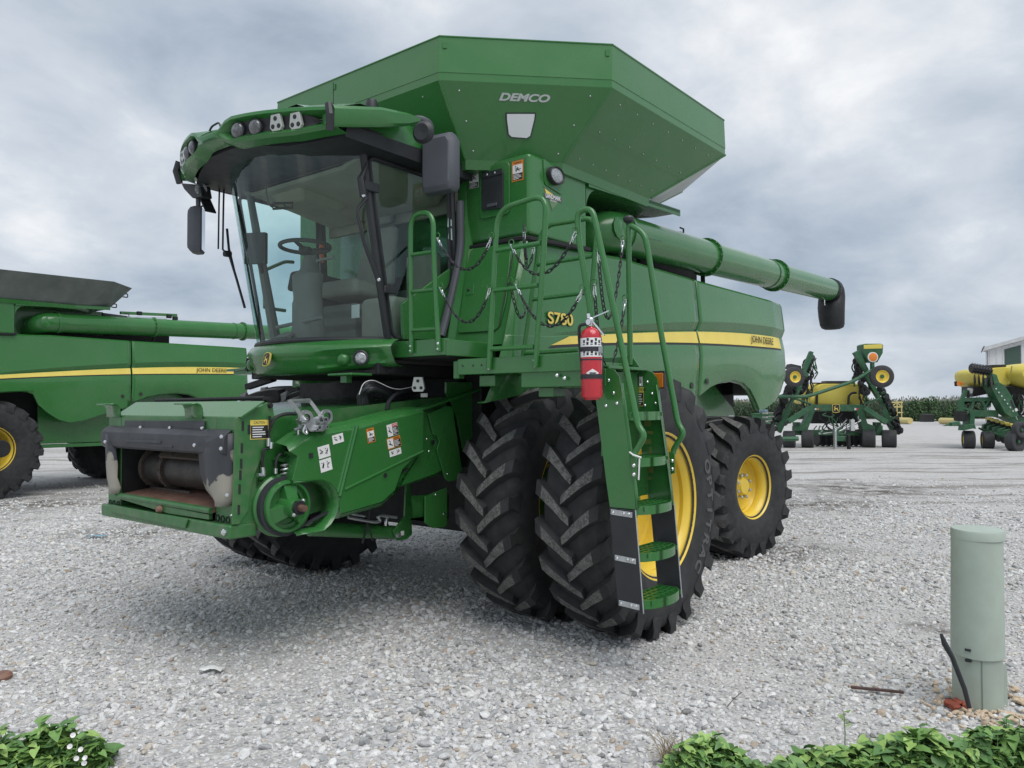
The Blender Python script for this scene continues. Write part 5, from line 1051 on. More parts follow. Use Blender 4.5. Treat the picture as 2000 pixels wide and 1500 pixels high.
MB().plate([bt[2], m_(bt[2]), m_(tp[2]), tp[2]], (.02,0,0)).build('extension_panel', TANKG, e2)
MB().plate([bt[0], m_(bt[0]), m_(tp[0]), tp[0]], (-.02,0,0)).build('extension_panel', TANKG, e2)
MB().plate([bt[0]+V(0,0,.05), bt[1]+V(0,0,.05), bt[2]+V(0,0,.05), m_(bt[2])+V(0,0,.05), m_(bt[1])+V(0,0,.05), m_(bt[0])+V(0,0,.05)], (0,0,.01)).build('tank_cover', DARK, e2)
for a, b in ((240,578),(218,598)): p = q2(a, b, 1.5); MB().tube(rnd([p+V(0,0,.05), p+V(-.1,0,.05), p+V(-.1,0,-.02), p+V(0,0,-.02)], .02), .012, 6).build('ladder_rung', INK, e2)
# folding ram and valve gear along the auger
a = q2(247,621,1.42); b = q2(325,623,1.42); MB().cyl(a, b, .032, 12).build('auger_ram', CHROME, C2); MB().cyl(q2(200,615,1.42), a, .045, 12).build('ram_barrel', BLACK, C2)
b_ = MB(); b_.bar(q2(235,611,1.35), q2(345,616,1.35), .06, .06); b_.build('ram_rail', GREEN, C2)
for a, b in ((272,612),(330,618),(342,622)): MB().cbox(q2(a,b,1.38), (.10,.08,.08)).build('valve_block', DARK, C2, bevel=.01)
# ================================================================ ground
def ground_mat():
    M = bpy.data.materials.new('gravel_ground'); M.use_nodes = True; t = M.node_tree; b = t.nodes['Principled BSDF']; b.inputs['Roughness'].default_value = .9
    nd = t.nodes; lk = t.links; tcn = nd.new('ShaderNodeTexCoord'); geo = tcn.outputs['Object']
    def nz(scale, det=5, rough=.6, vec=None):
        n = nd.new('ShaderNodeTexNoise'); n.inputs['Scale'].default_value = scale; n.inputs['Detail'].default_value = det; n.inputs['Roughness'].default_value = rough; lk.new(vec or geo, n.inputs[0]); return n.outputs[0]
    def mr(s, a, b_, c=0, d=1):
        r_ = nd.new('ShaderNodeMapRange'); r_.inputs[1].default_value = a; r_.inputs[2].default_value = b_; r_.inputs[3].default_value = c; r_.inputs[4].default_value = d; lk.new(s, r_.inputs[0]); return r_.outputs[0]
    def mix(f, a, b_, typ='MIX'):
        x = nd.new('ShaderNodeMix'); x.data_type = 'RGBA'; x.blend_type = typ
        for i, v in ((0, f), (6, a), (7, b_)):
            if isinstance(v, tuple): x.inputs[i].default_value = v
            elif isinstance(v, (int, float)): x.inputs[i].default_value = v
            else: lk.new(v, x.inputs[i])
        return x.outputs[2]
    vo = nd.new('ShaderNodeTexVoronoi'); vo.inputs['Scale'].default_value = 42; lk.new(geo, vo.inputs[0])
    sep = nd.new('ShaderNodeSeparateColor'); lk.new(vo.outputs['Color'], sep.inputs[0])
    cr = nd.new('ShaderNodeValToRGB'); lk.new(sep.outputs[0], cr.inputs[0]); e = cr.color_ramp.elements
    e[0].color = (0.335,0.335,0.339,1); e[1].color = (0.668,0.668,0.668,1); x = e.new(.5); x.color = (0.491,0.491,0.496,1); x = e.new(.8); x.color = (0.541,0.521,0.491,1)
    col = mix(mr(vo.outputs['Distance'], .35, .75), cr.outputs[0], (0.255,0.25,0.246,1))
    col = mix(mr(nz(9, 6, .75), .42, .62, 0, .55), col, (0.59,0.58,0.565,1)); col = mix(mr(nz(14, 6, .75), .56, .70, 0, .6), col, (0.266,0.25,0.23,1))
    col = mix(mr(nz(1.7, 10, .8), .40, .62, 0, .5), col, (0.61,0.599,0.585,1)); col = mix(mr(nz(3.1, 10, .82), .55, .68, 0, .45), col, (0.295,0.275,0.25,1))
    # broad tone, packed dusty drive farther off
    col = mix(mr(nz(.35, 6), .35, .7, 0, .35), col, (0.462,0.452,0.438,1))
    mp = nd.new('ShaderNodeMapping'); mp.inputs['Rotation'].default_value = (0,0,R(-38.8)); lk.new(geo, mp.inputs[0])
    wv = nd.new('ShaderNodeTexNoise'); wv.inputs['Scale'].default_value = .35; wv.inputs['Detail'].default_value = 6; lk.new(mp.outputs[0], wv.inputs[0]); wa = nd.new('ShaderNodeVectorMath'); wa.operation = 'MULTIPLY_ADD'; wa.inputs[1].default_value = (2.2,2.2,0); lk.new(wv.outputs['Color'], wa.inputs[0]); lk.new(mp.outputs[0], wa.inputs[2])
    mp2 = nd.new('ShaderNodeMapping'); mp2.inputs['Scale'].default_value = (1.3,.14,1); lk.new(wa.outputs[0], mp2.inputs[0])
    streak = mr(nz(1.0, 10, .74, mp2.outputs[0]), .505, .575)
    sx = nd.new('ShaderNodeSeparateXYZ'); lk.new(mp.outputs[0], sx.inputs[0])
    def band(v, a, b_, c, d):
        m1 = mr(v, a, b_); m2 = mr(v, c, d, 1, 0); k = nd.new('ShaderNodeMath'); k.operation = 'MULTIPLY'; lk.new(m1, k.inputs[0]); lk.new(m2, k.inputs[1]); return k.outputs[0]
    # distance along the view direction: rotated -x
    far = band(sx.outputs[0], -36, -22, -6.5, -2.5)
    k = nd.new('ShaderNodeMath'); k.operation = 'MULTIPLY'; lk.new(streak, k.inputs[0]); lk.new(far, k.inputs[1]); k2 = nd.new('ShaderNodeMath'); k2.operation = 'MULTIPLY'; k2.inputs[1].default_value = .62; lk.new(k.outputs[0], k2.inputs[0])
    col = mix(k2.outputs[0], col, (.135,.112,.092,1))
    # churned soil by the rear wheel
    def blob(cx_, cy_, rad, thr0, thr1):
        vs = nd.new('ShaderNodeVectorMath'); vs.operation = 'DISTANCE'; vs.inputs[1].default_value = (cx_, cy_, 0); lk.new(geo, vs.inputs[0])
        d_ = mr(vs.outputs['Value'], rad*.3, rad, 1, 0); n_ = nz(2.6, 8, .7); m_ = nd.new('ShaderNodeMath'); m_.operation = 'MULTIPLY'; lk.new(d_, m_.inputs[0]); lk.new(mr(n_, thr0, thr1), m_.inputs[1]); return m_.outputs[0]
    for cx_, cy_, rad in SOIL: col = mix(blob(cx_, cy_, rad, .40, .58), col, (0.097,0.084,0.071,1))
    lk.new(col, b.inputs['Base Color'])
    bn = nd.new('ShaderNodeBump'); bn.inputs['Strength'].default_value = .8; bn.inputs['Distance'].default_value = .012; bn.invert = True; lk.new(vo.outputs['Distance'], bn.inputs['Height'])
    b2 = nd.new('ShaderNodeBump'); b2.inputs['Strength'].default_value = .5; b2.inputs['Distance'].default_value = .05; lk.new(nz(3, 8), b2.inputs['Height']); lk.new(bn.outputs[0], b2.inputs['Normal']); lk.new(b2.outputs[0], b.inputs['Normal'])
    return M
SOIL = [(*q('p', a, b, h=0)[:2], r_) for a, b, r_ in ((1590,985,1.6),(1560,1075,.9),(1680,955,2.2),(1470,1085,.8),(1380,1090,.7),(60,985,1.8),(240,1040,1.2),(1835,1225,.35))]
G = MB().add([V(-600,-500,0),V(80,-500,0),V(80,500,0),V(-600,500,0)], [(0,1,2,3)]).build('ground', ground_mat()); G['kind'] = 'structure'
# loose stones in front
def stone_mat():
    M = bpy.data.materials.new('gravel_stone'); M.use_nodes = True; t = M.node_tree; b = t.nodes['Principled BSDF']; b.inputs['Roughness'].default_value = .85
    oi = t.nodes.new('ShaderNodeObjectInfo'); cr = t.nodes.new('ShaderNodeValToRGB'); t.links.new(oi.outputs['Random'], cr.inputs[0]); e = cr.color_ramp.elements; cr.color_ramp.interpolation = 'CONSTANT'
    e[0].color = (.53,.53,.53,1); e[1].position = .94; e[1].color = (.43,.36,.29,1)
    for p, c in ((.12,(0.634,0.634,0.629)),(.30,(0.442,0.442,0.446)),(.44,(0.691,0.686,0.672)),(.55,(0.557,0.542,0.518)),(.66,(0.365,0.37,0.374)),(.74,(0.605,0.605,0.605)),(.86,(0.749,0.744,0.73)),(.91,(0.538,0.49,0.422)),(.97,(0.23,0.226,0.221))): x = e.new(p); x.color = (*c,1)
    tcn = t.nodes.new('ShaderNodeTexCoord'); n = t.nodes.new('ShaderNodeTexNoise'); n.inputs['Scale'].default_value = 2.2; n.inputs['Detail'].default_value = 5; t.links.new(tcn.outputs['Object'], n.inputs[0])
    mx_ = t.nodes.new('ShaderNodeMix'); mx_.data_type = 'RGBA'; mx_.blend_type = 'MULTIPLY'; mx_.inputs[0].default_value = .7; r2 = t.nodes.new('ShaderNodeMapRange'); r2.inputs[1].default_value = .3; r2.inputs[2].default_value = .7; r2.inputs[3].default_value = .72; r2.inputs[4].default_value = 1.12; t.links.new(n.outputs[0], r2.inputs[0])
    t.links.new(cr.outputs[0], mx_.inputs[6]); t.links.new(r2.outputs[0], mx_.inputs[7]); t.links.new(mx_.outputs[2], b.inputs['Base Color']); return M
def scatter(name, pts, scl, mtl, seed, label, cat):
    me = bpy.data.meshes.new(name); me.from_pydata([tuple(p) for p in pts], [], []); at = me.attributes.new('scl', 'FLOAT', 'POINT'); at.data.foreach_set('value', np.asarray(scl, dtype=np.float32))
    o = bpy.data.objects.new(name, me); COL.objects.link(o); o['kind'] = 'stuff'; o['label'] = label; o['category'] = cat
    ng = bpy.data.node_groups.new(name, 'GeometryNodeTree'); ng.interface.new_socket('Geometry', in_out='INPUT', socket_type='NodeSocketGeometry'); ng.interface.new_socket('Geometry', in_out='OUTPUT', socket_type='NodeSocketGeometry')
    n = ng.nodes; l = ng.links; gi = n.new('NodeGroupInput'); go = n.new('NodeGroupOutput'); g2i = n.new('GeometryNodeGeometryToInstance')
    for k in range(6):
        ico = n.new('GeometryNodeMeshIcoSphere'); ico.inputs['Radius'].default_value = 1; ico.inputs['Subdivisions'].default_value = 2
        pos = n.new('GeometryNodeInputPosition'); ns = n.new('ShaderNodeTexNoise'); ns.noise_dimensions = '4D'; ns.inputs['W'].default_value = k*3.7+seed; ns.inputs['Scale'].default_value = .9; ns.inputs['Detail'].default_value = 1.5; l.new(pos.outputs[0], ns.inputs['Vector'])
        sb = n.new('ShaderNodeVectorMath'); sb.operation = 'SUBTRACT'; sb.inputs[1].default_value = (.5,.5,.5); l.new(ns.outputs['Color'], sb.inputs[0])
        sc_ = n.new('ShaderNodeVectorMath'); sc_.operation = 'SCALE'; sc_.inputs['Scale'].default_value = 1.5; l.new(sb.outputs[0], sc_.inputs[0])
        sp_ = n.new('GeometryNodeSetPosition'); l.new(ico.outputs[0], sp_.inputs['Geometry']); l.new(sc_.outputs[0], sp_.inputs['Offset'])
        tr = n.new('GeometryNodeTransform'); tr.inputs['Scale'].default_value = ((1.25,.85,.62),(1,1,.7),(1.4,.7,.6),(1.1,.9,.8),(.9,1.2,.55),(1.2,1,.65))[k]; l.new(sp_.outputs[0], tr.inputs[0])
        sm = n.new('GeometryNodeSetMaterial'); sm.inputs['Material'].default_value = mtl; l.new(tr.outputs[0], sm.inputs[0]); l.new(sm.outputs[0], g2i.inputs[0])
    iop = n.new('GeometryNodeInstanceOnPoints'); l.new(gi.outputs[0], iop.inputs['Points']); l.new(g2i.outputs[0], iop.inputs['Instance']); iop.inputs['Pick Instance'].default_value = True
    ri = n.new('FunctionNodeRandomValue'); ri.data_type = 'INT'; ri.inputs[4].default_value = 0; ri.inputs[5].default_value = 5; l.new(ri.outputs[2], iop.inputs['Instance Index'])
    rv = n.new('FunctionNodeRandomValue'); rv.data_type = 'FLOAT_VECTOR'; rv.inputs[0].default_value = (-.5,-.5,0); rv.inputs[1].default_value = (.5,.5,6.28); l.new(rv.outputs[0], iop.inputs['Rotation'])
    na = n.new('GeometryNodeInputNamedAttribute'); na.data_type = 'FLOAT'; na.inputs[0].default_value = 'scl'; l.new(na.outputs[0], iop.inputs['Scale']); l.new(iop.outputs[0], go.inputs[0])
    md = o.modifiers.new('stones', 'NODES'); md.node_group = ng; return o
N_ = 640000
xy = rng.uniform((-15,-15), (4.6,9), (N_,2)); P_ = np.c_[xy, np.zeros(N_)]
rel = P_-np.array(CP); dep = rel@np.array(FW); lat = rel@np.array(RT); 
keep = (dep > 1.2) & (dep < 19) & (np.abs(lat) < dep*.80+1.0)
for cx_, cy_, rad in SOIL: keep &= ~((np.hypot(xy[:,0]-cx_, xy[:,1]-cy_) < rad*.75) & (rng.random(N_) < .42))
dens = np.where(dep < 7, 1, np.clip(.95-(dep-7)/9, .05, 1)*np.clip((19-dep)/3,0,1)); pn = np.sin(xy[:,0]*1.3+np.sin(xy[:,1]*1.7)*1.4)+np.sin(xy[:,1]*1.1+np.sin(xy[:,0]*2.3)*1.2)+.6*np.sin(xy[:,0]*3.1-xy[:,1]*2.7); dens = dens*np.clip(.93+.16*pn, .45, 1); keep &= rng.random(N_) < dens
P_ = P_[keep]; dep = dep[keep]; n_ = len(P_); scl = np.clip(rng.lognormal(math.log(.0107)+.09*pn[keep], .40, n_), .005, .036)*np.clip(.9+(dep-6)*.02, .9, 1.12); P_[:,2] = scl*rng.uniform(-.15,.45,n_)
scatter('gravel', P_, scl, stone_mat(), 1, 'loose light grey gravel stones covering the yard', 'gravel')
# tan pebbles round the pedestal foot
PED = q('p', 1910, 1378, h=0)
k = 320; a = rng.uniform(0, 2*math.pi, k); r_ = .12+np.abs(rng.normal(0, .16, k)); pp = np.c_[PED.x+np.cos(a)*r_-.05, PED.y+np.sin(a)*r_+.12, np.full(k, .018)]
TAN = mat('tan_pebble', (.55,.44,.32), .8, var=.3, vscale=40)
scatter('pebbles', pp, rng.uniform(.009,.02,k), TAN, 5, 'tan pebbles heaped at the foot of the green pedestal', 'pebbles')
# ================================================================ utility pedestal
PGREEN = mat('pale_green_plastic', (.40,.47,.41), .5, var=.05, vscale=6, dust=.28, dustcol=(.36,.37,.30), bump=.05, bscale=200)
PD = empty('utility_pedestal', (PED.x, PED.y, 0)); tag(PD, 'pale green cylindrical utility pedestal standing in the gravel', 'pedestal')
MB().lathe([(.128,-.05),(.128,.30),(.132,.315),(.120,.32)], (0,0,0), (0,0,1), 40).build('base', PGREEN, PD)
MB().lathe([(.131,.295),(.136,.30),(.130,.985),(.001,.985)], (0,0,0), (.02,.012,1), 40).build('sleeve', PGREEN, PD)
MB().lathe([(.133,.955),(.137,.96),(.137,1.0),(.132,1.012),(.05,1.022),(.001,1.023)], (-.004,.004,0), (.02,.012,1), 40).build('cap', PGREEN, PD)
sd_ = (RT*.6-FW*.8); sd_.z = 0; sd_.normalize()
b_ = MB(); p = V(0,0,0)+_r*.134; b_.plate([p+V(0,0,-.03), p+_r*.03+V(0,0,-.03), p+_r*.03+V(0,0,.20), p+_r*.02+V(0,0,.235), p+V(0,0,.235)], -_f*.012); b_.build('stake', PGREEN, PD)
fr = -_f; lf = (-_r*.35-_f*.94).normalized()
MB().cbox(lf*.130+V(0,0,.20), (.004,.004,.36)).build('seam', mat('seam_shadow', (.20,.26,.21), .6), PD)
for dz in (.345,.285): MB().cbox((-_r*.75-_f*.66)*.135+V(0,0,dz), (.03,.03,.012)).build('tag', BLACK, PD)
cb0 = q('p', 1893, 1372, dep=(PED-CP).dot(FW)-.16); cb1 = q('p', 1838, 1238, dep=(PED-CP).dot(FW)-.10)
cbm = (cb0+cb1)/2+_r*.012
o = MB().tube([cb0-V(0,0,.03), cb0*.6+cbm*.4, cbm*.7+cb1*.3, cb1*.7+cbm*.3-_r*.006, cb1], [.012,.013,.013,.016,.008], 10).build('cable', BLACK); tag(o, 'stiff black cable rising from the gravel beside the pale pedestal', 'cable')
BRK = mat('red_brick', (.30,.075,.045), .85, var=.3, vscale=30, bump=.3)
for i in range(7):
    p = q('p', 1852+i*6.5, 1374+(i % 3)*4-2, h=.028); M = Matrix.Translation(p) @ Matrix.Rotation(i*1.3,4,'Z') @ Matrix.Rotation(.3*i,4,'X')
    o = MB().box((-.028,-.018,-.014),(.028,.018,.014), M).build('brick_piece', BRK, bevel=.004); tag(o, 'broken piece of red brick beside the pedestal foot', 'brick', 'red brick pieces by the pedestal')
# small litter
RBAR = mat('rusty_bar', (.085,.050,.042), .8, var=.3, vscale=30, bump=.2)
o = MB().bar(q('p',1662,1342,h=.03), q('p',1765,1352,h=.03), .022, .014).build('rusty_bar', RBAR, bevel=.003); tag(o, 'short rusty flat bar lying on the gravel near the pedestal', 'bar')
def scrap(nm, px, py, w_, h_, m_, label, cat, seed=1):
    c = q('p', px, py, h=.03); rr_ = random.Random(seed); rows = [[c+_r*(w_*(i/4-.5))+(-_f)*(h_*(j/3-.5))+V(0,0,rr_.uniform(-.008,.012)) for i in range(5)] for j in range(4)]
    o = MB().grid(rows).build(nm, m_, solid=.003, smooth=60); return tag(o, label, cat)
scrap('paper', 415, 1305, .14, .09, WHITE, 'crumpled scrap of white paper on the gravel', 'paper')
scrap('rag', 190, 1047, .20, .10, mat('blue_cloth', (.22,.42,.55), .9, var=.2), 'light blue rag lying on the gravel before the feeder house', 'rag', 3)
o = MB().lathe([(.001,.02),(.05,.018),(.065,.0),(.06,-.02)], q('p',2,1320,h=.02), (0.1,0,1), 14).build('rusty_disc', RUST); tag(o, 'brown rusty metal disc lying on the gravel', 'disc')
o = MB().tube([q('p',1420,1380,h=.025), q('p',1432,1366,h=.03), q('p',1448,1352,h=.028)], .0025, 5).build('twig', RBAR); tag(o, 'thin dark twig on the pale gravel', 'twig')
# ================================================================ weeds
LEAFM = [mat('leaf_mid', (.15,.29,.075), .5, var=.15, vscale=30), mat('leaf_light', (.28,.43,.12), .5, var=.15, vscale=30), mat('leaf_deep', (.095,.205,.062), .5, var=.15, vscale=30), mat('stem_green', (.13,.22,.07), .6)]
for M in LEAFM[:3]:
    M.node_tree.nodes['Principled BSDF'].inputs['Transmission Weight'].default_value = 0; M.node_tree.nodes['Principled BSDF'].inputs['Subsurface Weight'].default_value = .0
def weed(name, blobs, seed, label, flowers=()):
    r_ = random.Random(seed); mb = MB(); mi = []
    for (px, py, rx_, ry_, h_, n) in blobs:
        c = q('p', px, py, h=0); h_ *= .88
        for k in range(n):
            a = r_.uniform(0, 2*math.pi); t = math.sqrt(r_.random()); hh_ = h_*(1-.65*t*t)*r_.uniform(.30,1.0)*(1.3 if r_.random() < .08 else 1)*(1+.22*math.sin(a*3+px)*t)
            p = c+_r*(math.cos(a)*t*rx_)+_f*(math.sin(a)*t*ry_)+V(0,0,hh_)
            L_ = r_.uniform(.034,.085)*(1 if r_.random() < .85 else 1.2); W_ = L_*r_.uniform(.55,.85); az = r_.uniform(0, 2*math.pi); pit = r_.uniform(-.7,.55)
            d = V(math.cos(az)*math.cos(pit), math.sin(az)*math.cos(pit), math.sin(pit)); sd__ = d.cross(V(0,0,1)).normalized(); up = sd__.cross(d); roll = r_.uniform(-.5,.5); sd__ = (sd__*math.cos(roll)+up*math.sin(roll)); up = sd__.cross(d); fold = L_*.16
            mid1 = p+d*(L_*.3)-up*fold*.6; mid2 = p+d*(L_*.65)-up*fold*.5; tip = p+d*L_-up*fold*1.2
            mb.add([p, p-d*(L_*.16)+sd__*(W_*.42), p+d*(L_*.22)+sd__*(W_*.5)+up*fold*.3, p+d*(L_*.62)+sd__*(W_*.30), tip, p+d*(L_*.62)-sd__*(W_*.30), p+d*(L_*.22)-sd__*(W_*.5)+up*fold*.3, p-d*(L_*.16)-sd__*(W_*.42), mid1, mid2],
                   [(0,1,2,8),(8,2,3,9),(9,3,4),(0,8,6,7),(8,9,5,6),(9,4,5)]); mi += [r_.choices((0,1,2),(5,2.2,3))[0]]*6
            if k % 3 == 0:
                b0 = len(mb.f); g = V(p.x+r_.uniform(-.05,.05), p.y+r_.uniform(-.05,.05), 0); mb.tube([g, (g+p)/2+V(r_.uniform(-.02,.02),r_.uniform(-.02,.02),.01), p], .0018, 4); mi += [3]*(len(mb.f)-b0)
    me = bpy.data.meshes.new(name); me.from_pydata(mb.v, [], mb.f); me.update()
    for M in LEAFM: me.materials.append(M)
    me.polygons.foreach_set('material_index', mi); me.shade_smooth()
    o = bpy.data.objects.new(name, me); COL.objects.link(o); o['kind'] = 'stuff'; o['label'] = label; o['category'] = 'weeds'
    return o
weed('weed_patch', [(20,1515,.26,.13,.19,640),(105,1500,.17,.11,.235,460),(165,1505,.11,.08,.18,240),(195,1490,.05,.04,.09,50)], 3, 'leafy green bindweed with small white flowers growing through the gravel')
weed('weed_patch', [(1385,1510,.16,.12,.19,420),(1345,1520,.10,.08,.15,160),(1440,1530,.14,.09,.12,240)], 5, 'bushy green weed beside a tuft of dry grass')
weed('weed_patch', [(1560,1530,.22,.10,.10,300),(1640,1520,.26,.12,.15,520),(1720,1515,.24,.12,.17,520),(1800,1505,.20,.13,.20,520),(1880,1512,.20,.12,.17,460),(1950,1500,.20,.13,.21,520),(2030,1500,.25,.15,.22,500)], 8, 'long bank of leafy green weeds below the pale pedestal')
PET = mat('white_petal', (.80,.78,.78), .6)
for i, (a, b) in enumerate(((1050,680),(1215,725),(1145,860),(1280,850),(1095,510),(1265,930))):
    c = q('p', a/7.69, 1370+b/7.69, dep=3.05-.0*i); ax = (CP-c).normalized()+V(0,0,.3)+_r*random.uniform(-.5,.5)
    o = MB().lathe([(.001,-.007),(.004,-.003),(.008,.002),(.010,.004)], c, ax, 10).build('bindweed_flower', PET); tag(o, 'small white trumpet flower among the bindweed leaves', 'flower', 'white bindweed flowers')
DRY = mat('dry_grass', (.30,.24,.15), .8, var=.3, vscale=20)
mb = MB(); r_ = random.Random(4); c = q('p', 1318, 1490, h=0)
for k in range(80):
    a = c+_r*r_.uniform(-.06,.05)+_f*r_.uniform(-.06,.06); e = a+_r*r_.gauss(-.03,.06)+_f*r_.uniform(-.06,.06)+V(0,0,r_.uniform(.05,.16)); mb.tube([a, (a+e)/2+V(0,0,.025), e], [.0018,.0014,.0006], 3)
o = mb.build('dry_grass', DRY); o['kind'] = 'stuff'; o['label'] = 'tuft of dry brown grass against the leafy weed'; o['category'] = 'grass'
# a single thin seedling stalk standing above the weeds
mb = MB(); c = q('p',1650,1470,h=0); mb.tube([c, c+V(0,0,.10)+_r*.003, c+V(0,0,.20)-_r*.002], [.003,.0025,.002], 5); o = mb.build('seedling', LEAFM[3]); tag(o, 'thin upright seedling stalk with pale top leaves', 'seedling')
mb = MB()
for k in range(7): t = k*.9; p = c+V(0,0,.13+.012*k); d = _r*math.cos(t)+_f*math.sin(t); mb.add([p, p+d*.02+V(0,0,.012), p+d*.035+V(0,0,.018), p+d*.02+V(0,0,.0)-_f*.006], [(0,1,2,3)])
mb.build('leaf', LEAFM[1], o)
# ================================================================ cornfield
CORN = [mat('corn_leaf', (.052,.094,.042), .6, var=.2, vscale=3), mat('corn_leaf_dull', (.068,.108,.055), .6, var=.2, vscale=3), mat('corn_tassel', (.13,.135,.08), .7)]
r0 = np.random.default_rng(5); vs = []; fs = []; mi = []
base = q('p', 1800, 818.5, h=0); al = _r.copy(); dp = _f.copy()
for row in range(7):
    for u in np.arange(-46, 22, .19):
        c = base+al*(u+r0.uniform(-.06,.06))+dp*(row*.76+r0.uniform(-.05,.05)); H = 2.06+r0.normal(0,.16)+.10*math.sin(u*.35)
        for k in range(7 if row < 2 else 5):
            z = H*(.12+.12*k) if row < 2 else H*(.40+.11*k); a = r0.uniform(0, 6.28); L_ = r0.uniform(.45,.8); d = V(math.cos(a), math.sin(a), 0); s_ = V(-d.y, d.x, 0)*.045; o = len(vs)
            vs += [c+V(0,0,z)-s_*.4, c+V(0,0,z)+s_*.4, c+d*L_*.45+V(0,0,z+L_*.42)+s_, c+d*L_*.45+V(0,0,z+L_*.42)-s_, c+d*L_+V(0,0,z+L_*.12)]
            fs += [(o,o+1,o+2,o+3),(o+3,o+2,o+4)]; mi += [int(r0.random() < .4)]*2
        o = len(vs); vs += [c-V(.015,0,0), c+V(.015,0,0), c+V(.01,0,H), c+V(-.01,0,H)]; fs.append((o,o+1,o+2,o+3)); mi.append(0)
        o = len(vs); q_ = c+V(0,0,H); vs += [q_-al*.02, q_+al*.02, q_+al*.05+V(0,0,.25), q_-al*.04+V(0,0,.28)]; fs.append((o,o+1,o+2,o+3)); mi.append(2)
me = bpy.data.meshes.new('cornfield'); me.from_pydata([tuple(p) for p in vs], [], fs); me.update()
for M in CORN: me.materials.append(M)
me.polygons.foreach_set('material_index', mi); o = bpy.data.objects.new('cornfield', me); COL.objects.link(o); o['kind'] = 'stuff'; o['label'] = 'tall green cornfield along the far side of the yard'; o['category'] = 'corn'
# soil and field body behind the first rows
fb = MB(); a = base+al*-220+dp*3.5; b = base+al*120+dp*3.5; top_ = []
n_ = 700; rows = [[], [], []]
for i in range(n_):
    p = a+(b-a)*(i/(n_-1)); hh_ = 1.98+.2*math.sin(i*12.9898)*math.sin(i*4.1)+.1*math.sin(i*.3); rows[0].append(p+V(0,0,-.1)); rows[1].append(p+V(0,0,hh_)+dp*.6*math.sin(i*3.3)); rows[2].append(p+dp*260+V(0,0,2.0))
o = fb.grid(rows).build('cornfield_body', CORN[0], smooth=0); o['kind'] = 'stuff'; o['label'] = 'deep mass of the cornfield behind its front rows'; o['category'] = 'corn'
# ================================================================ planters in the background
POLY = mat('yellow_poly_tank', (.66,.55,.10), .45, var=.06, vscale=1)
PGRN = mat('planter_green', (.022,.105,.045), .5, var=.12, vscale=2, dust=.15)
TYRE2 = mat('planter_tyre', (.045,.047,.050), .8, var=.2, vscale=6)
def ptyre(c, r_, w_, ax, par, rim=None, nm='wheel', ribs=True):
    e_ = empty(nm, (0,0,0), par); pr = [(r_*.55,-w_*.42),(r_*.62,-w_*.5),(r_*.9,-w_*.5),(r_*.99,-w_*.42)]
    if ribs:
        for k in range(-3, 4): pr += [(r_*.965, k*w_*.12-w_*.045),(r_, k*w_*.12-w_*.04),(r_, k*w_*.12+w_*.04),(r_*.965, k*w_*.12+w_*.045)]
    else: pr += [(r_, 0)]
    pr += [(r_*.99,w_*.42),(r_*.9,w_*.5),(r_*.62,w_*.5),(r_*.55,w_*.42)]
    MB().lathe(pr, c, ax, 28).build('tyre', TYRE2, e_)
    MB().lathe([(.001,-w_*.2),(r_*.3,-w_*.2),(r_*.5,-w_*.3),(r_*.57,-w_*.44),(r_*.57,w_*.44),(r_*.5,w_*.38),(r_*.42,w_*.22),(r_*.2,w_*.2),(.001,w_*.2)], c, ax, 24).build('rim', rim or YELLOW, e_)
    MB().lathe([(.001,w_*.42),(r_*.16,w_*.42),(r_*.18,w_*.2)], c, ax, 14).build('hub', PGRN, e_)
    return e_
P1C = q('p', 1640, 874, h=0); PL1 = empty('planter', P1C); tag(PL1, 'folded green planter with a yellow tank and raised marker wheels', 'planter', 'folded row planters')
D1 = (P1C-CP).dot(FW)
def lp1(f):      # everything of the planter is worked out in world space, then made local
    return f
class Sub:
    def __init__(s, root, zk, dep): s.root = root; s.zk = zk; s.dep = dep; s.inv = -root.location
    def p(s, a, b, dd=0): return q(s.zk, a, b, dep=s.dep+dd)+s.inv
    def bar(s, nm, a, b, w_, m_=None, dd=0, th=.18, par=None, dd2=None):
        A = s.p(*a, dd); B = s.p(*b, dd if dd2 is None else dd2); o = MB().bar(A, B, w_, th, _f); return o.build(nm, m_ or PGRN, par or s.root, bevel=.02)
    def poly(s, nm, pts, m_=None, dd=0, th=.12, par=None, bev=.015): return MB().plate([s.p(a, b, dd) for a, b in pts], _f*th).build(nm, m_ or PGRN, par or s.root, bevel=bev)
    def pipe(s, nm, pts, r_, m_=None, dd=0, par=None, rr=.15): return MB().tube(rnd([s.p(a, b, dd) for a, b in pts], rr), r_, 8).build(nm, m_ or PGRN, par or s.root)
    def tank(s, nm, pts, dd, th, m_=POLY, par=None):
        c = sum((s.p(a, b, dd) for a, b in pts), V(0,0,0))/len(pts); rings = []
        for t, k in ((-.5,.86),(-.42,.97),(-.2,1),(.2,1),(.42,.97),(.5,.86)): rings.append([c+(p_-c)*k+_f*(th*t) for p_ in rnd([s.p(a, b, dd) for a, b in pts], .22, 4, True)])
        return MB().loft(rings).build(nm, m_, par or s.root, smooth=50)
A_ = Sub(PL1, 'a', D1)
for a, b, w_, h_ in ((355,1248,128,196),(562,1250,128,200),(1250,1260,140,204),(1480,1265,150,204)):
    r_ = h_/2/5.77*D1/FPX; c = A_.p(a, b); c.z = r_-.02; ptyre(c, r_, w_/5.77*D1/FPX, _r*.92-_f*.40, PL1)
A_.tank('seed_tank', [(560,660),(620,628),(1080,628),(1130,670),(1165,830),(1165,880),(550,880),(555,800)], 1.6, 1.5)
A_.tank('seed_tank_side', [(460,690),(545,660),(545,860),(440,860)], 1.8, 1.0)
A_.tank('tank_step', [(1030,750),(1130,745),(1140,870),(1020,870)], .9, .3); A_.tank('tank_step', [(575,765),(650,760),(655,870),(560,870)], .9, .3)
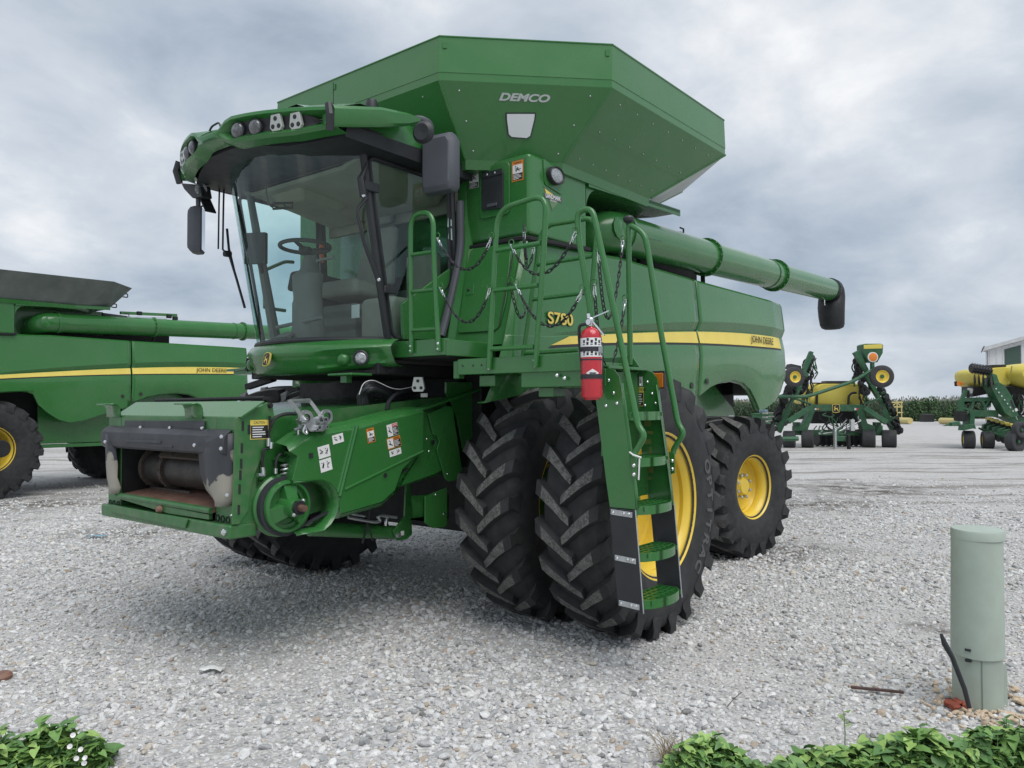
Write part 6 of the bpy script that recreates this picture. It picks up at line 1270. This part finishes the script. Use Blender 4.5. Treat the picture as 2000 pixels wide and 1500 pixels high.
A_.bar('tank_lid', (740,618), (1060,618), .12, INK, 1.3, .5); A_.bar('tank_rim', (620,625), (1090,625), .05, INK, 1.0)
A_.pipe('tank_strap', [(1020,870),(1025,770),(1060,735),(1110,735)], .05, INK, .6); A_.pipe('tank_strap', [(665,870),(668,750)], .05, INK, .7)
A_.poly('main_arch', [(560,905),(600,868),(1180,868),(1205,905),(1190,930),(1240,1080),(1330,1110),(1330,1160),(1190,1165),(1140,1000),(1110,940),(920,940),(880,965),(840,940),(650,940),(620,1000),(560,1165),(420,1165),(420,1110),(520,1080),(590,935)], dd=0, th=.35)
A_.poly('wing_arm', [(215,1150),(460,660),(510,655),(475,730),(370,880),(380,940),(350,1000),(265,1190)], dd=.2, th=.25); A_.poly('wing_arm', [(1580,1165),(1320,640),(1265,650),(1360,800),(1420,920),(1400,950),(1520,1165)], dd=.2, th=.25)
A_.poly('wing_tip', [(500,490),(595,262),(632,275),(600,380),(545,505)], dd=-.3, th=.2); A_.poly('wing_tip', [(1083,285),(1145,252),(1255,475),(1215,495)], dd=-.3, th=.2)
A_.poly('wing_link', [(500,480),(570,500),(570,560),(470,700),(430,690)], dd=.3, th=.2); A_.poly('wing_link', [(1215,480),(1300,490),(1330,640),(1270,650),(1210,560)], dd=.3, th=.2)
A_.bar('wing_ram', (585,905), (340,1060), .20, PGRN, -.3); A_.bar('wing_ram', (1200,905), (1450,1070), .20, PGRN, -.3); A_.bar('ram_rod', (340,1060), (300,1100), .09, INK, -.3); A_.bar('ram_rod', (1450,1070), (1500,1110), .09, INK, -.3)
A_.bar('wing_brace', (420,800), (620,870), .07, PGRN, .1); A_.bar('wing_brace', (1360,800), (1180,865), .07, PGRN, .1)
A_.pipe('marker_arm', [(200,775),(540,778),(640,750),(1060,610),(1290,480)], .07, PGRN, -.5)
A_.pipe('low_arm', [(100,1255),(455,1250)], .09, PGRN, -1.2)
for (a, b, rr_, s_) in ((410,555,112,1),(1395,550,124,1)):
    r_ = rr_/5.77*D1/FPX; c = A_.p(a, b, -.7); ptyre(c, r_, r_*.62, -_f+_r*(.12 if a < 800 else -.12), PL1, nm='gauge_wheel', ribs=False)
A_.bar('wheel_stub', (480,500), (560,540), .18, PGRN, -.4); A_.bar('wheel_stub', (1290,480), (1330,500), .18, PGRN, -.4)
A_.poly('spare_tyre', [(350,460),(375,405),(490,430),(495,470)], TYRE2, -.1, .5)
sg = A_.poly('box_hopper', [(1188,195),(1215,180),(1390,180),(1415,195),(1410,285),(1350,390),(1245,390),(1190,280)], PGRN, -.2, .6); A_.poly('hopper_lid', [(1195,195),(1395,185),(1408,200),(1405,236),(1195,240)], POLY, -.215, .05, sg)
c = A_.p(1297, 332, -.5); rf = MB().lathe([(.001,.02),(.20,.02),(.20,-.03),(.001,-.03)], c, -_f, 20).build('reflector_ring', WHITE, PL1); MB().lathe([(.001,.05),(.10,.045),(.165,.03),(.165,.0)], c, -_f, 20).build('reflector_lens', AMBER, rf)
A_.bar('reflector_post', (1290,390), (1290,480), .12, PGRN, -.4)
emblem(A_.p(880, 910, -.02), .32, .36, _r, V(0,0,1), PL1)
for a in (652, 680): A_.poly('frame_decal', [(a-10,908),(a+10,908),(a+10,926),(a-10,926)], WHITE if a == 652 else ORANGE, -.012, .004, bev=0)
for a, m_ in ((1100,WHITE),(1122,REDP)): A_.poly('frame_decal', [(a-10,905),(a+10,905),(a+10,930),(a-10,930)], m_, -.012, .004, bev=0)
for a in (450, 1360): sk = A_.poly('wheel_bracket', [(a-30,1065),(a+35,1065),(a+35,1105),(a-30,1105)], PGRN, -.03, .3); A_.poly('bracket_window', [(a-12,1075),(a+18,1075),(a+18,1098),(a-12,1098)], INK, -.04, .01, sk, 0)
for a in (450, 1360): A_.bar('wheel_leg', (a,1100), (a,1210), .28, PGRN, .2)
A_.bar('axle_bar', (420,1180), (1400,1185), .22, PGRN, .4); A_.bar('hitch_bar', (880,1250), (1000,1250), .2, PGRN, -1.0); A_.bar('hitch_tongue', (880,1160), (890,1250), .14, PGRN, -.9)
A_.bar('jack_stand', (1020,1210), (1028,1390), .10, DARK, -1.2); A_.bar('jack_foot', (1005,1388), (1050,1392), .06, DARK, -1.2); A_.bar('hitch_jack', (868,1150), (872,1385), .08, STEEL, -1.2); A_.bar('valve_box', (1040,1100), (1085,1100), .45, SHEET, -.3)
rr0 = random.Random(21)
for k in range(9):
    a = 670+k*62; r_ = .30; c = A_.p(a, 1275, .9); c.z = r_; MB().lathe([(.001,-.05),(r_*.9,-.05),(r_,0),(r_*.9,.05),(.001,.05)], c, (_r+_f*.2), 18).build('gauge_disc', INK, PL1)
for side, path in ((0, [(180,1150),(215,1020),(250,900),(300,800),(350,720),(385,690)]), (1, [(1590,1180),(1560,1080),(1500,960),(1460,860),(1430,780),(1390,690)])):
    for k in range(11):
        t = k/10*(len(path)-1); i = min(len(path)-2, int(t)); u = t-i; a = path[i][0]+(path[i+1][0]-path[i][0])*u; b = path[i][1]+(path[i+1][1]-path[i][1])*u
        g = empty('row_unit', (0,0,0), PL1)
        for j in range(3):
            c = A_.p(a+rr0.uniform(-26,26), b+rr0.uniform(-22,22), .3+rr0.uniform(-.3,.5)); r_ = rr0.uniform(.10,.19); MB().lathe([(.001,-.04),(r_,-.03),(r_,.03),(.001,.04)], c, V(rr0.uniform(-1,1),rr0.uniform(-1,1),rr0.uniform(-.4,.4)), 10).build('disc', DARK, g)
        A_.bar('shank', (a-20,b+10), (a+22,b-12), .10, PGRN, .3, .1, g)
        A_.pipe('spike', [(a,b),(a+(40 if side else -30),b-rr0.uniform(5,25))], .014, INK, .2, g)
for base_, xs in ((0, (500,690)), (1, (1000,1260))):
    for k in range(26):
        a = rr0.uniform(*xs); b = rr0.uniform(330,800); 
        if base_ == 0: a = 640-(b-300)*.22+rr0.uniform(-45,45)
        else: a = 1090+(b-330)*.22+rr0.uniform(-60,50)
        pts = [(a,b),(a+rr0.uniform(-25,25),b+rr0.uniform(15,50)),(a+rr0.uniform(-30,30),b+rr0.uniform(50,100)),(a+rr0.uniform(-30,30)-(12 if base_ == 0 else -12),b+rr0.uniform(90,160))]
        A_.pipe('seed_tube', pts, rr0.uniform(.02,.04), INK if k % 3 else PGRN, rr0.uniform(0,.8), rr=.3)
    for k in range(9):
        b = 340+k*48+rr0.uniform(-10,10); a = (600-(b-300)*.25 if base_ == 0 else 1120+(b-330)*.22)+rr0.uniform(-30,20); r_ = rr0.uniform(.12,.2)
        MB().lathe([(.001,-.09),(r_,-.07),(r_*1.05,.04),(r_*.6,.1),(.001,.1)], A_.p(a, b, .4), V(rr0.uniform(-1,1),rr0.uniform(-1,1),.2), 12).build('meter_housing', DARK if k % 2 else BLACK, PL1)
for k in range(34):
    a = rr0.uniform(660,1160); b = rr0.uniform(950,1130); c = [(a,b),(a+rr0.uniform(-60,60),b+rr0.uniform(20,70)),(a+rr0.uniform(-70,70),b+rr0.uniform(40,120)),(880+rr0.uniform(-60,120),1160+rr0.uniform(-20,40))]
    A_.pipe('hydraulic_hose', c, rr0.uniform(.012,.028), (INK, DARK, STEEL, PGRN)[k % 4], rr0.uniform(-.6,.6), rr=.4)
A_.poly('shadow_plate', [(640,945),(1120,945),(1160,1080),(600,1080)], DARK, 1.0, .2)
# ---- planter at the right edge, seen from the side
P2C = q('p', 1960, 876, h=0); PL2 = empty('planter', P2C); tag(PL2, 'green planter with big yellow tanks and stacked discs beside the white shed', 'planter', 'folded row planters'); D2 = (P2C-CP).dot(FW)
B_ = Sub(PL2, 'b', D2)
B_.tank('seed_tank', [(930,510),(985,470),(1250,450),(1400,440),(1400,600),(1330,660),(1010,680),(935,600)], 1.2, 1.6); B_.tank('seed_tank', [(1360,520),(1420,440),(1560,405),(1800,400),(1950,480),(1950,650),(1700,700),(1440,640)], .6, 2.0)
B_.bar('tank_band', (1440,640), (1480,430), .03, mat('poly_seam', (.45,.37,.06), .5), -.45, .05); B_.bar('tank_lid', (1210,436), (1365,432), .10, INK, .8, .6)
for k in range(5):
    c = B_.p(1060+k*48, 590+k*6, -.3-.02*k); r_ = (64+k*3)/5.77*D2/FPX; MB().lathe([(.001,-.015),(r_*.35,-.03),(r_,-.006),(r_,.006),(r_*.35,.03),(.001,.04)], c, (_r*.9-_f*.75), 28).build('coulter_disc', mat('disc_steel', (.07,.068,.068), .45, metal=.5, var=.3) if 'disc_steel' not in MATS else MATS['disc_steel'], PL2)
for k in range(7):
    c = B_.p(1030+k*32, 458+k*5, -.1); r_ = .20; o = MB().lathe([(.001,-.05),(r_*.8,-.05),(r_*.8,.05),(.001,.05)], c, _r, 14)
    for j in range(12): t = 2*math.pi*j/12; d = V(0,0,1)*math.cos(t)+_f*math.sin(t); o.tube([c+d*r_*.75, c+d*r_*1.1+_r*.02], [.03,.008], 4)
    o.build('spiked_closing_wheel', INK, PL2)
B_.poly('fold_arm', [(1240,560),(1400,650),(1470,760),(1560,990),(1470,1010),(1400,960),(1260,700),(1215,640)], dd=-.3, th=.5); B_.poly('fold_arm_top', [(1250,510),(1310,530),(1340,620),(1280,640)], dd=-.4, th=.3)
for k in range(7): MB().bolt(B_.p(1300+k*32, 690+k*42, -.32), -_f, .035, .02).build('arm_bolt', STEEL, PL2)
B_.poly('arm_slot', [(1460,830),(1475,810),(1515,900),(1500,920)], INK, -.305, .01, bev=0); B_.poly('arm_decal', [(1510,915),(1535,905),(1550,935),(1522,945)], WHITE, -.306, .01, bev=0)
B_.poly('side_frame', [(1000,925),(1330,930),(1330,1005),(1065,1005),(1060,1100),(1000,1110),(1012,1000)], dd=0, th=.5)
for a, b, w_ in (((905,812),(1240,806),.16),((905,812),(900,1050),.20),((960,700),(905,830),.12),((1000,930),(905,1000),.12),((1040,810),(1010,930),.10),((1130,806),(1180,930),.10),((1220,806),(1150,925),.08),((905,900),(1010,930),.10)): B_.bar('frame_tube', a, b, w_, PGRN, .1, .16)
for k in range(14):
    a = rr0.uniform(910,1260); b = rr0.uniform(815,915); B_.pipe('air_hose', [(a,b),(a+rr0.uniform(-50,50),b+rr0.uniform(5,40)),(a+rr0.uniform(-60,60),b+rr0.uniform(20,90))], rr0.uniform(.02,.04), (INK, DARK, PGRN)[k % 3], rr0.uniform(.2,.6), rr=.4)
B_.bar('bracket', (900,960), (890,1055), .24, DARK, .0, .3)
B_.poly('wheel_guard', [(945,1100),(1060,1085),(1080,1140),(1050,1135),(935,1160)], dd=-.3, th=.4)
B_.bar('front_leg', (900,940), (895,1050), .3, DARK, .2, .4); B_.bar('cross_tube', (890,830), (1250,815), .16, DARK, .4); B_.pipe('hose_loop', [(930,800),(950,720),(990,710),(985,800)], .05, INK, .2); B_.poly('tank_cradle', [(1040,660),(1240,680),(1240,740),(1040,780)], INK, .5, .8); B_.poly('funnel', [(1005,680),(1045,690),(1035,740),(1015,745)], WHITE, .2, .2)
for a, b, r0_ in ((990,1235,104),(1205,1240,100)): r_ = r0_/5.77*D2/FPX; c = B_.p(a, b, .1); c.z = r_-.02; ptyre(c, r_, .40, (_r*.93-_f*.36), PL2, ribs=True)
r_ = 112/5.77*D2/FPX; c = B_.p(1520, 1300, -1.6); c.z = r_-.03; ptyre(c, r_, .36, (_r*.35-_f*.95), PL2, rim=TYRE2, ribs=False)
c = B_.p(1570, 1150, -1.7); ptyre(c, .30, .25, (_r*.3-_f), PL2, rim=TYRE2, ribs=False, nm='press_wheel')
for k in range(7):
    a = 1225+k*58; b = 1010+k*17; g = empty('row_unit', (0,0,0), PL2); dd = .9-k*.36
    B_.poly('hopper_cap', [(a,b),(a+52,b+5),(a+60,b+35),(a+5,b+30)], POLY, dd, .3, g); B_.poly('hopper', [(a+4,b+30),(a+58,b+35),(a+48,b+90),(a+14,b+85)], DARK, dd, .3, g)
    B_.poly('shank', [(a-60,b+80),(a+20,b+60),(a+50,b+130),(a-20,b+170),(a-70,b+130)], PGRN, dd-.1, .15, g); c = B_.p(a-10, b+185, dd-.1); MB().lathe([(.001,-.03),(.2,-.02),(.2,.02),(.001,.03)], c, (_r*.4-_f), 18).build('opener_disc', DARK, g)
    B_.bar('press_arm', (a-120,b+120), (a-30,b+170), .07, PGRN, dd-.2, .07, g)
for k in range(3): c = B_.p(1190+k*150, 1045+k*50, .3); MB().lathe([(.001,-.01),(.18,-.01),(.18,.01),(.001,.01)], c, (_r*.8-_f*.5), 20).build('bright_disc', CHROME if k == 0 else DARK, PL2)
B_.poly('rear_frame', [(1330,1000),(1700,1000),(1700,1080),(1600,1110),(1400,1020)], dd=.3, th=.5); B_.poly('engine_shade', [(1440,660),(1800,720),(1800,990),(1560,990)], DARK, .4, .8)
for k in range(20):
    a = rr0.uniform(1480,1640); b = rr0.uniform(720,950); B_.pipe('hydraulic_hose', [(a,b),(a+rr0.uniform(-40,40),b+40),(a+rr0.uniform(-30,60),b+rr0.uniform(60,120))], rr0.uniform(.015,.03), (INK, STEEL, PGRN)[k % 3], rr0.uniform(-.1,.3), rr=.4)
o = B_.poly('marker_lamp', [(845,605),(890,605),(893,655),(850,660)], DARK, .3, .12); c = B_.p(885, 632, .22); MB().lathe([(.001,.04),(.10,.03),(.10,0)], c, -_f, 14).build('marker_lens', AMBER, o); B_.pipe('lamp_arm', [(895,632),(945,632)], .025, ORANGE, .3)
# ================================================================ shed
WALLM = mat('white_steel_siding', (.62,.63,.64), .5, var=.04); SH_ = empty('shed', q('p', 1960, 826, dep=62)); SH_.location.z = 0; tag(SH_, 'white metal shed with a dark green sliding door', 'shed'); shi = -SH_.location
DS = 62
def sb(a, b, dd=0): return q('b', a, b, dep=DS+dd)+shi
c0 = sb(1195, 260); c0.z = 0; e0 = sb(1195, 250); slope = (sb(1615,120)-sb(1195,235)); ln = _r*18
def wallpt(u, z): return V(c0.x, c0.y, 0)+_r*u+V(0,0,z)
ze = e0.z; sl = slope.z/slope.dot(_r)
MB().plate([wallpt(0,0), wallpt(14,0), wallpt(14,ze+14*sl), wallpt(0,ze)], _f*.15).build('wall', WALLM, SH_)
for k in range(28):
    u = .25+k*.5; MB().bar(wallpt(u,0)-_f*.015, wallpt(u,ze+u*sl-.05)-_f*.015, .05, .03, _f).build('siding_rib', WALLM, SH_)
u0 = (sb(1395,300)-c0).dot(_r); u1 = (sb(1575,300)-c0).dot(_r); DOORM = mat('dark_green_steel', (.045,.085,.065), .5, var=.05)
dr_ = MB().plate([wallpt(u0,0)-_f*.05, wallpt(u1,0)-_f*.05, wallpt(u1,ze+u1*sl-.35)-_f*.05, wallpt(u0,ze+u0*sl-.35)-_f*.05], _f*.04).build('sliding_door', DOORM, SH_)
MB().cbox(wallpt((u0+u1)/2+.3,ze-1.6)-_f*.08, (.5,.5,.25)).build('door_vent', INK, dr_)
bk = (_f+_r*.9).normalized()
rfp = [wallpt(-.75,ze-.75*sl+.05)-_f*.6, wallpt(14,ze+14*sl+.05)-_f*.6]
MB().hexa([rfp[0], rfp[1], rfp[1]+bk*20, rfp[0]+bk*20]+[p+V(0,0,.28) for p in (rfp[0], rfp[1], rfp[1]+bk*20, rfp[0]+bk*20)]).build('roof', SHEET, SH_)
MB().plate([wallpt(0,0), wallpt(0,ze), wallpt(0,ze)+bk*18, wallpt(0,0)+bk*18], _r*.1).build('side_wall', WALLM, SH_)
MB().bar(wallpt(-.85,ze-.9*sl)-_f*.7, wallpt(-.6,ze-.9*sl+.5)-_f*.7, .05, .05).build('eave_bracket', DARK, SH_)
# ================================================================ things before the corn
RY = mat('pale_yellow_frame', (.62,.52,.22), .6)
def far(a, b, h=0): return q('p', a, b, h=h)
rk = empty('pipe_rack', far(1752,823)); tag(rk, 'pale yellow tubular rack standing before the corn', 'rack'); ri = -rk.location; dk = (rk.location-CP).dot(FW)
def rp(a, b, dd=0): return q('p', a, b, dep=dk+dd)+ri
for a in (1740,1752,1761):
    A = rp(a,823); A.z = 0; MB().cyl(A, rp(a,783), .06, 6).build('upright', RY, rk); A = rp(a,822,2); A.z = 0; MB().cyl(A, rp(a,784,2), .06, 6).build('upright', RY, rk)
for b in (786,795,806): MB().cyl(rp(1738,b), rp(1763,b), .06, 6).build('crossbar', RY, rk)
MB().cyl(rp(1740,795), rp(1752,786), .05, 6).build('brace', RY, rk); MB().cyl(rp(1752,786), rp(1761,795), .05, 6).build('brace', RY, rk)
for i, (a, b, a2, lab) in enumerate(((1743,821,1778,'long pale yellow pipe on the ground below the pipe rack'),(1838,822,1872,'long pale yellow pipe on the ground behind the small trailer'))):
    p = far(a,b,.3); p2 = far(a2,b+1,.3); o = MB().tube([p, p2], .27, 10).build('yellow_pipe', RY); tag(o, lab, 'pipe')
def bush(px, py, w_, h_, seed, label):
    c = far(px, py); r_ = random.Random(seed); mb = MB()
    for k in range(900):
        a = r_.uniform(0, 6.283); t = math.acos(r_.uniform(-.15,1)); rr_ = r_.uniform(.6,1)**.5*(1+.12*math.sin(3*a+seed)); p = c+_r*(math.cos(a)*math.sin(t)*w_*rr_)+_f*(math.sin(a)*math.sin(t)*w_*.8*rr_)+V(0,0,max(.02,math.cos(t)*h_*rr_))
        u = V(r_.gauss(0,1),r_.gauss(0,1),r_.gauss(0,1)).normalized()*.13; v = u.cross(V(r_.gauss(0,1),r_.gauss(0,1),r_.gauss(0,1))).normalized()*.09; mb.add([p-u, p+v, p+u, p-v], [(0,1,2,3)])
    e_ = empty('bush', c); o = mb.build('crown', mat('bush_leaf', (.06,.12,.045), .6, var=.3, vscale=5) if 'bush_leaf' not in MATS else MATS['bush_leaf'], e_, smooth=0); o.location = -c
    MB().tube([V(0,0,-.1), V(.02,0,h_*.5), V(.1,.05,h_*.8)], [.08,.06,.02], 6).build('trunk', DARK, e_); tag(e_, label, 'bush', 'bushes before the corn')
bush(1787,823,.95,2.05,1,'round green bush standing alone before the corn'); bush(1814,822.5,1.3,2.4,2,'wide green bush behind the black container'); bush(1862,822.5,1.0,1.6,3,'low green bush behind the yellow pipe near the planter')
bx = far(1810,824); o = MB().box((-.55,-.45,0),(.55,.45,.75)).build('black_container', INK, bevel=.05); o.location = bx; o.rotation_euler = (0,0,TH); tag(o, 'low black container standing in front of a wide bush', 'container')
tr = empty('small_trailer', far(1868,832)); tag(tr, 'small low trailer with a long drawbar lying on the drive', 'trailer'); dk2 = (tr.location-CP).dot(FW)
def tq(a, b, dd=0): return q('p', a, b, dep=dk2+dd)-tr.location
MB().bar(tq(1840,834), tq(1858,828), .14, .14).build('drawbar', PGRN, tr); MB().bar(tq(1856,829), tq(1872,826), .5, .3).build('frame', PGRN, tr, bevel=.03); MB().bar(tq(1872,826), tq(1888,818), .5, .35).build('chute', WALLM, tr, bevel=.05); MB().lathe([(.001,-.12),(.34,-.12),(.34,.12),(.001,.12)], tq(1871,831), -_f+_r*.3, 16).build('wheel', ORANGE, tr); MB().lathe([(.001,-.1),(.3,-.1),(.3,.1),(.001,.1)], tq(1873.5,830.5), -_f+_r*.3, 16).build('wheel', INK, tr)
# pallets and parts beyond the rear wheel
def pallet(px, py, lab):
    c = far(px, py); g = empty('pallet_stack', c); g.rotation_euler = (0,0,TH+R(90)); tag(g, lab, 'pallets')
    for L_ in range(4):
        for k in range(3): MB().box((-.06+k*.55-.55,-.5,L_*.32),(.06+k*.55-.55,.5,L_*.32+.1)).build('bearer', mat('weathered_wood', (.34,.33,.31), .8, var=.2) if 'weathered_wood' not in MATS else MATS['weathered_wood'], g)
        for k in range(6): MB().box((-.62,-.5+k*.18,L_*.32+.1),(.62,-.39+k*.18,L_*.32+.13)).build('slat', MATS['weathered_wood'], g)
pallet(1508, 832, 'stack of weathered grey pallets seen past the rear wheel')
o = empty('parts_bin', far(1492,830)); tag(o, 'green metal parts bin standing beside the pallets', 'bin')
MB().box((-.9,-.7,0),(.9,.7,.9)).build('bin_body', PGRN, o, bevel=.04); MB().box((-.95,-.75,.9),(.95,.75,.98)).build('bin_rim', GREEN, o); MB().box((-.3,-.3,.98),(.4,.3,1.3)).build('bin_load', mat('blue_grey_load', (.15,.22,.26), .7), o, bevel=.08)
c = far(1496,838); rows = [[c+_r*(1.3*(i/8-.5))+_f*(.7*(j/5-.5))+V(0,0,max(0,.22*math.sin(math.pi*i/8)*math.sin(math.pi*j/5)+.05*math.sin(i*3+j*5))) for i in range(9)] for j in range(6)]
o = MB().grid(rows).build('white_sack', WHITE, smooth=60, solid=.01); tag(o, 'crumpled white sack lying on the ground before the pallets', 'sack')
